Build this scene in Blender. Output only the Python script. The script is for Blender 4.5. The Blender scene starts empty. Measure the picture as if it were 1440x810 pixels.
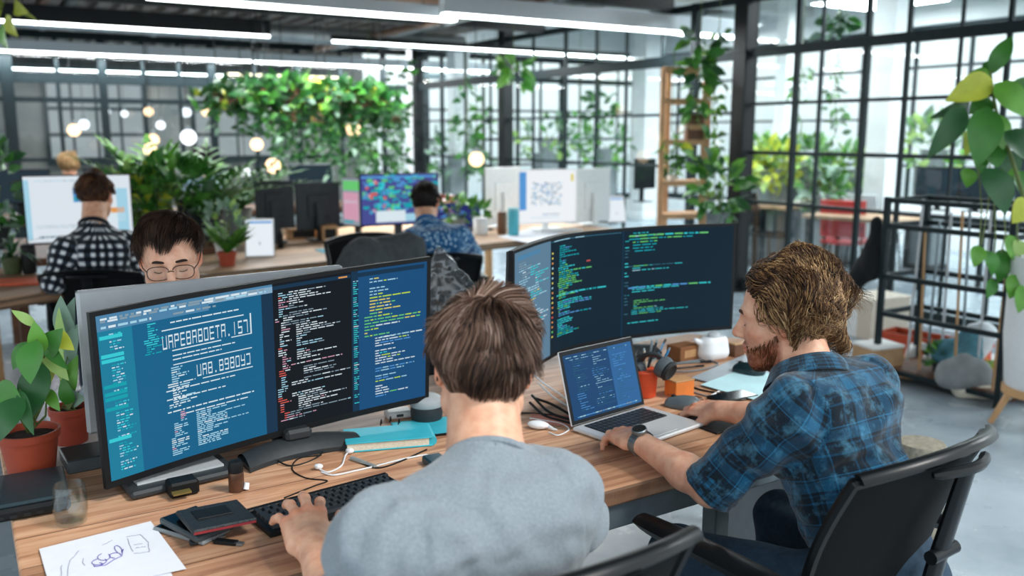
import bpy, math, random
import numpy as np
from mathutils import Vector, Matrix
PI = math.pi
R = math.radians
rng = random.Random(7)
C = bpy.context.scene.collection
# ---------------------------------------------------------------- camera frame
FPX = 1250.0
PITCH = math.atan(0.1736)
CP, SP = math.cos(PITCH), math.sin(PITCH)
CAMZ = 1.55
def V(*a): return Vector(a)
def at(px, py, d):
    u, v = (px - 720) / FPX, (405 - py) / FPX
    return V(u * d, (CP + v * SP) * d, CAMZ + (v * CP - SP) * d)
def onz(px, py, z):
    v = (405 - py) / FPX
    return at(px, py, (z - CAMZ) / (v * CP - SP))
YAW = R(32)
AX = V(math.cos(YAW), math.sin(YAW), 0)      # along the desks
NX = V(-math.sin(YAW), math.cos(YAW), 0)     # across the desks, away from the camera
UP = V(0, 0, 1)
# ---------------------------------------------------------------- objects
def wm(o):
    m = o.matrix_basis.copy()
    while o.parent:
        o = o.parent
        m = o.matrix_basis @ m
    return m
def tag(o, label=None, cat=None, group=None, kind=None):
    if label: o['label'] = label
    if cat: o['category'] = cat
    if group: o['group'] = group
    if kind: o['kind'] = kind
    return o
def thing(name, label, cat, loc=(0, 0, 0), rz=0.0, group=None):
    o = bpy.data.objects.new(name, None)
    C.objects.link(o)
    o.empty_display_size = 0.05
    o.location = loc
    o.rotation_euler = (0, 0, rz)
    return tag(o, label, cat, group)
def kids(o): return [c for c in bpy.data.objects if c.parent == o]
def copy_tree(o, parent=None):
    c = o.copy()
    C.objects.link(c)
    c.parent = parent
    for ch in kids(o): copy_tree(ch, c)
    return c
def dup(root, loc, rz=None, label=None, scale=None):
    c = copy_tree(root)
    c.location = loc
    if rz is not None: c.rotation_euler = (0, 0, rz)
    if scale: c.scale = (scale,) * 3
    if label: c['label'] = label
    return c
def rotz(a): return Matrix.Rotation(a, 4, 'Z')
def frame(o, z, x=None):
    """matrix whose local z runs along z, at o"""
    z = Vector(z).normalized()
    x = Vector(x) if x is not None else (V(1, 0, 0) if abs(z.x) < .9 else V(0, 1, 0))
    y = z.cross(x).normalized()
    x = y.cross(z).normalized()
    m = Matrix((x, y, z)).transposed().to_4x4()
    m.translation = Vector(o)
    return m
class MB:
    """collects geometry for one mesh"""
    def __init__(s, M=None):
        s.v, s.f, s.m, s.uv, s.sm = [], [], [], [], []
        s.M = M or Matrix()
        s.mi = 0
    def add(s, vs, fs, M=None, uvs=None, smooth=True):
        M = s.M @ M if M is not None else s.M
        b = len(s.v)
        s.v += [tuple(M @ Vector(p)) for p in vs]
        for i, f in enumerate(fs):
            s.f.append([b + k for k in f])
            s.m.append(s.mi)
            s.sm.append(smooth)
            s.uv.append(uvs[i] if uvs else None)
        return s
    def box(s, c, size, M=None, ch=0.0):
        x, y, z = [k / 2 for k in size]
        cx, cy, cz = c
        if ch <= 0:
            vs = [(cx + i * x, cy + j * y, cz + k * z) for k in (-1, 1) for j in (-1, 1) for i in (-1, 1)]
            fs = [(0, 2, 3, 1), (4, 5, 7, 6), (0, 1, 5, 4), (2, 6, 7, 3), (0, 4, 6, 2), (1, 3, 7, 5)]
            uv = [[(0, 0), (0, 1), (1, 1), (1, 0)]] * 6
            return s.add(vs, fs, M, None, False)
        ch = min(ch, x * .9, y * .9, z * .9)
        vs = []
        for sx in (-1, 1):
            for sy in (-1, 1):
                for sz in (-1, 1):
                    vs += [(cx + sx * (x - ch), cy + sy * (y - ch), cz + sz * z),
                           (cx + sx * (x - ch), cy + sy * y, cz + sz * (z - ch)),
                           (cx + sx * x, cy + sy * (y - ch), cz + sz * (z - ch))]
        def ix(sx, sy, sz, k): return ((sx > 0) * 4 + (sy > 0) * 2 + (sz > 0)) * 3 + k
        fs = []
        def q(*idx):
            pts = [Vector(vs[i]) for i in idx]
            n = (pts[1] - pts[0]).cross(pts[2] - pts[0])
            cc = sum(pts, Vector()) / len(pts) - Vector(c)
            fs.append(idx if n.dot(cc) > 0 else idx[::-1])
        for g in (-1, 1):
            q(ix(-1, -1, g, 0), ix(1, -1, g, 0), ix(1, 1, g, 0), ix(-1, 1, g, 0))
            q(ix(-1, g, -1, 1), ix(1, g, -1, 1), ix(1, g, 1, 1), ix(-1, g, 1, 1))
            q(ix(g, -1, -1, 2), ix(g, 1, -1, 2), ix(g, 1, 1, 2), ix(g, -1, 1, 2))
        for g in (-1, 1):
            for h in (-1, 1):
                q(ix(-1, g, h, 0), ix(1, g, h, 0), ix(1, g, h, 1), ix(-1, g, h, 1))
                q(ix(g, -1, h, 0), ix(g, 1, h, 0), ix(g, 1, h, 2), ix(g, -1, h, 2))
                q(ix(g, h, -1, 1), ix(g, h, 1, 1), ix(g, h, 1, 2), ix(g, h, -1, 2))
        for sx in (-1, 1):
            for sy in (-1, 1):
                for sz in (-1, 1):
                    q(ix(sx, sy, sz, 0), ix(sx, sy, sz, 1), ix(sx, sy, sz, 2))
        return s.add(vs, fs, M, None, False)
    def bar(s, p, q, w, h=None, up=UP, ch=0.0):
        p, q = Vector(p), Vector(q)
        z = q - p
        x = Vector(up).cross(z)
        if x.length < 1e-6: x = V(1, 0, 0)
        M = frame((p + q) / 2, z, x)
        return s.box((0, 0, 0), (w, h or w, z.length), M, ch)
    def tube(s, pts, r, n=8, caps=True, ell=1.0, ref=None):
        pts = [Vector(p) for p in pts]
        rs = r if isinstance(r, (list, tuple)) else [r] * len(pts)
        vs, fs = [], []
        t0 = (pts[1] - pts[0]).normalized()
        x = Vector(ref) if ref is not None else (V(0, 0, 1) if abs(t0.z) < .9 else V(1, 0, 0))
        for i, p in enumerate(pts):
            t = (pts[min(i + 1, len(pts) - 1)] - pts[max(i - 1, 0)])
            if t.length < 1e-9: t = t0
            t.normalize()
            x = (x - t * x.dot(t)).normalized()
            y = t.cross(x)
            for k in range(n):
                a = 2 * PI * k / n
                vs.append(p + (x * math.cos(a) + y * math.sin(a) * ell) * rs[i])
        for i in range(len(pts) - 1):
            for k in range(n):
                a, b = i * n + k, i * n + (k + 1) % n
                fs.append((a, b, b + n, a + n))
        if caps:
            fs.append(tuple(range(n))[::-1])
            fs.append(tuple(range((len(pts) - 1) * n, len(pts) * n)))
        return s.add(vs, fs)
    def lathe(s, prof, n=24, M=None, close=False):
        vs, fs = [], []
        for r, z in prof:
            for k in range(n):
                a = 2 * PI * k / n
                vs.append((r * math.cos(a), r * math.sin(a), z))
        m = len(prof)
        for i in range(m - 1):
            for k in range(n):
                a, b = i * n + k, i * n + (k + 1) % n
                fs.append((a, b, b + n, a + n))
        if not close:
            if prof[0][0] > 1e-5: fs.append(tuple(range(n))[::-1])
            if prof[-1][0] > 1e-5: fs.append(tuple(range((m - 1) * n, m * n)))
        return s.add(vs, fs, M)
    def ball(s, c, r, n=16, M=None):
        r = r if isinstance(r, (list, tuple)) else (r, r, r)
        T = Matrix.Translation(c) @ Matrix.Diagonal((*r, 1))
        pr = [(max(math.sin(PI * i / (n // 2)), 1e-4), -math.cos(PI * i / (n // 2))) for i in range(n // 2 + 1)]
        return s.lathe(pr, n, (M @ T) if M is not None else T)
    def prism(s, poly, z0, z1, M=None):
        n = len(poly)
        vs = [(x, y, z0) for x, y in poly] + [(x, y, z1) for x, y in poly]
        ar = sum(poly[i][0] * poly[(i + 1) % n][1] - poly[(i + 1) % n][0] * poly[i][1] for i in range(n))
        fs = [tuple(range(n))[::-1], tuple(range(n, 2 * n))] + [(i, (i + 1) % n, n + (i + 1) % n, n + i) for i in range(n)]
        if ar < 0: fs = [f[::-1] for f in fs]
        return s.add(vs, fs, M, None, False)
    def quad(s, a, b, c, d):
        return s.add([a, b, c, d], [(0, 1, 2, 3)], None, [[(0, 0), (1, 0), (1, 1), (0, 1)]], False)
    def sheet(s, fn, nu, nv, th=0.0, uv=True, M=None):
        """fn(u,v)->point; th>0 gives it thickness along -normal"""
        P = [[Vector(fn(i / nu, j / nv)) for j in range(nv + 1)] for i in range(nu + 1)]
        vs = [P[i][j] for i in range(nu + 1) for j in range(nv + 1)]
        id_ = lambda i, j: i * (nv + 1) + j
        fs, uvs = [], []
        for i in range(nu):
            for j in range(nv):
                fs.append((id_(i, j), id_(i + 1, j), id_(i + 1, j + 1), id_(i, j + 1)))
                uvs.append([(i / nu, j / nv), ((i + 1) / nu, j / nv), ((i + 1) / nu, (j + 1) / nv), (i / nu, (j + 1) / nv)])
        if th:
            nb = len(vs)
            for i in range(nu + 1):
                for j in range(nv + 1):
                    du = P[min(i + 1, nu)][j] - P[max(i - 1, 0)][j]
                    dv = P[i][min(j + 1, nv)] - P[i][max(j - 1, 0)]
                    n = du.cross(dv)
                    n = n.normalized() if n.length > 1e-12 else UP
                    vs.append(P[i][j] - n * th)
            for k in range(len(fs)):
                fs.append(tuple(nb + q for q in fs[k][::-1]))
                uvs.append(uvs[k][::-1])
            for i in range(nu):
                for j, fl in ((0, 1), (nv, 0)):
                    q = (id_(i, j), id_(i + 1, j), nb + id_(i + 1, j), nb + id_(i, j))
                    fs.append(q[::-1] if fl else q); uvs.append([(0, 0)] * 4)
            for j in range(nv):
                for i, fl in ((0, 0), (nu, 1)):
                    q = (id_(i, j), id_(i, j + 1), nb + id_(i, j + 1), nb + id_(i, j))
                    fs.append(q[::-1] if fl else q); uvs.append([(0, 0)] * 4)
        return s.add(vs, fs, M, uvs)
    def build(s, name, mats, parent=None, world=True, bevel=0.0, seg=2, smooth=None, sub=0, auto=True):
        me = bpy.data.meshes.new(name)
        vs = s.v
        if parent is not None and world:
            inv = wm(parent).inverted()
            vs = [tuple(inv @ Vector(p)) for p in vs]
        me.from_pydata([tuple(p) for p in vs], [], s.f)
        mats = mats if isinstance(mats, (list, tuple)) else [mats]
        for m in mats: me.materials.append(m)
        me.polygons.foreach_set('material_index', s.m)
        me.polygons.foreach_set('use_smooth', [bool(x) if smooth is None else smooth for x in s.sm])
        if any(u is not None for u in s.uv):
            uvl = me.uv_layers.new(name='UVMap').data
            k = 0
            for f, u in zip(s.f, s.uv):
                for i in range(len(f)):
                    if u: uvl[k].uv = u[i]
                    k += 1
        me.update()
        o = bpy.data.objects.new(name, me)
        C.objects.link(o)
        if parent is not None: o.parent = parent
        if bevel:
            b = o.modifiers.new('edge', 'BEVEL')
            b.width = bevel; b.segments = seg; b.limit_method = 'ANGLE'; b.angle_limit = R(35)
        if sub:
            b = o.modifiers.new('sub', 'SUBSURF'); b.levels = sub; b.render_levels = sub
        if auto and smooth is None and any(s.sm):
            try: me.set_sharp_from_angle(angle=R(40))
            except Exception: pass
        return o
def solo(mb, name, mats, label, cat, base=None, group=None, **kw):
    """a thing that is one mesh: origin at its base"""
    xs = np.array([list(p) for p in mb.v])
    if base is None:
        base = V((xs[:, 0].min() + xs[:, 0].max()) / 2, (xs[:, 1].min() + xs[:, 1].max()) / 2, xs[:, 2].min())
    mb.v = [tuple(Vector(p) - Vector(base)) for p in mb.v]
    o = mb.build(name, mats, None, **kw)
    o.location = base
    return tag(o, label, cat, group)
def struct(mb, name, mats, **kw):
    o = mb.build(name, mats, None, **kw)
    return tag(o, kind='structure')
# ---------------------------------------------------------------- materials
_MC = {}
def srgb(h):
    h = h.lstrip('#')
    c = [int(h[i:i + 2], 16) / 255 for i in (0, 2, 4)]
    return tuple(x / 12.92 if x <= .04045 else ((x + .055) / 1.055) ** 2.4 for x in c)
def nd(nt, t, **kw):
    n = nt.nodes.new(t)
    for k, v in kw.items():
        if k in n.inputs: n.inputs[k].default_value = v
        else: setattr(n, k, v)
    return n
def mat(name, col='#808080', rough=.5, metal=0.0, var=.12, vscale=30.0, bump=0.0, bscale=200.0, spec=.5, emit=0.0, ecol=None, sss=0.0, trans=0.0, ior=1.45, alpha=1.0, coat=0.0, col2=None, stretch=None):
    if name in _MC: return _MC[name]
    m = bpy.data.materials.new(name)
    m.use_nodes = True
    nt = m.node_tree
    p = nt.nodes['Principled BSDF']
    c = srgb(col) if isinstance(col, str) else col
    p.inputs['Base Color'].default_value = (*c, 1)
    p.inputs['Roughness'].default_value = rough
    p.inputs['Metallic'].default_value = metal
    p.inputs['Specular IOR Level'].default_value = spec
    p.inputs['IOR'].default_value = ior
    p.inputs['Coat Weight'].default_value = coat
    if trans: p.inputs['Transmission Weight'].default_value = trans
    if alpha < 1: p.inputs['Alpha'].default_value = alpha
    if sss:
        p.inputs['Subsurface Weight'].default_value = sss
        p.inputs['Subsurface Radius'].default_value = (1, .35, .2)
        p.inputs['Subsurface Scale'].default_value = .006
    if emit:
        p.inputs['Emission Color'].default_value = (*(srgb(ecol) if isinstance(ecol, str) else (ecol or c)), 1)
        p.inputs['Emission Strength'].default_value = emit
    tc = None
    if var or bump:
        tc = nd(nt, 'ShaderNodeTexCoord')
        src = tc.outputs['Object']
        if stretch:
            mp = nd(nt, 'ShaderNodeMapping'); mp.inputs['Scale'].default_value = stretch
            nt.links.new(src, mp.inputs['Vector']); src = mp.outputs['Vector']
    if var:
        nz = nd(nt, 'ShaderNodeTexNoise', Scale=vscale, Detail=4.0)
        nt.links.new(src, nz.inputs['Vector'])
        rp = nd(nt, 'ShaderNodeValToRGB')
        c2 = srgb(col2) if isinstance(col2, str) else None
        lo = c2 or tuple(x * (1 - var) for x in c)
        hi = c if c2 else tuple(min(1, x * (1 + var)) for x in c)
        rp.color_ramp.elements[0].position = .3; rp.color_ramp.elements[1].position = .7
        rp.color_ramp.elements[0].color = (*lo, 1); rp.color_ramp.elements[1].color = (*hi, 1)
        nt.links.new(nz.outputs['Fac'], rp.inputs['Fac'])
        nt.links.new(rp.outputs['Color'], p.inputs['Base Color'])
    if bump:
        nz = nd(nt, 'ShaderNodeTexNoise', Scale=bscale, Detail=3.0)
        nt.links.new(src, nz.inputs['Vector'])
        bp = nd(nt, 'ShaderNodeBump', Strength=bump, Distance=.01)
        nt.links.new(nz.outputs['Fac'], bp.inputs['Height'])
        nt.links.new(bp.outputs['Normal'], p.inputs['Normal'])
    _MC[name] = m
    return m
def glow(name, col, strength):
    if name in _MC: return _MC[name]
    m = bpy.data.materials.new(name); m.use_nodes = True
    nt = m.node_tree
    nt.nodes.remove(nt.nodes['Principled BSDF'])
    e = nd(nt, 'ShaderNodeEmission', Strength=strength)
    e.inputs['Color'].default_value = (*srgb(col), 1)
    nt.links.new(e.outputs[0], nt.nodes['Material Output'].inputs['Surface'])
    _MC[name] = m
    return m
def pane(name, tint='#ffffff', refl=.08, rough=.0, haze=0.0):
    """thin sheet glass: lets light straight through, mirrors a little, optional milky haze"""
    if name in _MC: return _MC[name]
    m = bpy.data.materials.new(name); m.use_nodes = True
    nt = m.node_tree
    nt.nodes.remove(nt.nodes['Principled BSDF'])
    t = nd(nt, 'ShaderNodeBsdfTransparent'); t.inputs['Color'].default_value = (*srgb(tint), 1)
    g = nd(nt, 'ShaderNodeBsdfGlossy', Roughness=rough)
    fr = nd(nt, 'ShaderNodeFresnel', IOR=1.45)
    mx = nd(nt, 'ShaderNodeMixShader')
    mt = nd(nt, 'ShaderNodeMath', operation='MULTIPLY_ADD'); mt.inputs[1].default_value = .45; mt.inputs[2].default_value = refl - .04
    nt.links.new(fr.outputs[0], mt.inputs[0])
    mn = nd(nt, 'ShaderNodeMath', operation='MINIMUM'); mn.inputs[1].default_value = refl * 2
    nt.links.new(mt.outputs[0], mn.inputs[0])
    nt.links.new(mn.outputs[0], mx.inputs[0])
    nt.links.new(t.outputs[0], mx.inputs[1]); nt.links.new(g.outputs[0], mx.inputs[2])
    out = mx.outputs[0]
    if haze:
        d = nd(nt, 'ShaderNodeBsdfDiffuse'); d.inputs['Color'].default_value = (.9, .95, 1, 1)
        m2 = nd(nt, 'ShaderNodeMixShader'); m2.inputs[0].default_value = haze
        nt.links.new(out, m2.inputs[1]); nt.links.new(d.outputs[0], m2.inputs[2]); out = m2.outputs[0]
    nt.links.new(out, nt.nodes['Material Output'].inputs['Surface'])
    _MC[name] = m
    return m
# ---------------------------------------------------------------- value noise
def _h(i, j, k, seed):
    n = (i * 73856093) ^ (j * 19349663) ^ (k * 83492791) ^ (seed * 2654435761 & 0x7fffffff)
    n = (n ^ (n >> 13)) * 1274126177 & 0x7fffffff
    n = (n ^ (n >> 15)) * 668265263 & 0x7fffffff
    return (n & 0xffff) / 32768.0 - 1.0
def vnoise(P, seed=1):
    P = np.asarray(P, dtype=np.float64)
    I = np.floor(P).astype(np.int64); Fr = P - I
    W = Fr * Fr * (3 - 2 * Fr)
    out = 0
    for a in (0, 1):
        for b in (0, 1):
            for c in (0, 1):
                w = (W[:, 0] if a else 1 - W[:, 0]) * (W[:, 1] if b else 1 - W[:, 1]) * (W[:, 2] if c else 1 - W[:, 2])
                out = out + w * _h(I[:, 0] + a, I[:, 1] + b, I[:, 2] + c, seed)
    return out
# ---------------------------------------------------------------- implicit bodies
class SDF:
    def __init__(s, lo, hi, h):
        s.lo = np.array(lo, dtype=float); s.h = h
        s.n = np.ceil((np.array(hi, dtype=float) - s.lo) / h).astype(int) + 1
        s.D = np.full(tuple(s.n), 1.0, dtype=np.float32)
    def _sl(s, lo, hi, pad):
        a = np.maximum(np.floor((np.array(lo) - pad - s.lo) / s.h).astype(int), 0)
        b = np.minimum(np.ceil((np.array(hi) + pad - s.lo) / s.h).astype(int) + 1, s.n)
        if (b <= a).any(): return None
        sl = tuple(slice(x, y) for x, y in zip(a, b))
        g = [(s.lo[i] + s.h * np.arange(a[i], b[i])).astype(np.float32) for i in range(3)]
        return sl, np.meshgrid(*g, indexing='ij', sparse=True)
    def op(s, fn, lo, hi, k, mode='u'):
        r = s._sl(lo, hi, k + 3 * s.h)
        if r is None: return
        sl, (X, Y, Z) = r
        d = fn(X, Y, Z)
        D = s.D[sl]
        if mode == 'u':
            if k > 0:
                hh = np.maximum(k - np.abs(D - d), 0) / k
                s.D[sl] = np.minimum(D, d) - hh * hh * k * .25
            else: s.D[sl] = np.minimum(D, d)
        else:
            if k > 0:
                hh = np.maximum(k - np.abs(D + d), 0) / k
                s.D[sl] = np.maximum(D, -d) + hh * hh * k * .25
            else: s.D[sl] = np.maximum(D, -d)
    def ell(s, c, r, k=.02, Rm=None, mode='u'):
        c = np.array(c, float); r = np.array(r if hasattr(r, '__len__') else (r,) * 3, float)
        Q = np.array(Rm, float) if Rm is not None else np.eye(3)   # columns = local axes
        ext = np.sqrt(((Q * r) ** 2).sum(1))
        def fn(X, Y, Z):
            x, y, z = X - c[0], Y - c[1], Z - c[2]
            a = [(x * Q[0, i] + y * Q[1, i] + z * Q[2, i]) for i in range(3)]
            k0 = np.sqrt(sum((a[i] / r[i]) ** 2 for i in range(3)))
            k1 = np.sqrt(sum((a[i] / r[i] ** 2) ** 2 for i in range(3))) + 1e-9
            return (k0 * (k0 - 1) / k1).astype(np.float32)
        s.op(fn, c - ext, c + ext, k, mode)
    def cap(s, a, b, ra, rb=None, k=.02, mode='u', flat=None, fr=1.0):
        """tapered capsule; flat = direction squashed by fr"""
        rb = ra if rb is None else rb
        a = np.array(a, float); b = np.array(b, float)
        ab = b - a; L = float(ab @ ab) + 1e-12
        rm = max(ra, rb)
        f = np.array(flat, float) / np.linalg.norm(flat) if flat is not None else None
        def fn(X, Y, Z):
            x, y, z = X - a[0], Y - a[1], Z - a[2]
            t = np.clip((x * ab[0] + y * ab[1] + z * ab[2]) / L, 0, 1)
            x, y, z = x - t * ab[0], y - t * ab[1], z - t * ab[2]
            if f is not None:
                q = (x * f[0] + y * f[1] + z * f[2]) * (1 / fr - 1)
                x, y, z = x + q * f[0], y + q * f[1], z + q * f[2]
            return (np.sqrt(x * x + y * y + z * z) - (ra + (rb - ra) * t)).astype(np.float32)
        s.op(fn, np.minimum(a, b) - rm, np.maximum(a, b) + rm, k, mode)
    def half(s, p, n, k=.004):
        """cut away everything on the +n side of p"""
        p = np.array(p, float); n = np.array(n, float); n /= np.linalg.norm(n)
        X, Y, Z = np.meshgrid(*[(s.lo[i] + s.h * np.arange(s.n[i])).astype(np.float32) for i in range(3)], indexing='ij', sparse=True)
        d = ((X - p[0]) * n[0] + (Y - p[1]) * n[1] + (Z - p[2]) * n[2]).astype(np.float32)
        s.D = np.maximum(s.D, d)
    def mesh(s):
        D = s.D
        D[0] = D[-1] = 1; D[:, 0] = D[:, -1] = 1; D[:, :, 0] = D[:, :, -1] = 1
        S = D < 0
        nx, ny, nz = D.shape
        c = np.zeros((nx - 1, ny - 1, nz - 1), dtype=np.uint8)
        for a in (0, 1):
            for b in (0, 1):
                for e in (0, 1):
                    c += S[a:nx - 1 + a, b:ny - 1 + b, e:nz - 1 + e]
        I = np.argwhere((c > 0) & (c < 8))
        idx = np.full(c.shape, -1, dtype=np.int32)
        idx[tuple(I.T)] = np.arange(len(I))
        acc = np.zeros((len(I), 3)); cnt = np.zeros(len(I))
        cor = [(a, b, e) for a in (0, 1) for b in (0, 1) for e in (0, 1)]
        val = {q: D[I[:, 0] + q[0], I[:, 1] + q[1], I[:, 2] + q[2]].astype(float) for q in cor}
        for q in cor:
            for ax in range(3):
                if q[ax]: continue
                w = list(q); w[ax] = 1; w = tuple(w)
                d0, d1 = val[q], val[w]
                m = (d0 < 0) != (d1 < 0)
                t = np.where(m, d0 / np.where(m, d0 - d1, 1), 0)
                p = np.tile(np.array(q, float), (len(I), 1)); p[:, ax] += t
                acc[m] += p[m]; cnt[m] += 1
        Vt = (I + acc / cnt[:, None]) * s.h + s.lo
        F = []
        for ax in range(3):
            b1, b2 = (ax + 1) % 3, (ax + 2) % 3
            a0 = [slice(1, -1)] * 3; a1 = [slice(1, -1)] * 3
            a0[ax] = slice(0, -1); a1[ax] = slice(1, None)
            s0, s1 = S[tuple(a0)], S[tuple(a1)]
            e = np.argwhere(s0 != s1)
            off = np.ones(3, int); off[ax] = 0
            E = e + off
            fl = s0[tuple(e.T)]
            def g(d1, d2):
                q = E.copy(); q[:, b1] -= d1; q[:, b2] -= d2
                return idx[tuple(q.T)]
            Q = np.stack([g(1, 1), g(0, 1), g(0, 0), g(1, 0)], 1)
            Q[~fl] = Q[~fl][:, ::-1]
            F.append(Q)
        return Vt, np.concatenate(F)
def smooth_mesh(Vt, F, it=2, lam=.5):
    n = len(Vt)
    e = np.concatenate([F[:, [0, 1]], F[:, [1, 2]], F[:, [2, 3]], F[:, [3, 0]]])
    deg = np.bincount(e[:, 0], minlength=n) + np.bincount(e[:, 1], minlength=n)
    for _ in range(it):
        acc = np.zeros_like(Vt)
        for k in range(3):
            acc[:, k] = np.bincount(e[:, 0], Vt[e[:, 1], k], n) + np.bincount(e[:, 1], Vt[e[:, 0], k], n)
        Vt = Vt + lam * (acc / np.maximum(deg, 1)[:, None] - Vt)
    return Vt
def vnormals(Vt, F):
    a = Vt[F[:, 2]] - Vt[F[:, 0]]; b = Vt[F[:, 3]] - Vt[F[:, 1]]
    n = np.cross(a, b)
    out = np.zeros_like(Vt)
    for c in range(4):
        for k in range(3):
            out[:, k] += np.bincount(F[:, c], n[:, k], len(Vt))
    return out / (np.linalg.norm(out, axis=1, keepdims=True) + 1e-12)
def np_mesh(name, Vt, F, m, parent=None, col=None, uv=None):
    if parent is not None:
        inv = np.array(wm(parent).inverted())
        Vt = Vt @ inv[:3, :3].T + inv[:3, 3]
    me = bpy.data.meshes.new(name)
    me.vertices.add(len(Vt)); me.vertices.foreach_set('co', Vt.astype(np.float32).ravel())
    F = np.asarray(F)
    k = F.shape[1]
    me.loops.add(F.size); me.loops.foreach_set('vertex_index', F.astype(np.int32).ravel())
    me.polygons.add(len(F)); me.polygons.foreach_set('loop_start', np.arange(0, F.size, k, dtype=np.int32))
    me.polygons.foreach_set('use_smooth', np.ones(len(F), dtype=bool))
    me.update(calc_edges=True)
    me.materials.append(m)
    if col is not None:
        a = me.color_attributes.new('tint', 'FLOAT_COLOR', 'POINT')
        a.data.foreach_set('color', np.concatenate([col, np.ones((len(col), 1))], 1).astype(np.float32).ravel())
    if uv is not None:
        l = me.uv_layers.new(name='UVMap')
        l.data.foreach_set('uv', uv[F.ravel()].astype(np.float32).ravel())
    o = bpy.data.objects.new(name, me)
    C.objects.link(o)
    if parent is not None: o.parent = parent
    return o
# ================================================================ camera, light
def an(a, n, z=0.0): return AX * a + NX * n + UP * z
cam_d = bpy.data.cameras.new('camera')
cam = bpy.data.objects.new('camera', cam_d); C.objects.link(cam)
cam.location = (0, 0, CAMZ)
cam.rotation_euler = (PI / 2 - PITCH, 0, 0)
cam_d.sensor_width = 36; cam_d.lens = FPX * 36 / 1440
cam_d.clip_start = .05; cam_d.clip_end = 200
cam_d.dof.use_dof = True
cam_d.dof.focus_distance = 2.1
cam_d.dof.aperture_fstop = 2.4
bpy.context.scene.camera = cam
sc = bpy.context.scene
sc.view_settings.view_transform = 'Standard'
sc.view_settings.look = 'None'
sc.view_settings.gamma = 1
sc.view_settings.use_curve_mapping = False
sc.view_settings.exposure = 0.0
w = bpy.data.worlds.new('sky'); sc.world = w; w.use_nodes = True
nt = w.node_tree
bg = nt.nodes['Background']
tc = nd(nt, 'ShaderNodeTexCoord')
sx = nd(nt, 'ShaderNodeSeparateXYZ'); nt.links.new(tc.outputs['Generated'], sx.inputs[0])
rp = nd(nt, 'ShaderNodeValToRGB')
e = rp.color_ramp.elements
e[0].position = .42; e[0].color = (.30, .36, .42, 1)
e[1].position = .54; e[1].color = (.93, .98, 1, 1)
x = e.new(.95); x.color = (.68, .85, 1, 1)
mr = nd(nt, 'ShaderNodeMapRange'); mr.inputs[1].default_value = -1; mr.inputs[2].default_value = 1
nt.links.new(sx.outputs[2], mr.inputs[0]); nt.links.new(mr.outputs[0], rp.inputs[0])
nt.links.new(rp.outputs[0], bg.inputs[0])
bg.inputs[1].default_value = 1.78
def lamp(name, kind, loc, energy, col=(1, 1, 1), rot=None, **kw):
    d = bpy.data.lights.new(name, kind); d.energy = energy; d.color = col
    for k, v in kw.items(): setattr(d, k, v)
    o = bpy.data.objects.new(name, d); C.objects.link(o); o.location = loc
    if rot is not None: o.rotation_euler = rot
    return o
def aim(o, d): o.rotation_euler = Vector(d).to_track_quat('-Z', 'Y').to_euler()
sun = lamp('sun', 'SUN', (6, -2, 8), 2.6, (1, .97, .92), angle=R(14))
aim(sun, (-.62, .22, -.75))
# ================================================================ shared materials
M_black = mat('black_steel', '#15191b', .45, .3, .2)
M_frame = mat('window_steel', '#17262a', .5, .3, .2)
M_white = mat('white_paint', '#e9edf0', .6, 0, .03)
M_offw = mat('pale_plaster', '#dfe3e4', .7, 0, .05, 4)
M_glass = pane('sheet_glass', '#eef6f6', .06)
M_plastic = mat('black_plastic', '#0f1214', .5, 0, .12, 60, spec=.3)
M_dark = mat('dark_grey_plastic', '#2c3134', .5, 0, .12, 60)
M_grey = mat('grey_plastic', '#7f8689', .45, 0, .06)
M_lgrey = mat('light_grey_plastic', '#c9cdd0', .45, 0, .04)
M_alu = mat('aluminium', '#d8dbdd', .36, .35, .03)
M_steel = mat('brushed_steel', '#8d979b', .35, .8, .08)
M_whitep = mat('white_plastic', '#eef1f2', .35, 0, .03)
M_rubber = mat('black_rubber', '#0e1011', .6, 0, .1)
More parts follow.
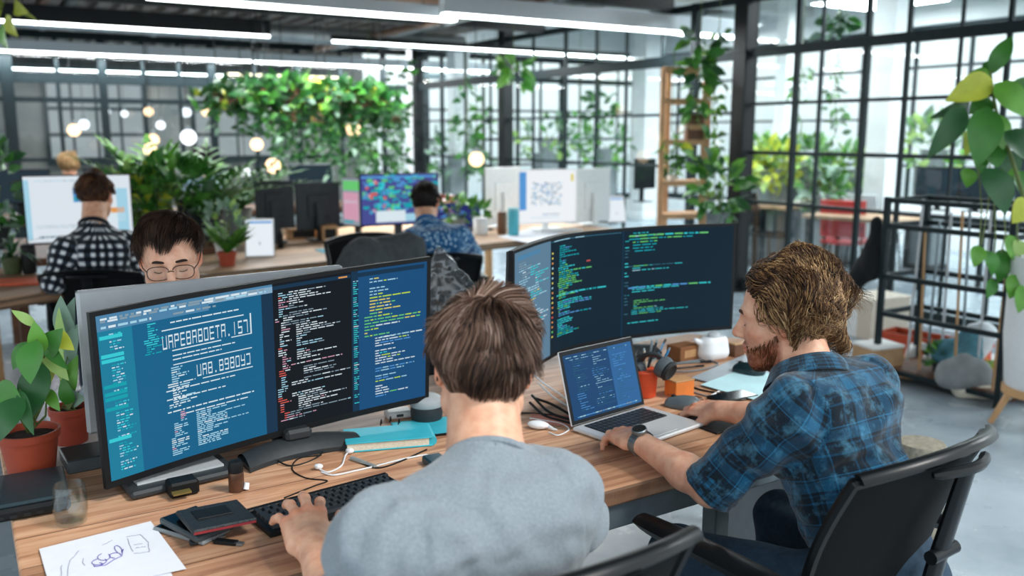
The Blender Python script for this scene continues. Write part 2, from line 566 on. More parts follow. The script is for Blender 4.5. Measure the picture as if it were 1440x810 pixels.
def wood_mat(name, c1, c2, c3, plank=.145, axis=0, rough=.45):
    m = bpy.data.materials.new(name); m.use_nodes = True
    nt = m.node_tree; p = nt.nodes['Principled BSDF']
    tc = nd(nt, 'ShaderNodeTexCoord'); sp = nd(nt, 'ShaderNodeSeparateXYZ')
    nt.links.new(tc.outputs['Object'], sp.inputs[0])
    L, Wd = sp.outputs[axis], sp.outputs[1 - axis]
    dv = nd(nt, 'ShaderNodeMath', operation='DIVIDE'); dv.inputs[1].default_value = plank
    nt.links.new(Wd, dv.inputs[0])
    fl = nd(nt, 'ShaderNodeMath', operation='FLOOR'); nt.links.new(dv.outputs[0], fl.inputs[0])
    fr = nd(nt, 'ShaderNodeMath', operation='FRACT'); nt.links.new(dv.outputs[0], fr.inputs[0])
    wn = nd(nt, 'ShaderNodeTexWhiteNoise', noise_dimensions='1D'); nt.links.new(fl.outputs[0], wn.inputs['W'])
    # per plank shifted coordinates
    sh = nd(nt, 'ShaderNodeMath', operation='MULTIPLY_ADD'); sh.inputs[1].default_value = 17.0
    nt.links.new(wn.outputs['Value'], sh.inputs[0]); nt.links.new(L, sh.inputs[2])
    cb = nd(nt, 'ShaderNodeCombineXYZ')
    nt.links.new(sh.outputs[0], cb.inputs[0]); nt.links.new(Wd, cb.inputs[1]); nt.links.new(sp.outputs[2], cb.inputs[2])
    mp = nd(nt, 'ShaderNodeMapping'); mp.inputs['Scale'].default_value = (1.6, 22, 22)
    nt.links.new(cb.outputs[0], mp.inputs[0])
    nz = nd(nt, 'ShaderNodeTexNoise', Scale=1.6, Detail=7.0, Roughness=.62, Distortion=.8)
    nt.links.new(mp.outputs[0], nz.inputs['Vector'])
    rp = nd(nt, 'ShaderNodeValToRGB'); e = rp.color_ramp.elements
    e[0].position = .28; e[0].color = (*srgb(c1), 1); e[1].position = .72; e[1].color = (*srgb(c3), 1)
    q = e.new(.48); q.color = (*srgb(c2), 1)
    nt.links.new(nz.outputs['Fac'], rp.inputs[0])
    # plank to plank tone
    tn = nd(nt, 'ShaderNodeMapRange'); tn.inputs[3].default_value = .78; tn.inputs[4].default_value = 1.14
    nt.links.new(wn.outputs['Value'], tn.inputs[0])
    # big worn patches
    n2 = nd(nt, 'ShaderNodeTexNoise', Scale=3.5, Detail=3.0); nt.links.new(tc.outputs['Object'], n2.inputs['Vector'])
    t2 = nd(nt, 'ShaderNodeMapRange'); t2.inputs[1].default_value = .3; t2.inputs[2].default_value = .7; t2.inputs[3].default_value = .85; t2.inputs[4].default_value = 1.12
    nt.links.new(n2.outputs['Fac'], t2.inputs[0])
    mu0 = nd(nt, 'ShaderNodeMath', operation='MULTIPLY'); nt.links.new(tn.outputs[0], mu0.inputs[0]); nt.links.new(t2.outputs[0], mu0.inputs[1])
    # seams
    a1 = nd(nt, 'ShaderNodeMath', operation='LESS_THAN'); a1.inputs[1].default_value = .026
    nt.links.new(fr.outputs[0], a1.inputs[0])
    sm = nd(nt, 'ShaderNodeMath', operation='MULTIPLY_ADD'); sm.inputs[1].default_value = -.72; sm.inputs[2].default_value = 1
    nt.links.new(a1.outputs[0], sm.inputs[0])
    mu = nd(nt, 'ShaderNodeMath', operation='MULTIPLY'); nt.links.new(mu0.outputs[0], mu.inputs[0]); nt.links.new(sm.outputs[0], mu.inputs[1])
    vm = nd(nt, 'ShaderNodeVectorMath', operation='SCALE'); nt.links.new(rp.outputs[0], vm.inputs[0]); nt.links.new(mu.outputs[0], vm.inputs['Scale'])
    nt.links.new(vm.outputs[0], p.inputs['Base Color'])
    p.inputs['Roughness'].default_value = rough
    bp = nd(nt, 'ShaderNodeBump', Strength=.25, Distance=.004); nt.links.new(mu.outputs[0], bp.inputs['Height'])
    b2 = nd(nt, 'ShaderNodeBump', Strength=.12, Distance=.003); nt.links.new(nz.outputs['Fac'], b2.inputs['Height'])
    nt.links.new(bp.outputs[0], b2.inputs['Normal']); nt.links.new(b2.outputs[0], p.inputs['Normal'])
    return m
M_desk = wood_mat('desk_planks', '#8a5a40', '#c08e6c', '#dfb896')
M_bench = wood_mat('bench_planks', '#8a6a4e', '#bf9a78', '#dcc0a2', .22)
M_lwood = mat('light_wood', '#c69a6b', .5, 0, .2, 12, stretch=(1, 1, .2))
M_dwood = mat('dark_wood', '#6a4630', .5, 0, .25, 12)
# ================================================================ shell
def floor_mat():
    m = mat('polished_concrete', '#9aa6ad', .22, 0, 0)
    nt = m.node_tree; p = nt.nodes['Principled BSDF']
    tc = nd(nt, 'ShaderNodeTexCoord')
    nz = nd(nt, 'ShaderNodeTexNoise', Scale=1.3, Detail=6.0, Roughness=.6)
    nt.links.new(tc.outputs['Object'], nz.inputs['Vector'])
    rp = nd(nt, 'ShaderNodeValToRGB'); e = rp.color_ramp.elements
    e[0].position = .3; e[0].color = (*srgb('#7d8c96'), 1); e[1].position = .7; e[1].color = (*srgb('#a7b4bd'), 1)
    nt.links.new(nz.outputs['Fac'], rp.inputs[0]); nt.links.new(rp.outputs[0], p.inputs['Base Color'])
    r2 = nd(nt, 'ShaderNodeMapRange'); r2.inputs[3].default_value = .16; r2.inputs[4].default_value = .38
    nt.links.new(nz.outputs['Fac'], r2.inputs[0]); nt.links.new(r2.outputs[0], p.inputs['Roughness'])
    return m
RM = rotz(YAW)
m = MB(RM); m.box((4.5, 7.5, -.06), (24, 26, .12)); struct(m, 'floor', floor_mat())
# ceiling of ribbed dark sheet, over everything beyond the near desks
m = MB(RM)
m.box((1.0, 9.5, 3.06), (11.2, 17.4, .06))
x = -4.4
while x < 6.6:
    m.box((x, 9.5, 3.0), (.11, 17.4, .06)); x += .24
M_ceil = mat('ceiling_sheet', '#a89d93', .4, .15, .35, 1.2, col2='#5f5a56')
struct(m, 'ceiling', M_ceil)
m = MB(RM)
for nn in (3.0, 5.2, 7.4, 9.8, 12.2):
    m.box((1.0, nn, 2.90), (11.2, .12, .16))
struct(m, 'trim_1', mat('ceiling_joist', '#3a3b3b', .5, .2, .2))
# ================================================================ glazed partitions
def n_at(px, a, z=1.8):
    u = (px - 720) / FPX; ca, sa = math.cos(YAW), math.sin(YAW)
    k = (CAMZ - z) * SP
    # (ca*a - sa*n) = u*((sa*a + ca*n)*CP + k)
    return (ca * a - u * (sa * a * CP + k)) / (sa + u * ca * CP)
def a_at(px, n, z=1.8):
    u = (px - 720) / FPX; ca, sa = math.cos(YAW), math.sin(YAW)
    k = (CAMZ - z) * SP
    return (sa * n + u * (ca * n * CP + k)) / (ca - u * sa * CP)
_wn = [0]
def glazed(axis, fixed, s0, s1, z0, z1, verts, hors, name=None, glass=M_glass, th=.05):
    """steel and glass wall; axis 'n' runs along n at a=fixed, axis 'a' runs along a at n=fixed.
    verts: (s, width); hors: (z, height)"""
    _wn[0] += 1
    P = (lambda s, z: an(fixed, s, z)) if axis == 'n' else (lambda s, z: an(s, fixed, z))
    f = MB()
    across = AX if axis == 'n' else NX
    for s, wd in verts:
        f.bar(P(s, z0), P(s, z1), wd if axis == 'a' else max(th * .6, wd * .8), wd if axis == 'n' else max(th * .6, wd * .8), up=NX)
    for z, hh in hors:
        f.bar(P(s0, z), P(s1, z), th, hh)
    root = struct(f, name or 'window_%d' % _wn[0], M_frame)
    g = MB()
    g.quad(P(s0, z0), P(s1, z0), P(s1, z1), P(s0, z1))
    o = g.build('glass', glass, root)
    return root
A0 = 6.6
vv = [(n_at(p, A0), w_) for p, w_ in ((1118, .05), (1152, .025), (1215, .045), (1272, .035), (1345, .02), (1412, .035))]
glazed('n', A0, 2.0, 6.2, .05, 2.86, vv + [(2.0, .06), (2.7, .04)], [(2.82, .08), (2.31, .085), (1.83, .03), (1.37, .035), (.9, .03), (.08, .1)])
vv = [(n_at(p, A0), w_) for p, w_ in ((975, .085), (930, .03), (880, .03), (838, .03), (795, .045), (750, .03), (690, .03), (655, .04), (622, .04))]
glazed('n', A0, 6.35, 13.6, .05, 2.86, vv, [(2.82, .07), (2.31, .11), (1.75, .03), (1.2, .03), (.08, .1)])
# black posts carrying the glass walls
for k, (px, wd) in enumerate(((1045, .17), (711, .16), (588, .14))):
    m = MB()
    n_ = n_at(px, A0)
    m.bar(an(A0, n_, 0), an(A0, n_, 2.95), wd, wd, up=NX)
    m.bar(an(A0, n_, 0), an(A0, n_, .02), wd * 1.6, wd * 1.6, up=NX)
    struct(m, 'trim_%d' % (k + 2), M_black, bevel=.008)
# rear partition of the room, n = 13.7
BN = 13.7
vv = [(a_at(p, BN), w_) for p, w_ in ((14, .15), (85, .05), (148, .1), (205, .05), (255, .05), (300, .1), (360, .05), (420, .08), (480, .05), (540, .08))]
glazed('a', BN, -1.5, 6.5, .05, 2.9, vv, [(2.86, .1), (2.28, .12), (2.0, .07), (1.2, .05), (.08, .1)])
# bright hall: end window wall
vv = [(a_at(p, BN), w_) for p, w_ in ((600, .08), (622, .06), (650, .05), (680, .05), (728, .06), (760, .04), (790, .09), (815, .03), (842, .04), (868, .03), (892, .1))]
glazed('a', BN, 6.7, 11.4, .3, 2.9, vv, [(2.86, .1), (2.5, .09), (1.95, .04), (1.45, .05), (1.0, .04), (.35, .1)])
# hall outer windows, a = 11.5
EA = 11.5
vv = [(s, .05 if i % 3 else .11) for i, s in enumerate(np.arange(-1.0, 13.6, .8))]
glazed('n', EA, -1.0, 13.6, .35, 3.0, vv, [(2.97, .1), (2.45, .04), (1.75, .035), (1.1, .035), (.4, .1)])
m = MB(RM)
m.box((EA, 6.3, 3.25), (.25, 14.6, .5)); m.box((EA, 6.3, .17), (.25, 14.6, .34))
m.box((9.1, BN, 3.2), (4.8, .25, .6)); m.box((9.1, BN, .15), (4.8, .25, .3))
struct(m, 'wall_right', M_offw)
m = MB(RM); m.box((9.05, 6.3, 3.5), (5.1, 15, .1))
for nn in np.arange(0, 13, 2.4): m.box((9.05, nn, 3.38), (4.9, .2, .14))
struct(m, 'ceiling_hall', mat('pale_ceiling', '#c9c8c4', .7, 0, .05, 3))
# far dark room behind the rear partition
m = MB(RM)
m.box((2.5, 18.0, 1.6), (10, .2, 3.2)); m.box((-2.4, 15.8, 1.6), (.2, 4.4, 3.2)); 
M_far = mat('far_wall', '#454d52', .8, 0, .4, .9, col2='#7d7a74')
struct(m, 'wall_back', M_far)
for k, s in enumerate((-.2, 2.3, 4.8)):
    m = MB(RM); m.box((s, 17.86, 1.75), (1.7, .06, 1.5)); 
    o = struct(m, 'window_%d' % (_wn[0] + 1 + k), M_frame)
    m = MB(RM)
    for i in range(4):
        for j in range(3): m.box((s - .6 + i * .4, 17.82, 1.3 + j * .46), (.35, .03, .4))
    m.build('pane', glow('daylight_glow_pane', '#dfe9ee', .5), o)  # panes glow themselves in place of daylight; the wall behind is closed
# white columns of the hall
for k, (px, d, wd) in enumerate(((1243, 9.9, .27), (908, 16.2, .38), (645, 14.8, .28), (1100, 12.5, .2))):
    p = at(px, 200, d); m = MB(Matrix.Translation((p.x, p.y, 0)) @ RM)
    m.box((0, 0, 1.73), (wd, wd, 3.46)); m.box((0, 0, .06), (wd + .06, wd + .06, .12))
    struct(m, 'trim_%d' % (k + 6), M_offw, bevel=.01)
# ================================================================ ceiling lights and services
M_tube = glow('tube_light', '#f4fdff', 9)
M_tubew = glow('warm_tube_light', '#fff0cf', 6)
M_alud = mat('white_housing', '#c9d2d8', .4, .2, .03)
def linear_light(p, q, label, house, tube, wd=.05, hh=.07, glow_m=None):
    p, q = Vector(p), Vector(q)
    mid = (p + q) / 2
    t = thing('linear_pendant_light', label, 'ceiling light', mid, 0, 'linear ceiling lights')
    m = MB(); m.bar(p + UP * (hh / 2 + .012), q + UP * (hh / 2 + .012), wd, hh); m.build('housing', house, t, bevel=.004)
    m = MB(); m.bar(p.lerp(q, .004), p.lerp(q, .996), wd * .8, .024); m.build('diffuser', glow_m or tube, t)
    for f in (.12, .5, .88):
        m = MB(); b = p.lerp(q, f) + UP * hh; m.tube([b, V(b.x, b.y, 2.98)], .004, 6); m.build('suspension_rod', M_black, t)
    dd = q - p
    l_ = lamp('strip_lamp', 'AREA', mid - UP * .016, 26 * dd.length, (1, .95, .86) if glow_m or tube is M_tubew else (.95, .98, 1), shape='RECTANGLE', size=dd.length * .98, size_y=wd)
    l_.rotation_euler = (0, 0, math.atan2(dd.y, dd.x)); l_.parent = t; l_.location = V(0, 0, -.016)
    return t
ZL = 2.6
def seg(px0, py0, px1, py1, z=ZL): return onz(px0, py0, z), onz(px1, py1, z)
def dirseg(px0, py0, px1, z=ZL):
    """start on a pixel, run along the room axis until px1"""
    p = onz(px0, py0, z); u = (px1 - 720) / FPX
    # |p + s AX| crossing
    k = p.y * CP + (CAMZ - z) * SP
    s = (u * k - p.x) / (AX.x - u * AX.y * CP)
    return p, p + AX * s
p, q = dirseg(-60, 26, 380); linear_light(p, q, 'black housed strip light crossing the upper left of the ceiling', M_black, M_tube, .06, .16)
p, q = dirseg(466, 58, 885); linear_light(p, q, 'strip light continuing the black housed one towards the glass wall', M_black, M_tube, .06, .06)
p, q = dirseg(-60, 69, 354); linear_light(p, q, 'long bright strip light under the black housed one, at far left', M_alud, M_tube, .09, .14)
p, q = dirseg(357, 87, 700); linear_light(p, q, 'bright strip light ending just left of the middle black post', M_alud, M_tube, .09, .12)
p, q = dirseg(5, 96, 318); linear_light(p, q, 'lowest left strip light with a cool white tube', M_grey, M_tube, .08, .07)
p, q = dirseg(321, 104, 492); linear_light(p, q, 'short warm yellow strip light over the hanging garden', M_grey, M_tubew, .08, .06)
p, q = dirseg(622, 20, 1030); linear_light(p, q, 'wide white housed strip light ending at the tall black post', M_alud, M_tube, .12, .16)
p, q = dirseg(205, -4, 640); linear_light(p, q, 'wide white housed strip light at the top edge left of centre', M_alud, M_tube, .14, .1)
p, q = dirseg(340, -8, 588, 2.75); linear_light(p, q, 'highest strip light, cut by the top edge of the view', M_alud, M_tube, .12, .1)
# ducts and pipes under the ceiling
def pipe(p, q, r, mt, label, name='ceiling_pipe', n=12):
    t = thing(name, label, 'pipe', (Vector(p) + Vector(q)) / 2, 0, 'ceiling pipes')
    pts, rs = [Vector(p)], [r]
    dd = (Vector(q) - Vector(p)).normalized()
    for f in np.arange(.08, 1, .14):
        c = Vector(p).lerp(q, f)
        pts += [c - dd * .031, c - dd * .03, c + dd * .03, c + dd * .031]; rs += [r, r * 1.14, r * 1.14, r]
    pts.append(Vector(q)); rs.append(r)
    m = MB(); m.tube(pts, rs, n); m.build('pipe', mt, t)
    for f in (.1, .5, .9):
        c = Vector(p).lerp(q, f)
        m = MB(); m.tube([c + UP * r, V(c.x, c.y, 2.99)], .006, 6); m.build('hanger', M_black, t)
M_duct = mat('galvanised_duct', '#9ea6aa', .3, .7, .15, 3)
M_cop = mat('copper_brown_pipe', '#8a6a58', .35, .5, .2, 4)
pipe(an(-2, 7.9, 2.82), an(6.3, 7.9, 2.82), .05, M_cop, 'thin copper coloured pipe under the dark ceiling, near strip light')
pipe(an(-2, 8.3, 2.80), an(6.3, 8.3, 2.80), .09, M_duct, 'thick galvanised duct under the dark ceiling, left to right')
pipe(an(4.9, 5.6, 2.83), an(4.9, 13.5, 2.83), .05, M_cop, 'copper brown pipe running away beside the glass wall')
pipe(an(5.15, 5.6, 2.85), an(5.15, 13.5, 2.85), .035, M_duct, 'slim grey pipe next to the copper brown one by the glass wall')
pipe(an(-2, 11.4, 2.8), an(6.3, 11.4, 2.8), .11, M_duct, 'far galvanised duct crossing above the hanging garden')
for k, a_ in enumerate((1.0, 1.25)):
    m = MB(); m.bar(an(a_, 5, 2.955), an(a_, 13.5, 2.955), .07, .05)
    o = solo(m, 'cable_tray', M_steel if k else M_cop, ('steel cable tray running away under the ceiling at far left', 'brown cable tray beside the steel one under the ceiling')[1 - k], 'cable tray', group='cable trays')

# glowing panels added below the hall ceiling to brighten the hall
for i, (a_, n_) in enumerate([(8.0, 1.5), (10.2, 1.5), (8.0, 4.5), (10.2, 4.5), (8.0, 7.5), (10.2, 7.5), (8.0, 10.6), (10.2, 10.6)]):
    t = thing('added_panel_light', ('near left', 'near right', 'second left', 'second right', 'third left', 'third right', 'far left', 'far right')[i] + ' panel light added to brighten the hall beyond the glass', 'ceiling light', an(a_, n_, 3.2), YAW, 'added hall light panels')
    m = MB(); m.box((0, 0, .03), (1.24, 1.24, .06), None, .004); m.build('frame', M_white, t, world=False)
    m = MB(); m.box((0, 0, -.003), (1.16, 1.16, .006)); m.build('diffuser', glow('added_panel_glow', '#f6fbff', 22), t, world=False)
    m = MB(); m.box((0, 0, .16), (.03, .03, .2)); m.build('hanger', M_steel, t, world=False)
# ================================================================ the near desk
DZ = .74
D0 = V(.211, 1.927, 0)                      # a point of the front edge
def dk(a, n, z=0.0): return D0 + AX * a + NX * n + UP * z
def dkx(p):                                  # world -> desk a, n
    q = Vector(p) - D0; return q.dot(AX), q.dot(NX)
desk = thing('wooden_desk', 'large worn plank desk with grey steel frame carrying the two wide curved monitors', 'desk', D0, YAW)
la, ln = dkx(onz(20, 757, DZ))
ra, rn = dkx(V(.955, 3.47, 0)); fa, fn = dkx(V(1.06, 2.46, 0))
poly = [(la, -.0), (fa, 0.0), (ra, rn), (ra - .14, 1.12), (la, 1.10)]
m = MB(); m.prism(poly, DZ - .042, DZ)
m.build('tabletop', M_desk, desk, world=False, bevel=.005)
M_dfr = mat('grey_steel_frame', '#6d787c', .4, .5, .12, 20)
m = MB()
m.box(((la + fa) / 2, .035, DZ - .075), (fa - la - .04, .04, .065))
m.box(((la + fa) / 2 - .2, rn - .1, DZ - .075), (fa - la - .5, .04, .065))
for a_ in (la + .05, -.5, .35, fa - .12): m.box((a_, .48, DZ - .075), (.04, .88, .06))
m.build('frame', M_dfr, desk, world=False, bevel=.004)
for a_, n_ in ((la + .06, .05), (fa - .06, .05), (la + .06, .98), (ra - .08, rn - .12), (.42, .06), (-.05, .8)):
    m = MB(); m.box((a_, n_, (DZ - .04) / 2), (.05, .05, DZ - .04)); m.build('leg', M_dfr, desk, world=False, bevel=.004)
# grey pedestal under the right end
pt = thing('pedestal_cabinet', 'grey drawer pedestal standing on the floor behind the man in blue plaid', 'cabinet', (1.0, 2.93, 0), YAW)
m = MB(); m.box((0, 0, .345), (.30, .5, .65)); m.build('body', mat('pedestal_grey', '#8d979c', .45, .1, .05), pt, world=False, bevel=.006)
for k in range(3):
    m = MB(); m.box((0, -.257, .13 + k * .21), (.28, .016, .2)); d_ = m.build('drawer', mat('pedestal_front', '#9aa4a9', .45, .1, .05), pt, world=False, bevel=.004)
    m = MB(); m.box((0, -.272, .19 + k * .21), (.1, .014, .014)); m.build('handle', M_steel, d_, world=False)
for sx in (-.12, .12):
    for sy in (-.2, .2):
        m = MB(); m.lathe([(.015, 0), (.018, .01), (.018, .02)], 10, Matrix.Translation((sx, sy, 0))); m.build('foot', M_rubber, pt, world=False)
# ================================================================ screens
def scr(name, base, e=1.0, dark=None):
    """a lit display colour under glossy screen glass"""
    if name in _MC: return _MC[name]
    m = mat(name, base, .28, 0, 0, spec=.25)
    p = m.node_tree.nodes['Principled BSDF']
    p.inputs['Base Color'].default_value = (.01, .012, .014, 1); p.inputs['Specular IOR Level'].default_value = .02
    p.inputs['Emission Color'].default_value = (*srgb(base), 1); p.inputs['Emission Strength'].default_value = e
    return m
INK = {k: glow('code_' + k, c, s) for k, c, s in (
    ('white', '#dcebf2', .95), ('cyan', '#3fd2dc', .9), ('teal', '#20a7b5', .9), ('green', '#6fd07a', .9), ('lime', '#c3e23c', .95), ('yellow', '#e8d86a', .9),
    ('red', '#e2655c', .9), ('pink', '#d9a2b8', .9), ('blue', '#5c9fe0', .9), ('grey', '#8fa6b4', .85), ('orange', '#eaa25a', .9), ('pale', '#a9d9ee', .9), ('dim', '#3b6a80', .9))}
INKS = list(INK)
class Ink:
    """little strokes laid on a screen surface S(u, v, lift)"""
    def __init__(s, S): s.S, s.mb = S, MB()
    def rect(s, u0, u1, v0, v1, c, lift=.0012):
        s.mb.mi = INKS.index(c)
        n = max(1, int((u1 - u0) / .06))
        for i in range(n):
            a, b = u0 + (u1 - u0) * i / n, u0 + (u1 - u0) * (i + 1) / n
            s.mb.quad(s.S(a, v0, lift), s.S(b, v0, lift), s.S(b, v1, lift), s.S(a, v1, lift))
    def line(s, u, v, length, h, cols, gap=.004, wmin=.006, wmax=.03):
        x = u
        while x < u + length:
            wd = min(rng.uniform(wmin, wmax), u + length - x)
            if wd > .002: s.rect(x, x + wd, v - h / 2, v + h / 2, rng.choice(cols))
            x += wd + gap
    def code(s, u0, u1, v0, v1, pitch, cols, fill=.8, indent=.02, hh=.5, dens=1.0, blocks=True):
        v, ind, run, lc = v1, 0, 0, rng.choice(cols)
        while v > v0:
            if blocks and run <= 0:
                ind = rng.choice([0, 1, 1, 2, 2, 3]); run = rng.randint(2, 7)
                lc = rng.choice(cols)
            run -= 1
            if rng.random() < dens:
                x = u0 + ind * indent
                ln = max(.012, (u1 - x) * min(1, abs(rng.gauss(.45, .25)) * fill * 1.3))
                s.line(x, v, min(ln, u1 - x), pitch * hh, [lc, lc, rng.choice(cols)])
            v -= pitch
    def build(s, parent, name='code_lettering'):
        if not s.mb.v: return None
        o = s.mb.build(name, [INK[k] for k in INKS], parent, smooth=False)
        return o
def spline(pts, t):
    """Catmull-Rom through pts, t in 0..1"""
    n = len(pts) - 1
    x = min(max(t, 0), 1) * n; i = min(int(x), n - 1); f = x - i
    p = [pts[max(i - 1, 0)], pts[i], pts[i + 1], pts[min(i + 2, n)]]
    if i == 0: p[0] = pts[0] * 2 - pts[1]
    if i + 2 > n: p[3] = pts[n] * 2 - pts[n - 1]
    return .5 * ((2 * p[1]) + (p[2] - p[0]) * f + (2 * p[0] - 5 * p[1] + 4 * p[2] - p[3]) * f * f + (3 * p[1] - p[0] - 3 * p[2] + p[3]) * f ** 3)
def curved_monitor(label, bot, top, regions, bez=.012, back_d=.045, name='curved_monitor', base_at=None, cat='monitor'):
    """bot/top: plan points of the lower and upper screen edge (left to right, world)"""
    bot = [Vector(p) for p in bot]; top = [Vector(p) for p in top]
    cb = sum(bot, Vector()) / len(bot)
    root = thing(name, label, cat, V(cb.x, cb.y, DZ))
    def S0(u, v): return spline(bot, u).lerp(spline(top, u), v)
    def N(u, v):
        e = .002
        du = S0(min(u + e, 1), v) - S0(max(u - e, 0), v); dv = S0(u, min(v + e, 1)) - S0(u, max(v - e, 0))
        return du.cross(dv).normalized()
    Lw = sum((spline(bot, i / 40) - spline(bot, (i + 1) / 40)).length for i in range(40)); Hh = (top[1] - bot[1]).length
    def S(u, v, lift=0.0):   # u, v over the lit area
        uu = bez / Lw + u * (1 - 2 * bez / Lw); vv_ = (bez * 1.3) / Hh + v * (1 - 2.2 * bez / Hh)
        return S0(uu, vv_) + N(uu, vv_) * lift
    m = MB()
    m.sheet(lambda u, v: S0(u, v) + N(u, v) * .0, 48, 6, back_d * .35)
    bz = m.build('bezel', M_plastic, root)
    m = MB()
    m.sheet(lambda u, v: S0(.004 + u * .992, .01 + v * .98) - N(u, v) * (back_d * .3 + back_d * .9 * math.sin(PI * min(max(u, .02), .98)) ** .6 * math.sin(PI * min(max(v, .06), .94)) ** .5), 40, 12, .008)
    m.build('back_shell', M_dark, root)
    mats_ = []
    m = MB()
    for (u0, u1, v0, v1, mt, lf) in regions:
        if mt not in mats_: mats_.append(mt)
        m.mi = mats_.index(mt)
        m.sheet(lambda u, v: S(u0 + (u1 - u0) * u, v0 + (v1 - v0) * v, lf), max(2, int(40 * (u1 - u0))), 3)
    sc_ = m.build('screen', mats_, root)
    return root, S, sc_, S0, N
# ---- left monitor
def rm(px, py, d): return at(px, py, d)
tl, bl = at(125, 440, 1.92), at(150, 689, 1.97)
tr, br = at(606, 361, 2.46), at(603, 563, 2.52)
def bow(p, q, c, k=4):
    """points from p to q bowed by c metres away from the viewer"""
    d = (q - p); d.z = 0; nrm = V(-d.y, d.x, 0).normalized()
    return [p.lerp(q, i / k) + nrm * c * (1 - (2 * i / k - 1) ** 2) for i in range(k + 1)]
S_teal = scr('screen_teal', '#0b6089', .95); S_side = scr('screen_sidebar', '#147c9c', .95); S_blk = scr('screen_black', '#04080f', .95)
S_navy = scr('screen_navy', '#0f4b7a', .95); S_bar = scr('screen_toolbar', '#8fb4cf', .85); S_gut = scr('screen_gutter', '#0a2f4a', .95)
S_tab = scr('screen_tab', '#4f86ad', .9)
mon1, S1, sc1, S01, N1 = curved_monitor('wide curved monitor of teal and black code windows in front of the man in grey', bow(bl, br, .035), bow(tl, tr, .035), [
    (0, .455, 0, 1, S_teal, .0004), (0, .088, 0, .94, S_side, .0007), (.455, .49, 0, 1, S_gut, .0004), (.49, .742, 0, 1, S_blk, .0004), (.742, .765, 0, 1, S_gut, .0006), (.765, 1, 0, 1, S_navy, .0004),
    (0, .49, .945, 1, S_tab, .0008), (0, .30, .905, .945, S_tab, .0008), (.30, .49, .945, .985, S_bar, .0009), (.765, .99, .955, .985, S_gut, .0008), (.49, .74, .96, .985, S_gut, .0008)])
k = Ink(S1)
for v in (.975, .96): k.line(.01, v, .46, .012, ['white', 'pale', 'grey'], .006, .006, .04)
k.line(.01, .925, .13, .014, ['white', 'pale'], .006, .01, .03)
k.line(.20, .925, .12, .012, ['white', 'grey'], .006, .01, .03)
v = .88
while v > .03:                                # sidebar
    if rng.random() < .16: k.rect(.004, .062, v - .011, v + .011, rng.choice(['cyan', 'teal'])); v -= .03
    else:
        k.line(.028, v, rng.uniform(.02, .05), .007, ['teal', 'cyan', 'pale', 'white'], .003, .004, .012); v -= .0155
    if rng.random() < .10: v -= .02
k.code(.11, .17, .70, .89, .014, ['cyan', 'teal'], .9, .006)
k.line(.19, .875, .2, .008, ['white'], .003)
# the two big boxed words
def glyphs(u0, u1, v0, v1, chars, drop=0.0):
    n = len(chars); wd = (u1 - u0) / n
    SEG = {'a': (0, .14, 0, 1), 'b': (.86, 1, 0, 1), 'c': (0, 1, 0, .13), 'd': (0, 1, .87, 1), 'e': (0, 1, .44, .56), 'f': (0, .14, .5, 1), 'g': (.86, 1, 0, .5), 'h': (.43, .57, 0, 1), 'i': (.86, 1, .5, 1), 'j': (0, .14, 0, .5), '.': (.3, .6, 0, .16)}
    FONT = {'U': 'abc', 'A': 'abde', 'P': 'adei', 'E': 'acde', 'B': 'abcde', 'O': 'abcd', 'T': 'dh', 'I': 'h', 'S': 'cdefg', '9': 'bcdef', '8': 'abcde', 'L': 'ac', '7': 'db', '.': '.', 'Y': 'bcef', 'J': 'bcj', '[': 'acd', ']': 'bcd', '3': 'bcde'}
    for i, ch in enumerate(chars):
        for sg in FONT.get(ch, ''):
            a, b, c_, d_ = SEG[sg]
            x0 = u0 + wd * i + wd * .72 * a; x1 = u0 + wd * i + wd * .72 * b
            dv = drop * (i / n)
            k.rect(x0, x1, v0 + (v1 - v0) * c_ + dv, v0 + (v1 - v0) * d_ + dv, 'white')
glyphs(.165, .415, .715, .80, 'UAPEBABOETA.IS7')
for a, b, c_, d_ in ((.165, .40, .83, .837), (.418, .422, .70, .837), (.36, .42, .700, .706), (.19, .33, .695, .702)): k.rect(a, b, c_, d_, 'white')
k.line(.19, .665, .18, .007, ['white'], .003)
k.line(.19, .64, .14, .007, ['white'], .003)
glyphs(.255, .418, .50, .575, 'UAB.B9BOY]')
for a, b, c_, d_ in ((.19, .42, .605, .611), (.27, .42, .478, .484)): k.rect(a, b, c_, d_, 'white')
k.code(.165, .25, .33, .59, .0145, ['white', 'white', 'pale'], 1.1, .006, .5)
k.line(.165, .45, .2, .007, ['white']); k.line(.165, .395, .17, .007, ['white']); k.line(.165, .315, .26, .008, ['white']); k.line(.20, .285, .2, .007, ['white'])
k.code(.245, .335, .045, .27, .0125, ['white', 'white', 'pale'], 1.7, .002, .55, 1, False)
k.code(.17, .22, .03, .30, .013, ['white', 'pink', 'pale'], 1.2, .01, .5)
k.line(.33, .24, .06, .006, ['pale']); k.line(.32, .18, .08, .006, ['pale'])
k.code(.495, .545, .05, .93, .0155, ['white', 'pink', 'pink', 'red', 'pale'], 1.0, .006, .42)
k.code(.52, .735, .05, .93, .0155, ['white', 'white', 'white', 'pale', 'pale', 'pink', 'grey', 'grey'], .85, .02, .40, .92)
k.code(.748, .765, .05, .93, .0145, ['pale', 'white', 'cyan'], 1.6, .0, .4, .8, False)
k.line(.70, .972, .03, .01, ['yellow', 'orange'])
k.code(.785, .985, .50, .93, .0225, ['white', 'lime', 'lime', 'pale', 'yellow', 'green'], .8, .018, .34, .95)
k.code(.785, .985, .06, .50, .0185, ['pale', 'white', 'cyan', 'lime', 'blue', 'green'], .8, .018, .36, .95)
k.build(sc1)
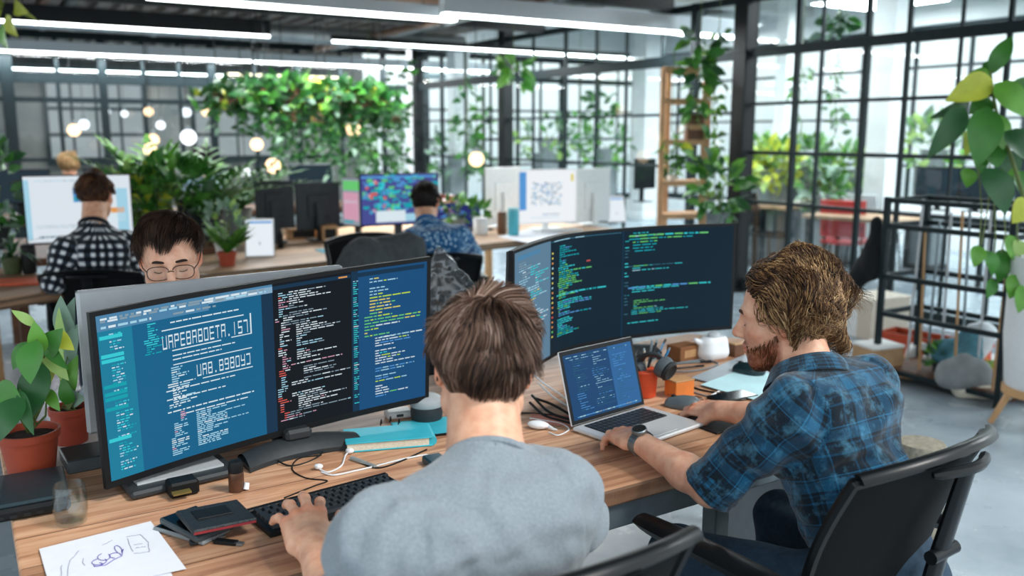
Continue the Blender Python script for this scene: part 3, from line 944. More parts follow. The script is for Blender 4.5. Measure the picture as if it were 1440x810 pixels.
# stand
def stand_arc(root, c, yaw, wd, dp, neck_h, label_m=M_dark, lean=.05):
    Mx = Matrix.Translation(c) @ rotz(yaw)
    m = MB(Mx)
    def top(u, v):
        x = (u - .5) * wd; y = (v - .5) * dp - .35 * dp * (1 - (2 * u - 1) ** 2) * -1
        return (x, y, .012 + .03 * (math.sin(PI * v) ** .8) * (1 - .35 * (2 * u - 1) ** 2))
    m.sheet(top, 24, 8, .0)
    bot_ = [(top(i / 24, 0)[0], top(i / 24, 0)[1]) for i in range(25)] + [(top(i / 24, 1)[0], top(i / 24, 1)[1]) for i in range(24, -1, -1)]
    m.prism(bot_, .001, .0125)
    m.build('stand_base', label_m, root)
    m = MB(Mx)
    m.box((0, .10, neck_h / 2 + .01), (.085, .035, neck_h), None, .008)
    m.box((0, .06, .05), (.07, .1, .03), None, .008)
    m.build('stand_neck', label_m, root)
    m = MB(Mx); m.lathe([(.026, 0), (.03, .004), (.03, .02), (.026, .024)], 20, Matrix.Translation((.03, .09, .085)) @ Matrix.Rotation(PI / 2, 4, 'X')); m.build('stand_hinge', M_grey, root)
c1 = onz(425, 640, DZ)
stand_arc(mon1, V(c1.x, c1.y, DZ), R(34), .30, .10, .20)
m = MB(); pc = S01(.5, .25); m.bar(V(c1.x, c1.y, DZ) + rotz(R(34)) @ V(0, .115, .17), pc - N1(.5, .25) * .05, .07, .05); m.build('stand_arm', M_dark, mon1)
# ---- right monitor, strongly curved
S_glare = scr('screen_glare', '#5d7f97', .95); S_dk = scr('screen_dark', '#07202e', .95); S_dk2 = scr('screen_dark_side', '#061c29', .95)  # first one paints the reflection on the left part as screen colour
tops = [at(722, 353, 2.62), at(768, 337, 2.86), at(815, 327, 3.04), at(922, 318, 3.2), at(1036, 314, 3.32)]
bots = []
for t_ in tops: bots.append(V(t_.x, t_.y, t_.z - .405))
mon2, S2, sc2, S02, N2 = curved_monitor('strongly curved wide monitor of dark code windows in front of the man in blue plaid', bots, tops, [
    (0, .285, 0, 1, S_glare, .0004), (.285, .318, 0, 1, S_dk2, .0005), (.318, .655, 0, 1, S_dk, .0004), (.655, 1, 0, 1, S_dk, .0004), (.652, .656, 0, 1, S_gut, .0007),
    (.02, .20, .93, .965, S_tab, .0008)], .010)
k = Ink(S2)
k.code(.03, .13, .30, .90, .02, ['pale', 'white', 'grey'], 1.0, .014, .34)
k.code(.10, .27, .25, .84, .021, ['cyan', 'pale', 'white', 'pale', 'yellow'], .9, .02, .42)
k.line(.29, .985, .36, .008, ['pale', 'dim'], .002, .02, .06)
for i in range(18): k.rect(.296, .309, .88 - i * .043, .895 - i * .043, rng.choice(['red', 'orange', 'yellow', 'yellow', 'orange', 'green', 'pale']))
for seg_ in ((.34, .50, .72, .93, .019), (.345, .55, .46, .70, .019), (.345, .55, .30, .44, .018), (.345, .5, .13, .28, .018)):
    k.code(*seg_[:4], seg_[4], ['cyan', 'teal', 'cyan', 'green', 'blue', 'teal'], .95, .01, .5)
k.line(.345, .50, .26, .012, ['cyan', 'teal']); k.rect(.53, .545, .755, .765, 'red')
for seg_ in ((.672, .80, .80, .97, .028), (.672, .80, .60, .66, .02), (.672, .88, .40, .46, .022), (.672, .88, .20, .33, .018)):
    k.code(*seg_[:4], seg_[4], ['cyan', 'green', 'teal', 'pale'], .9, .006, .34)
k.line(.672, .945, .25, .014, ['green', 'cyan', 'teal']); k.line(.672, .915, .2, .01, ['teal', 'green']); k.line(.672, .66, .17, .007, ['dim', 'cyan']); k.line(.672, .455, .26, .012, ['cyan', 'green', 'blue']); k.line(.672, .12, .1, .008, ['cyan'])
k.code(.66, .675, .2, .9, .03, ['dim', 'cyan', 'teal'], 1, 0, .3, .5)
k.build(sc2)
c2 = V(.385, 3.15, DZ)
stand_arc(mon2, c2, R(35), .34, .11, .16)
m = MB(); pc = S02(.55, .25); m.bar(c2 + rotz(R(35)) @ V(0, .1, .14), pc - N2(.55, .25) * .04, .07, .05); m.build('stand_arm', M_dark, mon2)
# ---- silver monitor back to back with the left one
sb_l, sb_r = at(112, 618, 2.12), at(480, 560, 2.55)
gm = thing('silver_monitor', 'silver backed monitor standing back to back with the teal code monitor', 'monitor', V(*(sb_l.lerp(sb_r, .3)).xy, DZ))
p0, p1 = at(106, 409, 2.10), at(480, 372, 2.52)
z0, z1 = .83, at(106, 409, 2.10).z
b0 = V(p0.x, p0.y, 0); b1 = V(p1.x, p1.y, 0)
m = MB(); m.bar(b0.lerp(b1, .5) + UP * z0, b0.lerp(b1, .5) + UP * z1, (b1 - b0).length, .022, up=V(0, 0, 1).cross(b1 - b0), ch=.004) if False else None
dirb = (b1 - b0).normalized(); nb = V(-dirb.y, dirb.x, 0)
Mx = Matrix((dirb, nb, UP)).transposed().to_4x4(); Mx.translation = b0.lerp(b1, .5)
Lb = (b1 - b0).length
m = MB(Mx); m.box((0, 0, (z0 + z1) / 2), (Lb, .022, z1 - z0), None, .006); m.build('back_shell', mat('silver_shell', '#b3b8bb', .38, .35, .03), gm)
m = MB(Mx); m.box((0, .0125, (z0 + z1) / 2), (Lb - .004, .006, z1 - z0 - .004)); m.build('bezel', M_plastic, gm)
m = MB(Mx); m.box((0, .0165, (z0 + z1) / 2), (Lb - .03, .002, z1 - z0 - .03)); m.build('screen', scr('white_page', '#cfe0ea', .8), gm)
c3 = onz(248, 672, DZ)
m = MB(Matrix.Translation((c3.x, c3.y, DZ)) @ rotz(R(38)))
m.box((0, 0, .011), (.25, .17, .018), None, .006); m.build('stand_base', M_dark, gm)
m = MB(Matrix.Translation((c3.x, c3.y, DZ)) @ rotz(R(38)))
m.box((0, .005, .022), (.2, .1, .005)); m.box((.02, .085, .11), (.12, .012, .2), None, .003); m.build('stand_neck', M_alu, gm)
m = MB(); m.bar(c3 + UP * .2 + rotz(R(38)) @ V(.02, .085, 0), b0.lerp(b1, .32) + UP * .95 - nb * .01, .08, .03); m.build('stand_arm', M_alu, gm)
# ================================================================ plants: shared builders
G_ = [mat('leaf_bright', '#5f9a35', .42, 0, .2, 8), mat('leaf_mid', '#3c7a2c', .42, 0, .22, 8), mat('leaf_deep', '#24562a', .42, 0, .22, 8), mat('leaf_pale', '#9dbf6a', .45, 0, .2, 8), mat('leaf_grey', '#7d9a86', .6, 0, .2, 8), mat('leaf_yellow', '#b9c23e', .45, 0, .15, 8)]
for g_ in G_:
    p_ = g_.node_tree.nodes['Principled BSDF']
    p_.inputs['Subsurface Weight'].default_value = .12; p_.inputs['Subsurface Radius'].default_value = (.3, 1, .1); p_.inputs['Subsurface Scale'].default_value = .01
M_stem = mat('plant_stem', '#5d6e36', .6, 0, .2)
M_soil = mat('potting_soil', '#2e2722', .95, 0, .4, 60, bump=.8, bscale=120)
M_terra = mat('terracotta_plastic', '#a8482f', .5, 0, .08, 12)
def leaf(mb, p0, p1, wd, nrm=None, bend=.15, fold=.25, nu=7, mi=0, shape=1.0, wave=.0):
    """a blade from p0 to p1, widest a third of the way, bent along its length and folded on the midrib"""
    p0, p1 = Vector(p0), Vector(p1)
    ax = p1 - p0; L = ax.length; ax = ax.normalized()
    nrm = Vector(nrm) if nrm is not None else V(rng.uniform(-.4, .4), -1, rng.uniform(.2, .9))
    nrm = nrm - ax * nrm.dot(ax)
    if nrm.length < 1e-3: nrm = ax.cross(V(1, .3, .2))
    nrm.normalize(); sd = ax.cross(nrm)
    mb.mi = mi
    vs, fs = [], []
    for i in range(nu + 1):
        t = i / nu
        w_ = wd * .5 * (math.sin(PI * t ** (.75 * shape)) ** .85 if 0 < t < 1 else .02)
        c = p0 + ax * (L * t) + nrm * (bend * L * math.sin(PI * t) - bend * .3 * L * t * t)
        k_ = fold * w_ + wave * w_ * math.sin(9 * t)
        vs += [c + sd * w_ + nrm * k_, c, c - sd * w_ + nrm * (fold * w_ - wave * w_ * math.sin(9 * t))]
    for i in range(nu):
        a = i * 3
        fs += [(a, a + 3, a + 4, a + 1), (a + 1, a + 4, a + 5, a + 2)]
    mb.add(vs, fs)
def pot(root, c, r_top, r_bot, h, mt=M_terra, rim=.012, soil=True, name='pot'):
    m = MB(Matrix.Translation(c))
    m.lathe([(r_bot * .9, 0), (r_bot, .003), (r_top * .93, h - rim * 1.6), (r_top, h - rim * 1.5), (r_top * 1.02, h), (r_top * .94, h), (r_top * .9, h - rim * 2)], 32)
    m.build(name, mt, root)
    if soil:
        m = MB(Matrix.Translation(c)); m.lathe([(r_top * .925, h - rim * 1.4), (r_top * .5, h - rim * 1.1), (.001, h - rim * .9)], 24); m.build('soil', M_soil, root)
def leaves_px(root, d, specs, stem_base=None, name='leaf', each=True):
    """specs: (x0, y0, x1, y1, width px, material, depth offset)"""
    sm = MB()
    for (x0, y0, x1, y1, wp, mi, dd) in specs:
        p0, p1 = at(x0, y0, d + dd), at(x1, y1, d + dd - .02)
        m = MB(); leaf(m, p0, p1, wp * d / FPX, V(rng.uniform(-.3, .3), -1, rng.uniform(.1, .8)), rng.uniform(.04, .16), rng.uniform(.1, .3), 9, mi)
        m.build('leaf', G_, root)
        if stem_base is not None:
            q = p0.lerp(Vector(stem_base), .5) + V(rng.uniform(-.02, .02), 0, -.01)
            sm.tube([p0 + (p1 - p0) * .06, p0, q, Vector(stem_base)], [.0015, .002, .0025, .003], 6)
    if sm.v: sm.build('stem', M_stem, root)
# ---- potted plant at the left edge
b = onz(46, 667, DZ)
t = thing('potted_plant', 'big leaved green plant in terracotta pot at the left end of the near desk', 'plant', b)
pot(t, b, .068, .05, .112)
sbase = b + UP * .105
leaves_px(t, 2.03, [(50, 458, 16, 436, 14, 3, .0), (58, 498, 48, 452, 26, 0, 0), (52, 478, 42, 540, 42, 1, -.03), (40, 480, 18, 520, 22, 1, .01), (62, 500, 88, 462, 34, 1, .02), (64, 470, 95, 520, 24, 1, .03),
    (62, 486, 96, 535, 26, 3, .04), (60, 510, 42, 590, 46, 2, .0), (28, 548, 47, 612, 18, 2, -.04), (36, 560, -12, 628, 44, 2, -.05), (-4, 540, 32, 570, 34, 1, -.03), (60, 560, 88, 500, 16, 5, .05),
    (66, 548, 84, 578, 18, 0, .02), (72, 470, 104, 492, 26, 5, .05), (40, 575, 62, 540, 20, 0, .02)], sbase)
b = onz(101, 622, DZ)
t = thing('potted_plant', 'pale leaved plant in a red pot half hidden behind the silver monitor', 'plant', b)
pot(t, b, .05, .04, .10, mat('red_pot', '#9c3f2a', .5))
leaves_px(t, 2.38, [(95, 500, 82, 432, 16, 3, 0), (102, 480, 84, 416, 30, 4, .02), (100, 470, 104, 418, 22, 4, .04), (97, 520, 112, 452, 30, 4, .02), (98, 555, 108, 500, 26, 0, .0), (92, 540, 84, 470, 18, 3, -.02), (100, 570, 88, 530, 20, 1, -.02), (97, 560, 120, 560, 26, 4, 0)], b + UP * .09)
# ---- closed dark laptop under the plant
c = onz(4, 714, DZ)
t = thing('closed_laptop', 'thick closed black laptop at the left edge of the desk beside the glass', 'laptop', c, R(30))
m = MB(); m.box((-.02, 0, .017), (.30, .20, .028), None, .008); m.build('base', M_plastic, t, world=False)
m = MB(); m.box((-.02, .002, .036), (.298, .196, .010), None, .004); m.build('lid', mat('teal_black_lid', '#22353c', .35, .1, .08), t, world=False)
m = MB()
for i in range(9): m.box((-.13 + i * .025, -.101, .014), (.014, .003, .007))
m.build('vent', M_rubber, t, world=False)
# ---- water glass
b = onz(101, 736, DZ)
t = thing('water_glass', 'clear tumbler half full of water on the left end of the desk', 'glass', b)
M_gl = pane('tumbler_glass', '#fcfefe', .09, .02); M_wa = pane('water', '#eef5f8', .06, .0)
m = MB(Matrix.Translation(b + UP * .0006)); m.lathe([(.026, 0), (.030, .003), (.0345, .03), (.0345, .055), (.031, .086), (.0298, .086), (.0332, .055), (.0332, .03), (.0285, .010), (.001, .009)], 40); m.build('tumbler', M_gl, t)
m = MB(Matrix.Translation(b)); m.lathe([(.001, .0105), (.0275, .0115), (.0325, .03), (.0328, .052), (.001, .052)], 40); m.build('water', M_wa, t)
# ---- sketch papers
def sheet_px(cs, z, name, mt, label, cat, th=.0006, extra=None, curl=.0):
    P = [onz(x, y, z) for x, y in cs]
    base = sum(P, Vector()) / 4
    base.z = DZ
    t = thing(name, label, cat, base)
    def S(u, v): return P[0].lerp(P[1], u).lerp(P[3].lerp(P[2], u), v) + UP * (curl * (abs(2 * u - 1) ** 3) * .5)
    m = MB(); m.sheet(S, 16, 12, -th); m.build('page', mt, t)
    if extra: extra(S, t)
    return t
M_paper = mat('white_paper', '#e9ebf2', .8, 0, .02, 40)
M_inkp = mat('violet_pencil', '#4b3f9c', .7, 0, 0); M_inkg = mat('grey_pencil', '#8d93a6', .7, 0, 0)
def sketch(S, t):
    def stroke(pts, mt_mb, r=.0006):
        mt_mb.tube([S(*p) + UP * .0009 for p in pts], r, 5)
    a, g = MB(), MB()
    for cx, cy, rx, ry in ((.42, .45, .07, .06), (.47, .52, .06, .07), (.55, .5, .05, .05), (.60, .6, .03, .08), (.40, .40, .04, .03)):
        ph = rng.uniform(0, 6); stroke([(cx + rx * math.cos(ph + q * .55) * (1 - .03 * q), cy + ry * math.sin(ph + q * .55)) for q in range(10)], a, .0008)
    stroke([(.36, .38), (.45, .36), (.52, .42), (.60, .46), (.64, .58)], a, .0008); stroke([(.3, .44), (.29, .5), (.31, .58)], g)
    for x0, y0, x1, y1 in ((.70, .45, .82, .42), (.82, .42, .86, .6), (.86, .6, .84, .78), (.84, .78, .72, .80), (.70, .50, .72, .76), (.12, .15, .2, .6), (.2, .6, .3, .75), (.1, .3, .13, .55), (.74, .55, .82, .53), (.74, .62, .81, .60), (.5, .75, .6, .8)):
        stroke([(x0 + (x1 - x0) * q / 5 + rng.uniform(-.006, .006), y0 + (y1 - y0) * q / 5 + rng.uniform(-.006, .006)) for q in range(6)], g)
    a.build('violet_drawing', M_inkp, t); g.build('pencil_drawing', M_inkg, t)
sheet_px([(74, 840), (262, 800), (212, 733), (55, 772)], DZ + .0042, 'sketch_paper', M_paper, 'white sheet with violet pencil sketches, beside the water glass', 'paper', .0004, sketch)
sheet_px([(100, 860), (250, 826), (238, 800), (80, 830)], DZ + .0012, 'blank_paper', M_paper, 'blank white sheet peeking out under the sketched sheet', 'paper')
def sheet_dk(cs): return [(720 + FPX * p.x / (p.y * CP + (CAMZ - DZ) * SP), 405 + FPX * ((CAMZ - DZ) * CP - p.y * SP) / (p.y * CP + (CAMZ - DZ) * SP)) for p in (dk(*c) for c in cs)]
sheet_px(sheet_dk([(la + .02, .80), (la + .24, .80), (la + .24, 1.07), (la + .02, 1.07)]), DZ + .0012, 'striped_paper', mat('pale_paper', '#dcd6d0', .8, 0, .05, 30), 'pale paper lying under the leaves of the terracotta potted plant', 'paper')
# ---- pile of drives and phones
def slab(name, label, cat, px, py, size, rz, z=DZ, mt=M_plastic, group=None, top=None, ch=.003, tilt=(0, 0)):
    c = onz(px, py, z)
    t = thing(name, label, cat, V(c.x, c.y, z), R(rz), group)
    t.rotation_euler = (R(tilt[0]), R(tilt[1]), R(rz))
    m = MB(); m.box((0, 0, size[2] / 2 + .0006), size, None, ch); m.build('body', mt, t, world=False)
    if top: top(t, size)
    return t
def phone_top(t, s):
    m = MB(); m.box((0, 0, s[2] + .0008), (s[0] * .9, s[1] * .92, .0008)); m.build('screen', mat('dark_glass', '#0b0f12', .12), t, world=False)
    m = MB(); m.box((s[0] * .5, .01, s[2] * .5), (.0016, .018, .002)); m.build('button', M_steel, t, world=False)
slab('smartphone', 'grey phone lying at the bottom of the small dark pile by the keyboard', 'phone', 270, 748, (.075, .145, .010), 62, DZ, M_grey, None, phone_top)
slab('portable_drive', 'dark slate portable drive lying on the grey phone near the keyboard', 'drive', 276, 741, (.085, .14, .014), 50, DZ + .0118, mat('slate_plastic', '#39454b', .4, .1, .1), None, phone_top)
def wallet_top(t, s):
    m = MB(); m.box((-.005, .012, s[2] + .0015), (s[0] * .55, s[1] * .4, .003), None, .001); m.build('patch', M_plastic, t, world=False)
    m = MB(); m.box((0, -s[1] * .5 + .001, s[2] * .4), (s[0] * .96, .003, s[2] * .5)); m.build('edge_stripe', mat('red_edge', '#8c2f35', .5), t, world=False)
slab('notebook_wallet', 'black folder with red edge topping the small pile by the keyboard', 'wallet', 304, 730, (.13, .12, .010), 36, DZ + .0285, mat('black_leather', '#22282c', .5, 0, .15, 80, bump=.3), None, wallet_top, tilt=(0, 3))
slab('usb_stick', 'black memory stick poking out from under the small pile', 'usb stick', 318, 765, (.05, .016, .008), -12, DZ, M_plastic, None, lambda t, s: (MB().box((s[0] * .5 + .006, 0, s[2] * .5), (.013, .011, .005)).build('plug', M_steel, t, world=False)), .002)
slab('door_key', 'small black key fob lying in front of the phone pile', 'key fob', 283, 763, (.045, .018, .008), 30, DZ, M_dark, None, lambda t, s: (MB().box((s[0] * .5 + .012, 0, s[2] * .4), (.026, .006, .002)).build('blade', M_steel, t, world=False)), .002)
def cardtop(t, s):
    m = MB(); m.box((-.01, -.03, s[2] * .5), (s[0] * .6, s[1] * .6, .004)); m.build('label_plate', mat('brass_plate', '#8a7a45', .4, .5), t, world=False)
slab('charger_block', 'black power brick standing under the lower left of the teal monitor', 'charger', 257, 694, (.065, .05, .035), 34, DZ, M_plastic, None, cardtop, .005)
slab('metal_box', 'dark grey metal box left of the teal monitor beside the terracotta pot', 'box', 121, 652, (.10, .12, .03), 35, DZ, mat('steel_grey_box', '#5b666b', .35, .5, .1), None, lambda t, s: (MB().box((0, 0, s[2] + .002), (s[0] * .96, s[1] * .96, .004), None, .001).build('lid', M_dark, t, world=False)))
# ---- brown cylinder with dark top
b = onz(333, 690, DZ)
t = thing('copper_canister', 'small brown copper canister standing in front of the monitor stand', 'canister', b)
M_copper = mat('aged_copper', '#6a5042', .35, .7, .25, 40)
m = MB(Matrix.Translation(b)); m.lathe([(.0165, 0), (.0175, .002), (.0175, .042), (.0165, .046)], 28); m.build('body', M_copper, t)
m = MB(Matrix.Translation(b)); m.lathe([(.0168, .046), (.0172, .062), (.014, .072), (.004, .075), (.0001, .0752)], 28); m.build('cap', M_plastic, t)
m = MB(); q = onz(346, 690, DZ); m.tube([q + V(.0, 0, .004), q + V(.002, .004, .018)], [.007, .006], 12)
solo(m, 'bottle_stopper', M_whitep, 'tiny white stopper lying against the brown canister', 'stopper')
# ---- keyboard
kc = (onz(358, 716, DZ + .01) + onz(545, 664, DZ + .01) + onz(556, 690, DZ + .01) + onz(392, 764, DZ + .01)) / 4
t = thing('keyboard', 'black wireless keyboard under the left hand of the man in grey', 'keyboard', V(kc.x, kc.y, DZ), R(38))
KW, KD = .345, .135
m = MB(); m.prism([(-KW / 2, -KD / 2), (KW / 2, -KD / 2), (KW / 2, KD / 2), (-KW / 2, KD / 2)], .001, .012); 
m.box((0, KD / 2 - .008, .014), (KW, .016, .008), None, .003)
m.build('case', M_plastic, t, world=False, bevel=.004)
M_key = mat('key_cap', '#262b2f', .42, 0, .08, 40)
for r_ in range(5):
    x = -KW / 2 + .010; i = 0
    y = KD / 2 - .026 - r_ * .0215
    while x < KW / 2 - .014:
        wk = .0185
        if i == 0: wk = (.0185, .024, .028, .034, .024)[r_]
        if r_ == 4 and i == 3: wk = .105
        wk = min(wk, KW / 2 - .008 - x)
        m = MB(); cx = x + wk / 2
        hw, hd = wk / 2 - .0014, .0092
        m.add([(cx - hw, y - hd, .012), (cx + hw, y - hd, .012), (cx + hw, y + hd, .012), (cx - hw, y + hd, .012), (cx - hw + .0022, y - hd + .002, .0185), (cx + hw - .0022, y - hd + .002, .0185), (cx + hw - .0022, y + hd - .001, .019), (cx - hw + .0022, y + hd - .001, .019)],
              [(4, 5, 6, 7), (0, 1, 5, 4), (1, 2, 6, 5), (2, 3, 7, 6), (3, 0, 4, 7)], None, None, False)
        m.build('key', M_key, t, world=False)
        x += wk; i += 1
# ---- cables and white earphones
def cable(label, pts, r, mt, z=DZ, name='cable', cat='cable', ends=None):
    P = []
    for p in pts:
        if len(p) == 2: P.append(onz(p[0], p[1], z + r) )
        else: P.append(onz(p[0], p[1], z + r + p[2]))
    n = 8 * (len(P) - 1)
    m = MB(); m.tube([spline(P, i / n) for i in range(n + 1)], r, 7)
    return solo(m, name, mt, label, cat)
M_wcab = mat('white_cable', '#e4e7e8', .4, 0, .03)
t = thing('earphones', 'tangled white earphones lying behind the black keyboard', 'earphones', onz(480, 655, DZ))
m = MB()
for pts in ([(450, 660), (462, 664), (480, 655), (486, 640), (492, 636)], [(452, 664), (470, 668), (500, 662), (530, 655), (570, 645), (604, 640), (606, 655)]):
    P = [onz(x, y, DZ + .003) for x, y in pts]; m.tube([spline(P, i / 40) for i in range(41)], .0022, 6)
m.build('cord', M_wcab, t)
for px, py in ((448, 656), (492, 634)):
    c = onz(px, py, DZ + .008); m = MB(); m.ball(c, (.011, .009, .007)); e_ = m.build('earbud', M_whitep, t)
    m = MB(); m.ball(c + V(-.004, -.004, .003), (.0065, .0055, .005)); m.build('mesh_tip', M_lgrey, e_)
m = MB(); m.tube([onz(494, 644, DZ + .005), onz(528, 656, DZ + .005)], [.006, .0045], 8); m.build('remote', mat('silver_remote', '#b9bdb8', .3, .5), t)
cable('thin black cable looping from the monitor stand to the keyboard', [(452, 640), (420, 645), (411, 660), (430, 672), (460, 676), (440, 684), (400, 700)], .0018, M_rubber)
cable('black charging lead lying across the desk left of the grey shoulder', [(505, 650), (530, 658), (560, 650), (600, 632)], .0022, M_rubber)
cable('black wire hanging around the stand of the teal monitor', [(395, 612, .03), (385, 640, .01), (410, 655, .0), (450, 640, 0), (460, 610, .02)], .0022, M_rubber)
# ---- teal notebook on grey tray
c = onz(545, 622, DZ)
t = thing('notebook', 'teal covered notebook lying behind the keyboard by the monitor', 'notebook', c, R(14))
M_teal = mat('teal_cover', '#35afc0', .5, 0, .06, 30)
m = MB(); m.box((0, 0, .0025), (.225, .12, .003), None, .001); m.box((0, 0, .0245), (.225, .12, .003), None, .001); m.build('cover', M_teal, t, world=False)
m = MB(); m.box((-.003, 0, .0135), (.212, .113, .0188)); m.build('pages', mat('page_edges', '#d9cfba', .8, 0, .1, 200), t, world=False)
m = MB(); m.tube([V(.112, -.055, .0135), V(.112, .058, .0135)], .0125, 12); m.build('spine', M_teal, t, world=False)
c = onz(588, 612, DZ)
t = thing('folder', 'flat teal folder with black edge leaning by the teal notebook', 'folder', c + V(.03, .06, 0), R(20))
m = MB(); m.box((0, 0, .003), (.20, .14, .005), None, .002); m.build('cover', M_teal, t, world=False)
m = MB(); m.box((.0, -.071, .003), (.2, .004, .006)); m.build('edge', M_plastic, t, world=False)
for k, (px, py, l_) in enumerate(((535, 598, .05), (548, 594, .055), (560, 597, .05))):
    c = onz(px, py, DZ + .0075); 
    m = MB(); m.tube([c, c + V(.004, -.01, .02), c + V(.008, -.03, .026), c + V(.01, -.045, .02)], .0018, 6)
    solo(m, 'binder_clip', M_plastic, ('left', 'middle', 'right')[k] + ' of three black wire clips on the teal folder', 'clip', group='wire clips')
# ---- grey speaker and white charger box by the man's head
c = onz(600, 590, DZ)
t = thing('smart_speaker', 'grey rounded speaker puck between teal notebook and the grey man\'s head', 'speaker', c)
m = MB(Matrix.Translation(c)); m.lathe([(.038, 0), (.044, .004), (.046, .02), (.046, .04), (.045, .045)], 32); m.build('base', M_dark, t)
m = MB(Matrix.Translation(c)); m.lathe([(.0475, .044), (.05, .052), (.047, .064), (.032, .074), (.001, .078)], 32); m.build('dome', mat('pale_dome', '#a9aeb0', .4, 0, .04), t)
slab('white_adapter', 'white plastic adapter box behind the teal folder', 'adapter', 560, 586, (.075, .05, .022), 20, DZ, M_whitep, None, lambda t, s: MB().box((0, -s[1] * .5, s[2] * .5), (.02, .002, .008)).build('port', M_dark, t, world=False), .005)
slab('dark_card_case', 'dark teal card case at the edge of the grey shirt', 'case', 614, 655, (.05, .07, .02), 30, DZ, mat('dark_teal_case', '#23434d', .4), None, None, .004)
# ---- cup / cable end / white earbud box right of the grey head
t = thing('earbud_case', 'white rounded earbud case lying on the desk left of the silver laptop', 'earbud case', onz(757, 603, DZ), R(-20))
m = MB(); m.ball((0, 0, .012), (.032, .018, .0115)); m.build('body', M_whitep, t, world=False)
m = MB(); m.tube([V(.03, 0, .010), V(.045, -.004, .006), V(.056, -.003, .004)], [.006, .004, .0022], 8); m.build('plug', M_lgrey, t, world=False)
cable('white charging cable leading from the earbud case', [(772, 608), (785, 612), (800, 604), (790, 596), (770, 592), (745, 588)], .002, M_wcab)
for i, pts in enumerate(([(752, 560, .02), (775, 568, .02), (800, 582, .005), (806, 586, 0)], [(748, 556, .03), (770, 578, .01), (795, 588, .005), (812, 590, 0)], [(745, 566, .01), (765, 584, 0), (790, 592, 0), (806, 596, 0)], [(725, 580), (760, 582), (790, 586), (806, 592)])):
    cable(('upper thick', 'middle', 'lower', 'thin flat')[i] + ' black cable of the bundle left of the laptop screen', pts, .004 if i < 3 else .0025, M_rubber)
for i, pts in enumerate(([(752, 528, .05), (766, 540, .04), (790, 556, .03), (806, 570, .01)], [(757, 538, .03), (775, 556, .02), (800, 572, .01)])):
    cable(('upper', 'lower')[i] + ' white cable between monitor foot and laptop', pts, .0028, M_wcab)
sheet_px([(752, 596), (805, 600), (800, 584), (745, 580)], DZ + .0014, 'red_leaflet', mat('coral_leaflet', '#d58b78', .7, 0, .1, 30), 'coral red leaflet under the cables left of the laptop', 'leaflet')
# ---- silver laptop
h1, h2 = onz(806, 600, DZ + .014), onz(906, 570, DZ + .014)
hx = (h2 - h1); hx.z = 0; LW = .305; hx.normalize(); hy = V(hx.y, -hx.x, 0)       # towards its user
mid = (h1 + h2) / 2; mid.z = DZ
ang = math.atan2(hx.y, hx.x)
t = thing('laptop', 'open silver laptop with dark blue code screen under the plaid man\'s hands', 'laptop', mid, ang)
LD = .215
m = MB(); m.box((0, -LD / 2, .008), (LW, LD, .0115), None, .0035); m.build('base', M_alu, t, world=False)
kb = MB(); kb.box((0, -.062, .0142), (LW * .80, .094, .0012)); kbo = kb.build('keyboard_well', M_plastic, t, world=False)
for r_ in range(5):
    for i in range(13):
        m = MB(); m.box((-LW * .40 + .0095 + i * .0188, -.0245 - r_ * .0186, .0156), (.0162, .0158, .0022), None, .0008); m.build('key', M_key, kbo, world=False)
m = MB(); m.box((0, -.165, .0141), (.105, .07, .0008)); m.build('trackpad', M_alu, t, world=False)
M_lid = Matrix.Translation((0, .004, .012)) @ Matrix.Rotation(R(-16), 4, 'X')
m = MB(M_lid); m.box((0, 0, .105), (LW, .006, .208), None, .0025); lid = m.build('lid', M_alu, t, world=False)
m = MB(M_lid); m.box((0, -.0036, .106), (LW - .004, .0012, .204)); m.build('bezel', M_plastic, t, world=False)
LT = wm(t) @ M_lid
def SL(u, v, lift=0.0): return LT @ V((u - .5) * (LW - .024), -.0046 - lift, .014 + v * .182)
m = MB(); S_l1 = scr('laptop_screen_blue', '#164472', .95)
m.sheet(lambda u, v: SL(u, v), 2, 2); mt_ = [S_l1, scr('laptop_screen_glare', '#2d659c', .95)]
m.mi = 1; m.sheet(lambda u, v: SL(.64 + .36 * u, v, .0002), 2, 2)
sl = m.build('screen', mt_, t)
k = Ink(SL)
k.line(.03, .955, .9, .012, ['pale', 'dim'], .01, .01, .06); k.line(.03, .915, .4, .008, ['dim', 'pale'])
k.code(.06, .30, .1, .88, .036, ['dim', 'blue', 'dim', 'pale'], 1.0, .02, .28); k.code(.34, .62, .1, .88, .034, ['dim', 'blue', 'pale', 'dim'], 1.2, .02, .25); k.code(.66, .95, .1, .85, .036, ['dim', 'blue', 'dim'], 1.0, .02, .25)
k.line(.05, .04, .88, .016, ['pale', 'grey', 'blue'], .006, .02, .06)
k.build(sl)
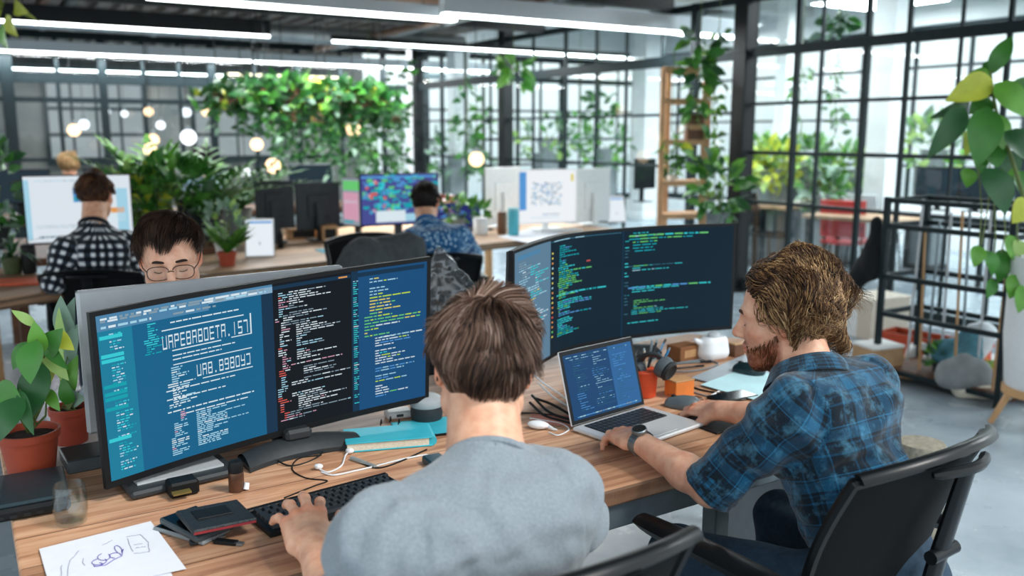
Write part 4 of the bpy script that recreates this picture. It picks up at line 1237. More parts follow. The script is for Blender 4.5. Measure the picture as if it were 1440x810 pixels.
# ---- things behind the laptop
b = onz(905, 556, DZ)
t = thing('pen_cup', 'orange red plastic pen cup behind the laptop screen', 'cup', b)
M_or = mat('orange_red_plastic', '#d9512c', .45, 0, .06)
m = MB(Matrix.Translation(b)); m.lathe([(.036, 0), (.038, .002), (.044, .085), (.042, .085), (.036, .006), (.001, .005)], 28); m.build('body', M_or, t)
m = MB(Matrix.Translation(b)); m.lathe([(.0445, .078), (.046, .081), (.0445, .085)], 28); m.build('rim', M_or, t)
pens = [(-.02, .0, .15, -20, '#2f3538'), (.01, .02, .16, 10, '#7d8a90'), (.0, -.015, .15, -34, '#c8d2d6'), (-.012, .012, .17, 24, '#20262a'), (.02, .0, .155, 38, '#2c7fb0'), (.015, -.015, .14, -6, '#b4aa94')]
for i, (dx, dy, l_, an_, cc) in enumerate(pens):
    d_ = V(math.sin(R(an_)) * .8, .15, 1).normalized(); o = b + V(dx * .7, dy * .7, .012)
    m = MB(); m.tube([o, o + d_ * l_ * .94], .0042, 8); mt_ = mat('pen_%d' % i, cc, .4)
    r_ = thing('pen', ('black pen leaning left in the orange red cup', 'grey pen standing in the orange red cup', 'pale pen leaning far left in the orange red cup', 'long black pen leaning right in the orange red cup', 'blue pen leaning far right in the orange red cup', 'beige pencil upright at the front of the orange red cup')[i], 'pen', o, 0, 'pens in the cup')
    m.build('barrel', mt_, r_); m = MB(); m.tube([o + d_ * l_ * .94, o + d_ * l_], [.0042, .003], 8); m.build('tip', M_steel, r_)
# desk microphone / headset in dark grey
t = thing('headset', 'dark grey headset resting over the orange red cup', 'headset', b + V(.06, .02, 0))
c = b + V(.055, -.035, .10)
m = MB(); pts = [b + V(-.02, .0, .10), b + V(.0, -.02, .135), b + V(.04, -.03, .135), c]; m.tube([spline(pts, i / 16) for i in range(17)], [.008] * 17, 8, ell=1.8); m.build('headband', M_dark, t)
m = MB(frame(c, V(.6, -.6, -.35))); m.lathe([(.024, -.018), (.034, -.012), (.036, .0), (.032, .016), (.02, .022), (.001, .024)], 28); e_ = m.build('ear_cup', mat('slate_cup', '#4d565b', .45, 0, .08), t)
m = MB(frame(c, V(.6, -.6, -.35))); m.lathe([(.03, .014), (.034, .022), (.026, .030), (.016, .026)], 28, None); m.build('cushion', mat('ear_cushion', '#1b1f21', .7), e_)
m = MB(frame(b + V(-.02, .0, .09), V(-.7, -.5, -.3))); m.lathe([(.02, -.014), (.028, -.01), (.03, .0), (.026, .014), (.001, .018)], 24); m.build('ear_cup', mat('slate_cup', '#4d565b', .45, 0, .08), t)
# orange box + wooden block
slab('orange_box', 'small orange cardboard box right of the red pen cup', 'box', 955, 556, (.075, .055, .05), 30, DZ, mat('orange_card', '#d97a35', .7, 0, .1, 20), None, lambda t, s: MB().box((0, 0, s[2] + .003), (s[0] * 1.02, s[1] * 1.02, .005), None, .001).build('lid', mat('tan_card', '#b98d61', .7), t, world=False), .002)
slab('wooden_block', 'dark wooden block in front of the small orange box', 'block', 966, 566, (.10, .035, .012), 22, DZ, M_dwood, None, None, .002)
# clutter under the right monitor
slab('brown_carton', 'brown open carton under the right monitor, beside the white cup', 'carton', 960, 505, (.10, .07, .055), 36, DZ, mat('brown_card', '#8a5a36', .8, 0, .2, 12), None, lambda t, s: MB().box((0, -s[1] * .5 - .001, s[2] * .5), (s[0] * .6, .002, s[2] * .5)).build('label_patch', mat('tan_card', '#b98d61', .7), t, world=False), .002)
b = onz(1002, 504, DZ)
t = thing('milk_jug', 'white plastic jug at the far right corner of the desk', 'jug', b, R(20))
g = SDF((-.09, -.07, -.01), (.09, .07, .11), .003)
g.cap((-.02, 0, .028), (-.02, 0, .055), .042, .036, .03); g.cap((.03, 0, .025), (.028, 0, .06), .034, .03, .03); g.cap((-.05, 0, .06), (-.075, 0, .075), .012, .009, .01); g.half((0, 0, .001), (0, 0, -1)); g.half((0, 0, .083), (0, 0, 1))
Vt, F = g.mesh(); Vt = smooth_mesh(Vt, F, 2); np_mesh('body', Vt @ np.array(rotz(R(20)))[:3, :3].T + npv(b) if False else Vt @ np.array(rotz(R(20)).to_3x3()).T + np.array(b), F, M_whitep, t)
m = MB(Matrix.Translation(b) @ rotz(R(20))); m.lathe([(.02, .082), (.022, .084), (.022, .094), (.019, .096), (.001, .096)], 20, Matrix.Translation((.0, 0, 0))); m.build('lid', M_lgrey, t)
slab('wooden_dowel_box', 'little brown wooden box next to the white jug on the desk corner', 'box', 1034, 500, (.05, .045, .045), 30, DZ, M_dwood, None, lambda t, s: MB().box((0, 0, s[2] + .002), (s[0] * .8, s[1] * .8, .003)).build('lid', M_lwood, t, world=False), .002)
for i, (x0, y0, x1, y1, cc, r_) in enumerate(((885, 515, 912, 492, '#30383c', .004), (898, 520, 930, 500, '#8f999d', .003), (925, 500, 945, 478, '#3f8fc0', .004), (915, 503, 955, 506, '#3c4448', .005), (935, 512, 1000, 508, '#6d777b', .004), (940, 519, 990, 514, '#2c3336', .003), (870, 520, 900, 500, '#cfd6d8', .003))):
    a_, b_ = onz(x0, y0, DZ + .005), onz(x1, y1, DZ + .005)
    if i in (0, 2): b_ = b_.lerp(a_, .5) + UP * .03; b_ += UP * .0
    ttt = thing('marker_pen', ('black marker propped up behind the laptop', 'grey marker lying behind the laptop', 'blue marker propped up under the right monitor', 'slate marker lying in front of the brown carton', 'long grey marker lying in front of the white jug', 'thin black pen lying nearest the white jug', 'white pen lying beneath the right monitor')[i], 'pen', (a_ + b_) / 2, 0, 'pens under the right monitor')
    m = MB(); m.tube([a_, a_.lerp(b_, .75)], r_, 8); m.build('barrel', mat('marker_%d' % i, cc, .4), ttt)
    m = MB(); m.tube([a_.lerp(b_, .75), b_], r_ * 1.15, 8); m.build('cap', M_plastic, ttt)
# eyeglasses-like tangle of grey cable
cable('grey cable coiled in front of the white jug', [(930, 514), (950, 522), (985, 520), (1010, 512), (990, 506), (955, 510)], .003, M_grey)
# ---- mouse pad, teal sheet, mouse
def pad_extra(S, t): pass
sheet_px([(972, 532), (1068, 556), (1128, 524), (1046, 500)], DZ + .004, 'drawing_tablet', mat('tablet_grey', '#a8b4bb', .35, .1, .04), 'thin grey drawing tablet at the right end of the desk under a dark mouse', 'tablet', .003)
sheet_px([(985, 541), (1060, 562), (1112, 536), (1052, 516)], DZ + .0068, 'aqua_sheet', mat('aqua_paper', '#bfe6ec', .6, 0, .08, 9), 'pale aqua sheet on the grey drawing tablet', 'paper', .0006)
def mouse(px, py, rz, label, z, mt, s=1.0):
    c = onz(px, py, z); t = thing('computer_mouse', label, 'mouse', c, R(rz))
    g = SDF((-.05, -.075, -.01), (.05, .075, .06), .0022)
    g.cap((0, -.025, .006), (0, .03, .004), .031 * s, .027 * s, .01, flat=(0, 0, 1), fr=.95); g.ell((0, -.012, .012), (.030 * s, .048 * s, .026 * s), .01)
    g.half((0, 0, .0012), (0, 0, -1))
    Vt, F = g.mesh(); Vt = smooth_mesh(Vt, F, 2)
    np_mesh('body', Vt @ np.array(rotz(R(rz)).to_3x3()).T + np.array(c), F, mt, t)
    m = MB(); m.tube([V(-.004, .03, .030), V(.004, .03, .030)], .007, 12); m.build('scroll_wheel', M_rubber, t, world=False)
    m = MB(); m.box((0, .026, .0338), (.0012, .045, .001)); m.build('button_gap', M_rubber, t, world=False)
    return t
mouse(1052, 524, 50, 'dark green black mouse on the pale aqua sheet', DZ + .0075, mat('green_black_plastic', '#1f3236', .25, 0, .1))
mouse(960, 573, 62, 'grey mouse under the right hand of the man in blue plaid', DZ, mat('mouse_grey', '#5d686c', .35, 0, .06))
slab('black_phone', 'black phone lying between the aqua sheet and the plaid man\'s right arm', 'phone', 1030, 560, (.075, .15, .009), -60, DZ, M_plastic, None, phone_top)
slab('black_mat', 'thin black mat under the plaid man\'s right forearm', 'mat', 1008, 594, (.16, .15, .004), 34, DZ, M_rubber, None, None, .001)
for i, pts in enumerate(([(962, 540), (985, 548), (1010, 553), (1040, 562)], [(960, 546), (990, 556), (1015, 560)], [(1000, 556), (1018, 548), (1030, 552)])):
    cable(('black cable running along the front of the drawing tablet', 'grey cable running just below the black one at the tablet', 'short white cable end by the black phone')[i], pts, .003, (M_rubber, M_grey, M_wcab)[i])
# ================================================================ people
from mathutils.kdtree import KDTree
def skin_mat(name, col, col2):
    m = mat(name, col, .48, 0, 0, sss=.12)
    nt = m.node_tree; p = nt.nodes['Principled BSDF']
    vc = nd(nt, 'ShaderNodeVertexColor', layer_name='tint')
    tc = nd(nt, 'ShaderNodeTexCoord')
    nz = nd(nt, 'ShaderNodeTexNoise', Scale=38.0, Detail=5.0); nt.links.new(tc.outputs['Object'], nz.inputs['Vector'])
    rp = nd(nt, 'ShaderNodeValToRGB'); e = rp.color_ramp.elements
    e[0].position = .35; e[0].color = (*srgb(col2), 1); e[1].position = .62; e[1].color = (*srgb(col), 1)
    nt.links.new(nz.outputs['Fac'], rp.inputs[0])
    mx = nd(nt, 'ShaderNodeMix', data_type='RGBA', blend_type='MULTIPLY'); mx.inputs['Factor'].default_value = 1
    nt.links.new(rp.outputs[0], mx.inputs['A']); nt.links.new(vc.outputs['Color'], mx.inputs['B'])
    nt.links.new(mx.outputs['Result'], p.inputs['Base Color'])
    n2 = nd(nt, 'ShaderNodeTexNoise', Scale=420.0, Detail=2.0); nt.links.new(tc.outputs['Object'], n2.inputs['Vector'])
    bp = nd(nt, 'ShaderNodeBump', Strength=.12, Distance=.002); nt.links.new(n2.outputs['Fac'], bp.inputs['Height']); nt.links.new(bp.outputs[0], p.inputs['Normal'])
    return m
def tint_mat(name, rough=.55, spec=.4, bump=0.0, sheen=0.0):
    """colour from the mesh's own tint (hair strands, cloth)"""
    m = mat(name, '#808080', rough, 0, 0, spec=spec)
    nt = m.node_tree; p = nt.nodes['Principled BSDF']
    vc = nd(nt, 'ShaderNodeVertexColor', layer_name='tint')
    nt.links.new(vc.outputs['Color'], p.inputs['Base Color'])
    return m
M_hair = tint_mat('hair_strands', .5, .28)
def npv(v): return np.array(v, dtype=float)
def RotYPR(yaw, pitch=0, roll=0):
    """local +y is the way the face looks; pitch>0 looks down; roll>0 tips to the right shoulder"""
    return np.array((Matrix.Rotation(yaw, 3, 'Z') @ Matrix.Rotation(-pitch, 3, 'X') @ Matrix.Rotation(roll, 3, 'Y')))
def unit(v):
    v = npv(v); return v / (np.linalg.norm(v) + 1e-12)
class Person:
    def __init__(s, name_label, head, Rh, neck, shL, shR, elL, elR, wrL, wrR, handL=None, handR=None, pelvis=None, yaw=0.0, size=1.0, skin=None, h=.003, group=None, pad=.07, legs=True, knee_out=.10, kneeL=None, kneeR=None, broad=1.0):
        for k_, v_ in dict(head=head, neck=neck, shL=shL, shR=shR, elL=elL, elR=elR, wrL=wrL, wrR=wrR, pelvis=pelvis).items(): setattr(s, k_, npv(v_))
        s.Rh, s.hs, s.yaw, s.size, s.skin, s.h, s.broad = Rh, size, yaw, size, skin, h, broad
        s.f = np.array((-math.sin(yaw), math.cos(yaw), 0)); s.r = np.array((math.cos(yaw), math.sin(yaw), 0)); s.u = np.array((0, 0, 1.))
        s.handL, s.handR = handL, handR
        s.hipL = s.pelvis - s.r * .095 + s.f * .02; s.hipR = s.pelvis + s.r * .095 + s.f * .02
        kz = .53
        s.knL = npv(kneeL) if kneeL is not None else (s.hipL + s.f * .40 - s.r * knee_out); s.knL[2] = kz
        s.knR = npv(kneeR) if kneeR is not None else (s.hipR + s.f * .40 + s.r * knee_out); s.knR[2] = kz
        s.anL = s.knL + s.f * -.04; s.anL[2] = .10
        s.anR = s.knR + s.f * .02; s.anR[2] = .10
        s.root = thing('person', name_label, 'person', (s.pelvis[0], s.pelvis[1], 0), 0, group)
    def hp(s, p): return s.head + s.Rh @ (npv(p) * s.hs)
    def body(s, sel_ears=(1, 1), detail=True, beard=None):
        pts = np.array([s.head, s.neck, s.shL, s.shR, s.elL, s.elR, s.wrL, s.wrR, s.pelvis])
        g = SDF(pts.min(0) - .21, pts.max(0) + .21, s.h)
        q = s.hs; Rh = s.Rh; hp = s.hp
        E = lambda c, r, k=.02, mode='u', R2=None: g.ell(hp(c), npv(r) * q, k * q, Rh if R2 is None else Rh @ R2, mode)
        Cp = lambda a, b, ra, rb, k=.02, mode='u': g.cap(hp(a), hp(b), ra * q, rb * q, k * q, mode)
        # trunk, slim, under the clothes
        up = s.u; ms = (s.shL + s.shR) / 2
        g.cap(s.pelvis, s.pelvis * .45 + ms * .55, .105, .11, .06, flat=s.f, fr=.72)
        g.cap(s.pelvis * .4 + ms * .6 - up * .02, ms - up * .06, .12, .105, .06, flat=s.f, fr=.72)
        for a in (s.shL, s.shR):
            g.cap(ms - up * .02, a - up * .01, .06, .05, .05)
            g.cap(s.neck + up * .01, a * .6 + ms * .4, .042, .035, .04)
        g.cap(s.shL, s.elL, .047, .040, .03); g.cap(s.shR, s.elR, .047, .040, .03)
        for a, b in ((s.elL, s.wrL), (s.elR, s.wrR)):
            mid = a * .68 + b * .32
            g.cap(a, mid, .040, .041, .02); g.cap(mid, b, .041, .0275, .02)
        # neck
        g.cap(s.neck - up * .03, hp((0, -.022, -.05)), .062 * q, .056 * q, .03)
        g.cap(s.neck - up * .02, hp((0, -.03, -.03)), .058 * q, .052 * q, .03)
        # head
        E((0, -.014, .036), (.074, .096, .088), .02)
        E((0, .022, .0), (.066, .07, .10), .03)
        E((0, .034, -.045), (.054, .058, .072), .03)
        Cp((-.05, .0, -.06), (-.024, .066, -.097), .019, .017, .03); Cp((.05, .0, -.06), (.024, .066, -.097), .019, .017, .03)
        E((0, .073, -.10), (.024, .019, .018), .02)
        E((-.045, .056, -.02), (.022, .022, .02), .02); E((.045, .056, -.02), (.022, .022, .02), .02)
        Cp((-.042, .076, .026), (-.012, .088, .024), .010, .010, .015); Cp((.042, .076, .026), (.012, .088, .024), .010, .010, .015)
        for sx in (-1, 1):
            E((sx * .031, .096, .004), (.020, .016, .013), .012, 's')
            E((sx * .031, .0755, .004), (.0145, .0135, .0125), .004)
        Cp((0, .088, .014), (0, .112, -.026), .0085, .0115, .012)
        E((0, .113, -.031), (.0115, .011, .010), .008)
        for sx in (-1, 1): E((sx * .0125, .100, -.034), (.008, .011, .008), .006)
        if detail:
            for sx in (-1, 1): E((sx * .0062, .108, -.0425), (.0035, .005, .004), .003, 's')
        Cp((-.019, .086, -.0625), (0, .0955, -.0605), .0058, .0072, .006); Cp((.019, .086, -.0625), (0, .0955, -.0605), .0058, .0072, .006)
        Cp((-.016, .086, -.0735), (0, .094, -.0745), .006, .0075, .006); Cp((.016, .086, -.0735), (0, .094, -.0745), .006, .0075, .006)
        if detail: Cp((-.02, .096, -.068), (.02, .096, -.068), .0016, .0016, .003, 's')
        for sx in (-1, 1):
            tilt = np.array(Matrix.Rotation(sx * R(-18), 3, 'Z') @ Matrix.Rotation(R(-10), 3, 'X'))
            E((sx * .079, -.012, .0), (.0075, .019, .031), .008, 'u', tilt)
            E((sx * .0735, -.002, -.022), (.007, .010, .012), .006, 'u', tilt)
            E((sx * .0875, -.008, .002), (.0055, .0105, .018), .004, 's', tilt)
        # hands
        s.nails = []
        for W, H, sd, El in ((s.wrL, s.handL, 1, s.elL), (s.wrR, s.handR, -1, s.elR)):
            if H is None: continue
            s.hand(g, W, H, sd, El)
        if s.pelvis is not None: pass
        Vt, F = g.mesh(); Vt = smooth_mesh(Vt, F, 2, .4)
        # colouring: lips, ears, cheeks, knuckles
        L = (Vt - s.head) @ s.Rh / s.hs
        col = np.ones((len(Vt), 3))
        def blot(c, r, rgb):
            d = np.linalg.norm((L - npv(c)) / npv(r), axis=1); w_ = np.clip(1.4 - d, 0, 1)[:, None]
            col[:] = col * (1 - w_) + col * npv(rgb) * w_
        blot((0, .095, -.068), (.024, .02, .011), (.88, .58, .56))
        for sx in (-1, 1):
            blot((sx * .08, -.012, 0), (.02, .03, .036), (1.0, .72, .66))
            blot((sx * .045, .07, -.025), (.025, .03, .02), (1.0, .86, .82))
        blot((0, .115, -.03), (.016, .016, .014), (1.0, .84, .8))
        if beard is not None:
            rgb, dens = beard
            nz = vnoise(L * 160, 5) * .5 + vnoise(L * 420, 9) * .5
            line = -.014 - .50 * np.clip(L[:, 1], 0, .09)                       # cheek line, sideburn to mouth corner
            wj = np.clip((line - L[:, 2]) / .024, 0, 1) * np.clip((L[:, 1] + .004) / .014, 0, 1) * np.clip((L[:, 2] + .150) / .02, 0, 1)
            mo = np.clip(1.5 - np.linalg.norm((L - npv((0, .096, -.051))) / npv((.030, .02, .0085)), axis=1), 0, 1)
            lipz = np.linalg.norm((L - npv((0, .095, -.068))) / npv((.021, .03, .008)), axis=1)
            w_ = (np.maximum(wj, mo) * np.clip(lipz - .8, 0, 1) * np.clip(dens + .35 * nz, 0, 1))[:, None]
            col = col * (1 - w_) + npv(rgb) * w_
        for p_, r_, rgb in s.nails:
            w_ = np.clip(1.5 - np.linalg.norm(Vt - p_, axis=1) / r_, 0, 1)[:, None]
            col = col * (1 - w_) + col * npv(rgb) * w_
        s.bodyo = np_mesh('body', Vt, F, s.skin, s.root, col)
        return s.bodyo
    def hand(s, g, W, H, sd, El):
        f = unit(H['f']); d = npv(H['d']); d = unit(d - f * (d @ f)); x = np.cross(f, d) * sd
        sc_ = H.get('s', 1.0)
        T = lambda p: W + (x * p[0] + f * p[1] + d * p[2]) * sc_
        fl = dict(flat=d, fr=.8)
        mcp = [(.027, .088, 0), (.007, .093, .003), (-.013, .089, .001), (-.031, .079, -.004)]
        ln = [(.042, .026, .021), (.046, .030, .022), (.042, .028, .022), (.034, .021, .019)]
        rad = [(.0100, .0090, .0078), (.0102, .0092, .0080), (.0096, .0087, .0076), (.0086, .0078, .0068)]
        for i, mm in enumerate(mcp):
            g.cap(T((mm[0] * .55, .005, -.003)), T((mm[0], mm[1], mm[2] - .003)), .0165 * sc_, .0118 * sc_, .012)
        g.cap(T((0, -.01, 0)), T((0, .02, 0)), .0265 * sc_, .0255 * sc_, .015, flat=d, fr=.74)
        g.cap(T((-.026, .02, -.008)), T((-.026, .06, -.008)), .015 * sc_, .013 * sc_, .012)
        curls = H.get('curl', [(25, 35, 22)] * 4); spread = H.get('spread', (7, 2, -3, -9)); lift = H.get('lift', (0, 0, 0, 0))
        for i in range(4):
            p = npv(mcp[i]); a = 0.0; sp_ = R(spread[i])
            for j in range(3):
                a += R(curls[i][j])
                dirv = npv((math.sin(sp_) * math.cos(a), math.cos(sp_) * math.cos(a), -math.sin(a)))
                e = p + dirv * ln[i][j]
                r0 = rad[i][j]; r1 = rad[i][min(j + 1, 2)] * (1 if j < 2 else .86)
                g.cap(T(p), T(e), r0 * sc_, r1 * sc_, .004 if j else .006)
                if j < 2: g.ell(T(e), r1 * 1.06 * sc_, .004)
                p = e
            up_ = npv((0, math.sin(a), math.cos(a)))
            s.nails.append((T(p + up_ * .006 - dirv * .004), .0075 * sc_, (1.05, .86, .84)))
            s.nails.append((T(npv(mcp[i]) + npv((0, 0, .01))), .013 * sc_, (1.0, .84, .80)))
        tb = npv((.022, .022, -.010)); th = H.get('thumb', ((.74, .60, -.30), (.45, .86, -.22), (.25, .94, -.2)))
        p = tb
        for j, (L_, r0, r1) in enumerate(((.044, .0155, .0118), (.033, .0112, .0102), (.027, .0102, .0082))):
            e = p + unit(th[j]) * L_
            g.cap(T(p), T(e), r0 * sc_, r1 * sc_, .012 if j == 0 else .004); p = e
        g.cap(T((.005, .03, -.006)), T(tb + unit(th[0]) * .036), .015 * sc_, .011 * sc_, .012)
    # ---- clothes
    def trousers(s, m, h=.008):
        pts = np.array([s.pelvis, s.hipL, s.hipR, s.knL, s.knR, s.anL, s.anR])
        g = SDF(pts.min(0) - .17, pts.max(0) + .17, h)
        g.cap(s.hipL, s.hipR, .115, .115, .05); g.cap(s.pelvis, s.pelvis + s.u * .08, .13, .125, .05, flat=s.f, fr=.8)
        for hh, kk, aa in ((s.hipL, s.knL, s.anL), (s.hipR, s.knR, s.anR)):
            g.cap(hh, kk, .092, .068, .04); g.cap(kk, aa + s.u * .02, .065, .052, .03)
        Vt, F = g.mesh(); Vt = smooth_mesh(Vt, F, 2)
        n = vnormals(Vt, F); Vt = Vt + n * (.004 * vnoise(Vt * npv((14, 14, 22)), 3))[:, None]
        return np_mesh('trousers', Vt, F, m, s.root)
    def shoes(s, m):
        for a in (s.anL, s.anR):
            f = s.f; g = SDF(npv((a[0], a[1], 0)) - .24, npv((a[0], a[1], 0)) + .24, .007)
            b = npv((a[0], a[1], .045))
            g.cap(b - f * .05, b + f * .14, .042, .038, .02, flat=s.u, fr=.85); g.cap(b, b + s.u * .06, .042, .045, .03)
            g.half((0, 0, .004), (0, 0, -1))
            Vt, F = g.mesh(); Vt = smooth_mesh(Vt, F, 1)
            np_mesh('shoe', Vt, F, m, s.root)
    def shirt(s, m, h=.005, name='shirt', sleeveL=(.62, None), sleeveR=(.62, None), full=(.0, .0), chest=.128, waist=.128, deep=.78, sh_r=.066, arm_r=(.066, .062), cuff_r=.05, fold=1.0, neck_r=.064, uvk=1.0, hem=.0, extra=None, seed=4, hunch=.0):
        """sleeve=(how far down the upper arm .. 1 elbow .. 2 wrist)"""
        pts = np.array([s.neck, s.shL, s.shR, s.elL, s.elR, s.pelvis] + ([s.wrL, s.wrR] if max(sleeveL[0], sleeveR[0]) > 1 else []))
        g = SDF(pts.min(0) - .19, pts.max(0) + .17, h)
        ms = (s.shL + s.shR) / 2; up = s.u; b = s.broad
        base = s.pelvis - up * hem
        g.cap(base, base * .5 + ms * .5, waist * b, (chest + waist) / 2 * b, .07, flat=s.f, fr=deep)
        g.cap(base * .45 + ms * .55, ms - up * .085, chest * 1.06 * b, chest * 1.0 * b, .07, flat=s.f, fr=deep)
        g.cap(s.shL * .62 + ms * .38 - up * .055, s.shR * .62 + ms * .38 - up * .055, .092 * b, .092 * b, .07)
        if hunch: g.cap(s.shL * .55 + ms * .45 - up * .02 - s.f * hunch, s.shR * .55 + ms * .45 - up * .02 - s.f * hunch, .075, .075, .06)
        bones = [(base, ms, chest, None)]
        for sh, el, wr, (sl, _) in ((s.shL, s.elL, s.wrL, sleeveL), (s.shR, s.elR, s.wrR, sleeveR)):
            g.cap(s.neck - up * .005, sh - up * .005, .058, .05, .045)
            g.ell(sh - up * .012, sh_r, .045)
            ax = unit(el - sh)
            if sl <= 1:
                e = sh + (el - sh) * sl
                cut = (e, ax)
                self_cap(g, sh, sh + (el - sh) * (sl + .25), arm_r[0], arm_r[0] + (arm_r[1] - arm_r[0]) * min(1, sl + .25), .04, cut)
            else:
                self_cap(g, sh, el, arm_r[0], arm_r[1], .04, None)
                t = sl - 1; e = el + (wr - el) * t; ax2 = unit(wr - el)
                self_cap(g, el, el + (wr - el) * (t + .2), arm_r[1], cuff_r, .03, (e, ax2))
                bones.append((el, wr, arm_r[1], None))
            bones.append((sh, el, arm_r[0], None))
        if extra: extra(g)
        # neck opening
        nd_ = unit(s.hp((0, -.02, -.05)) - s.neck)
        g.cap(s.neck - nd_ * .0 + s.f * .004, s.neck + nd_ * .16, neck_r, neck_r, .004, 's')
        Vt, F = g.mesh(); Vt = smooth_mesh(Vt, F, 2)
        n = vnormals(Vt, F)
        uv, along, ang, which = bone_uv(Vt, bones)
        # folds: diagonal drags on the trunk, rings round the arms
        q = Vt @ np.stack([s.r, s.f, s.u], 1)
        dsp = vnoise(q * npv((9, 9, 15)) + 3.1 * vnoise(q * 5, seed)[:, None], seed + 1) * .006
        dsp += vnoise(q * npv((26, 26, 34)) + 1.5 * vnoise(q * 9, seed + 3)[:, None], seed + 2) * .0022
        arm = which > 0
        ring = np.sin((along * 62 + 2.2 * vnoise(q * 14, seed + 6) + .8 * ang)) * .0032
        dsp = dsp + np.where(arm, ring, 0)
        Vt = Vt + n * (dsp * fold)[:, None]
        Vt = smooth_mesh(Vt, F, 1, .3)
        o = np_mesh(name, Vt, F, m, s.root, None, uv * uvk)
        s.shirt_V, s.shirt_N = Vt, n
        return o
    # ---- hair
    def hair(s, cols, mask, flow, length, count=2200, wid=.0016, seg=7, curl=0.0, curl_f=60.0, lift=.004, thick=.012, grav=.0, cap_col=None, seed=3, clump=.5, r_scale=1.0, name='hair', capmask=None, skull=None, snap=False):
        rr = np.random.RandomState(seed)
        c0, r0 = skull or (npv((0, -.014, .036)), npv((.077, .099, .091)))
        c0 = npv(c0); r0 = npv(r0)
        # under-cap: a dense shell so no scalp shows through
        nu_, nv_ = 72, 44
        vs, keep = [], []
        for i in range(nu_):
            for j in range(nv_ + 1):
                th, ph = 2 * PI * i / nu_, PI * j / nv_
                dv = npv((math.cos(th) * math.sin(ph), math.sin(th) * math.sin(ph), math.cos(ph)))
                vs.append(dv)
        vs = np.array(vs)
        pos = c0 + vs * r0
        kp = (capmask or mask)(pos)
        tk = thick * np.clip(kp, 0, 1) * .8
        p_out = c0 + vs * (r0 + (tk - .004 * (kp <= 0))[:, None])
        p_out += vs * (.002 * vnoise(vs * 14, seed))[:, None]
        fs = []
        for i in range(nu_):
            for j in range(nv_):
                a, b, c_, d_ = i * (nv_ + 1) + j, ((i + 1) % nu_) * (nv_ + 1) + j, ((i + 1) % nu_) * (nv_ + 1) + j + 1, i * (nv_ + 1) + j + 1
                if max(kp[a], kp[b], kp[c_], kp[d_]) > 0: fs.append((a, d_, c_, b))
        VV = [s.head + (p_out * s.hs) @ s.Rh.T]; CC = [np.tile(npv(srgb(cap_col or cols[0])), (len(vs), 1))]; FF = [np.array(fs)]
        base = len(vs)
        # strands
        dv = rr.normal(size=(count * 6, 3)); dv /= np.linalg.norm(dv, axis=1, keepdims=True)
        pos = c0 + dv * r0
        mk = mask(pos)
        sel = rr.uniform(size=len(pos)) < mk
        pos, dv = pos[sel][:count], dv[sel][:count]
        n = len(pos)
        ln = length(pos) * rr.uniform(.75, 1.15, n)
        P = pos + dv * (.001 + max(thick, 0) * .75)
        rc = r0 + max(thick, 0) * .78
        if snap:
            bm_ = s.bodyo.data; nv = len(bm_.vertices); bv = np.zeros(nv * 3, np.float32); bm_.vertices.foreach_get('co', bv)
            bv = bv.reshape(-1, 3) + np.array(s.root.location); bl = (bv - s.head) @ s.Rh / s.hs
            bl = bl[np.linalg.norm(bl, axis=1) < .2]
            kd = KDTree(len(bl))
            for i_, q_ in enumerate(bl): kd.insert(q_, i_)
            kd.balance()
            P = np.array([kd.find(q_)[0] for q_ in P]); rc = r0 * .5
        pts = [P.copy()]
        ph0 = rr.uniform(0, 2 * PI, n)
        ck = vnoise(pos * 26, seed + 8) * 2.5
        for t in range(1, seg + 1):
            nrm = (P - c0) / r0; nrm /= np.linalg.norm(nrm, axis=1, keepdims=True)
            D = flow(P, pos)
            D = D - nrm * (D * nrm).sum(1, keepdims=True)
            dl = np.linalg.norm(D, axis=1, keepdims=True)
            D = D / (dl + .012); nl = np.clip(dl / .04, .05, 1)
            w1 = np.stack([vnoise(P * 22 + q_, seed + q_) for q_ in range(3)], 1) * clump
            st = (ln / seg)[:, None]
            P = P + (D + w1 + nrm * nl * (lift / .01) * (1 - .9 * t / seg)) * st
            P[:, 2] -= grav * t / seg * st[:, 0]
            # stay outside the skull
            k_ = np.linalg.norm((P - c0) / rc, axis=1)
            bad = k_ < 1.01
            P[bad] = c0 + (P[bad] - c0) / k_[bad][:, None] * 1.01
            Q = P.copy()
            if curl:
                sd = np.cross(D, nrm); am = curl * min(1, t / 2.5)
                phs = ph0 * .25 + ck + t / seg * ln * curl_f
                Q = Q + sd * (np.sin(phs) * am)[:, None] + nrm * (np.cos(phs) * am * .8)[:, None]
            pts.append(Q)
        pts = np.array(pts)                       # seg+1, n, 3
        palette = np.array([srgb(c) for c in cols])
        cl = vnoise(pos * 45, seed + 20) * .5 + .5
        ci = np.clip(cl * .7 + rr.uniform(-.25, .45, n), 0, .999)
        x_ = ci * (len(cols) - 1); i0 = x_.astype(int); fr = (x_ - i0)[:, None]
        colr = palette[i0] * (1 - fr) + palette[np.minimum(i0 + 1, len(cols) - 1)] * fr
        wv = wid * rr.uniform(.6, 1.5, n)
        vs2, fs2, cc2 = [], [], []
        K = 3
        for t in range(seg + 1):
            tg = pts[min(t + 1, seg)] - pts[max(t - 1, 0)]; tg /= np.linalg.norm(tg, axis=1, keepdims=True) + 1e-9
            nrm = pts[t] - c0; nrm = nrm - tg * (nrm * tg).sum(1, keepdims=True); nrm /= np.linalg.norm(nrm, axis=1, keepdims=True) + 1e-9
            sd = np.cross(tg, nrm)
            tp = (1 - (t / seg) ** 2 * .85)
            for k_ in range(K):
                a = 2 * PI * k_ / K
                vs2.append(pts[t] + (nrm * math.cos(a) * .7 + sd * math.sin(a)) * (wv * tp)[:, None])
                cc2.append(colr)
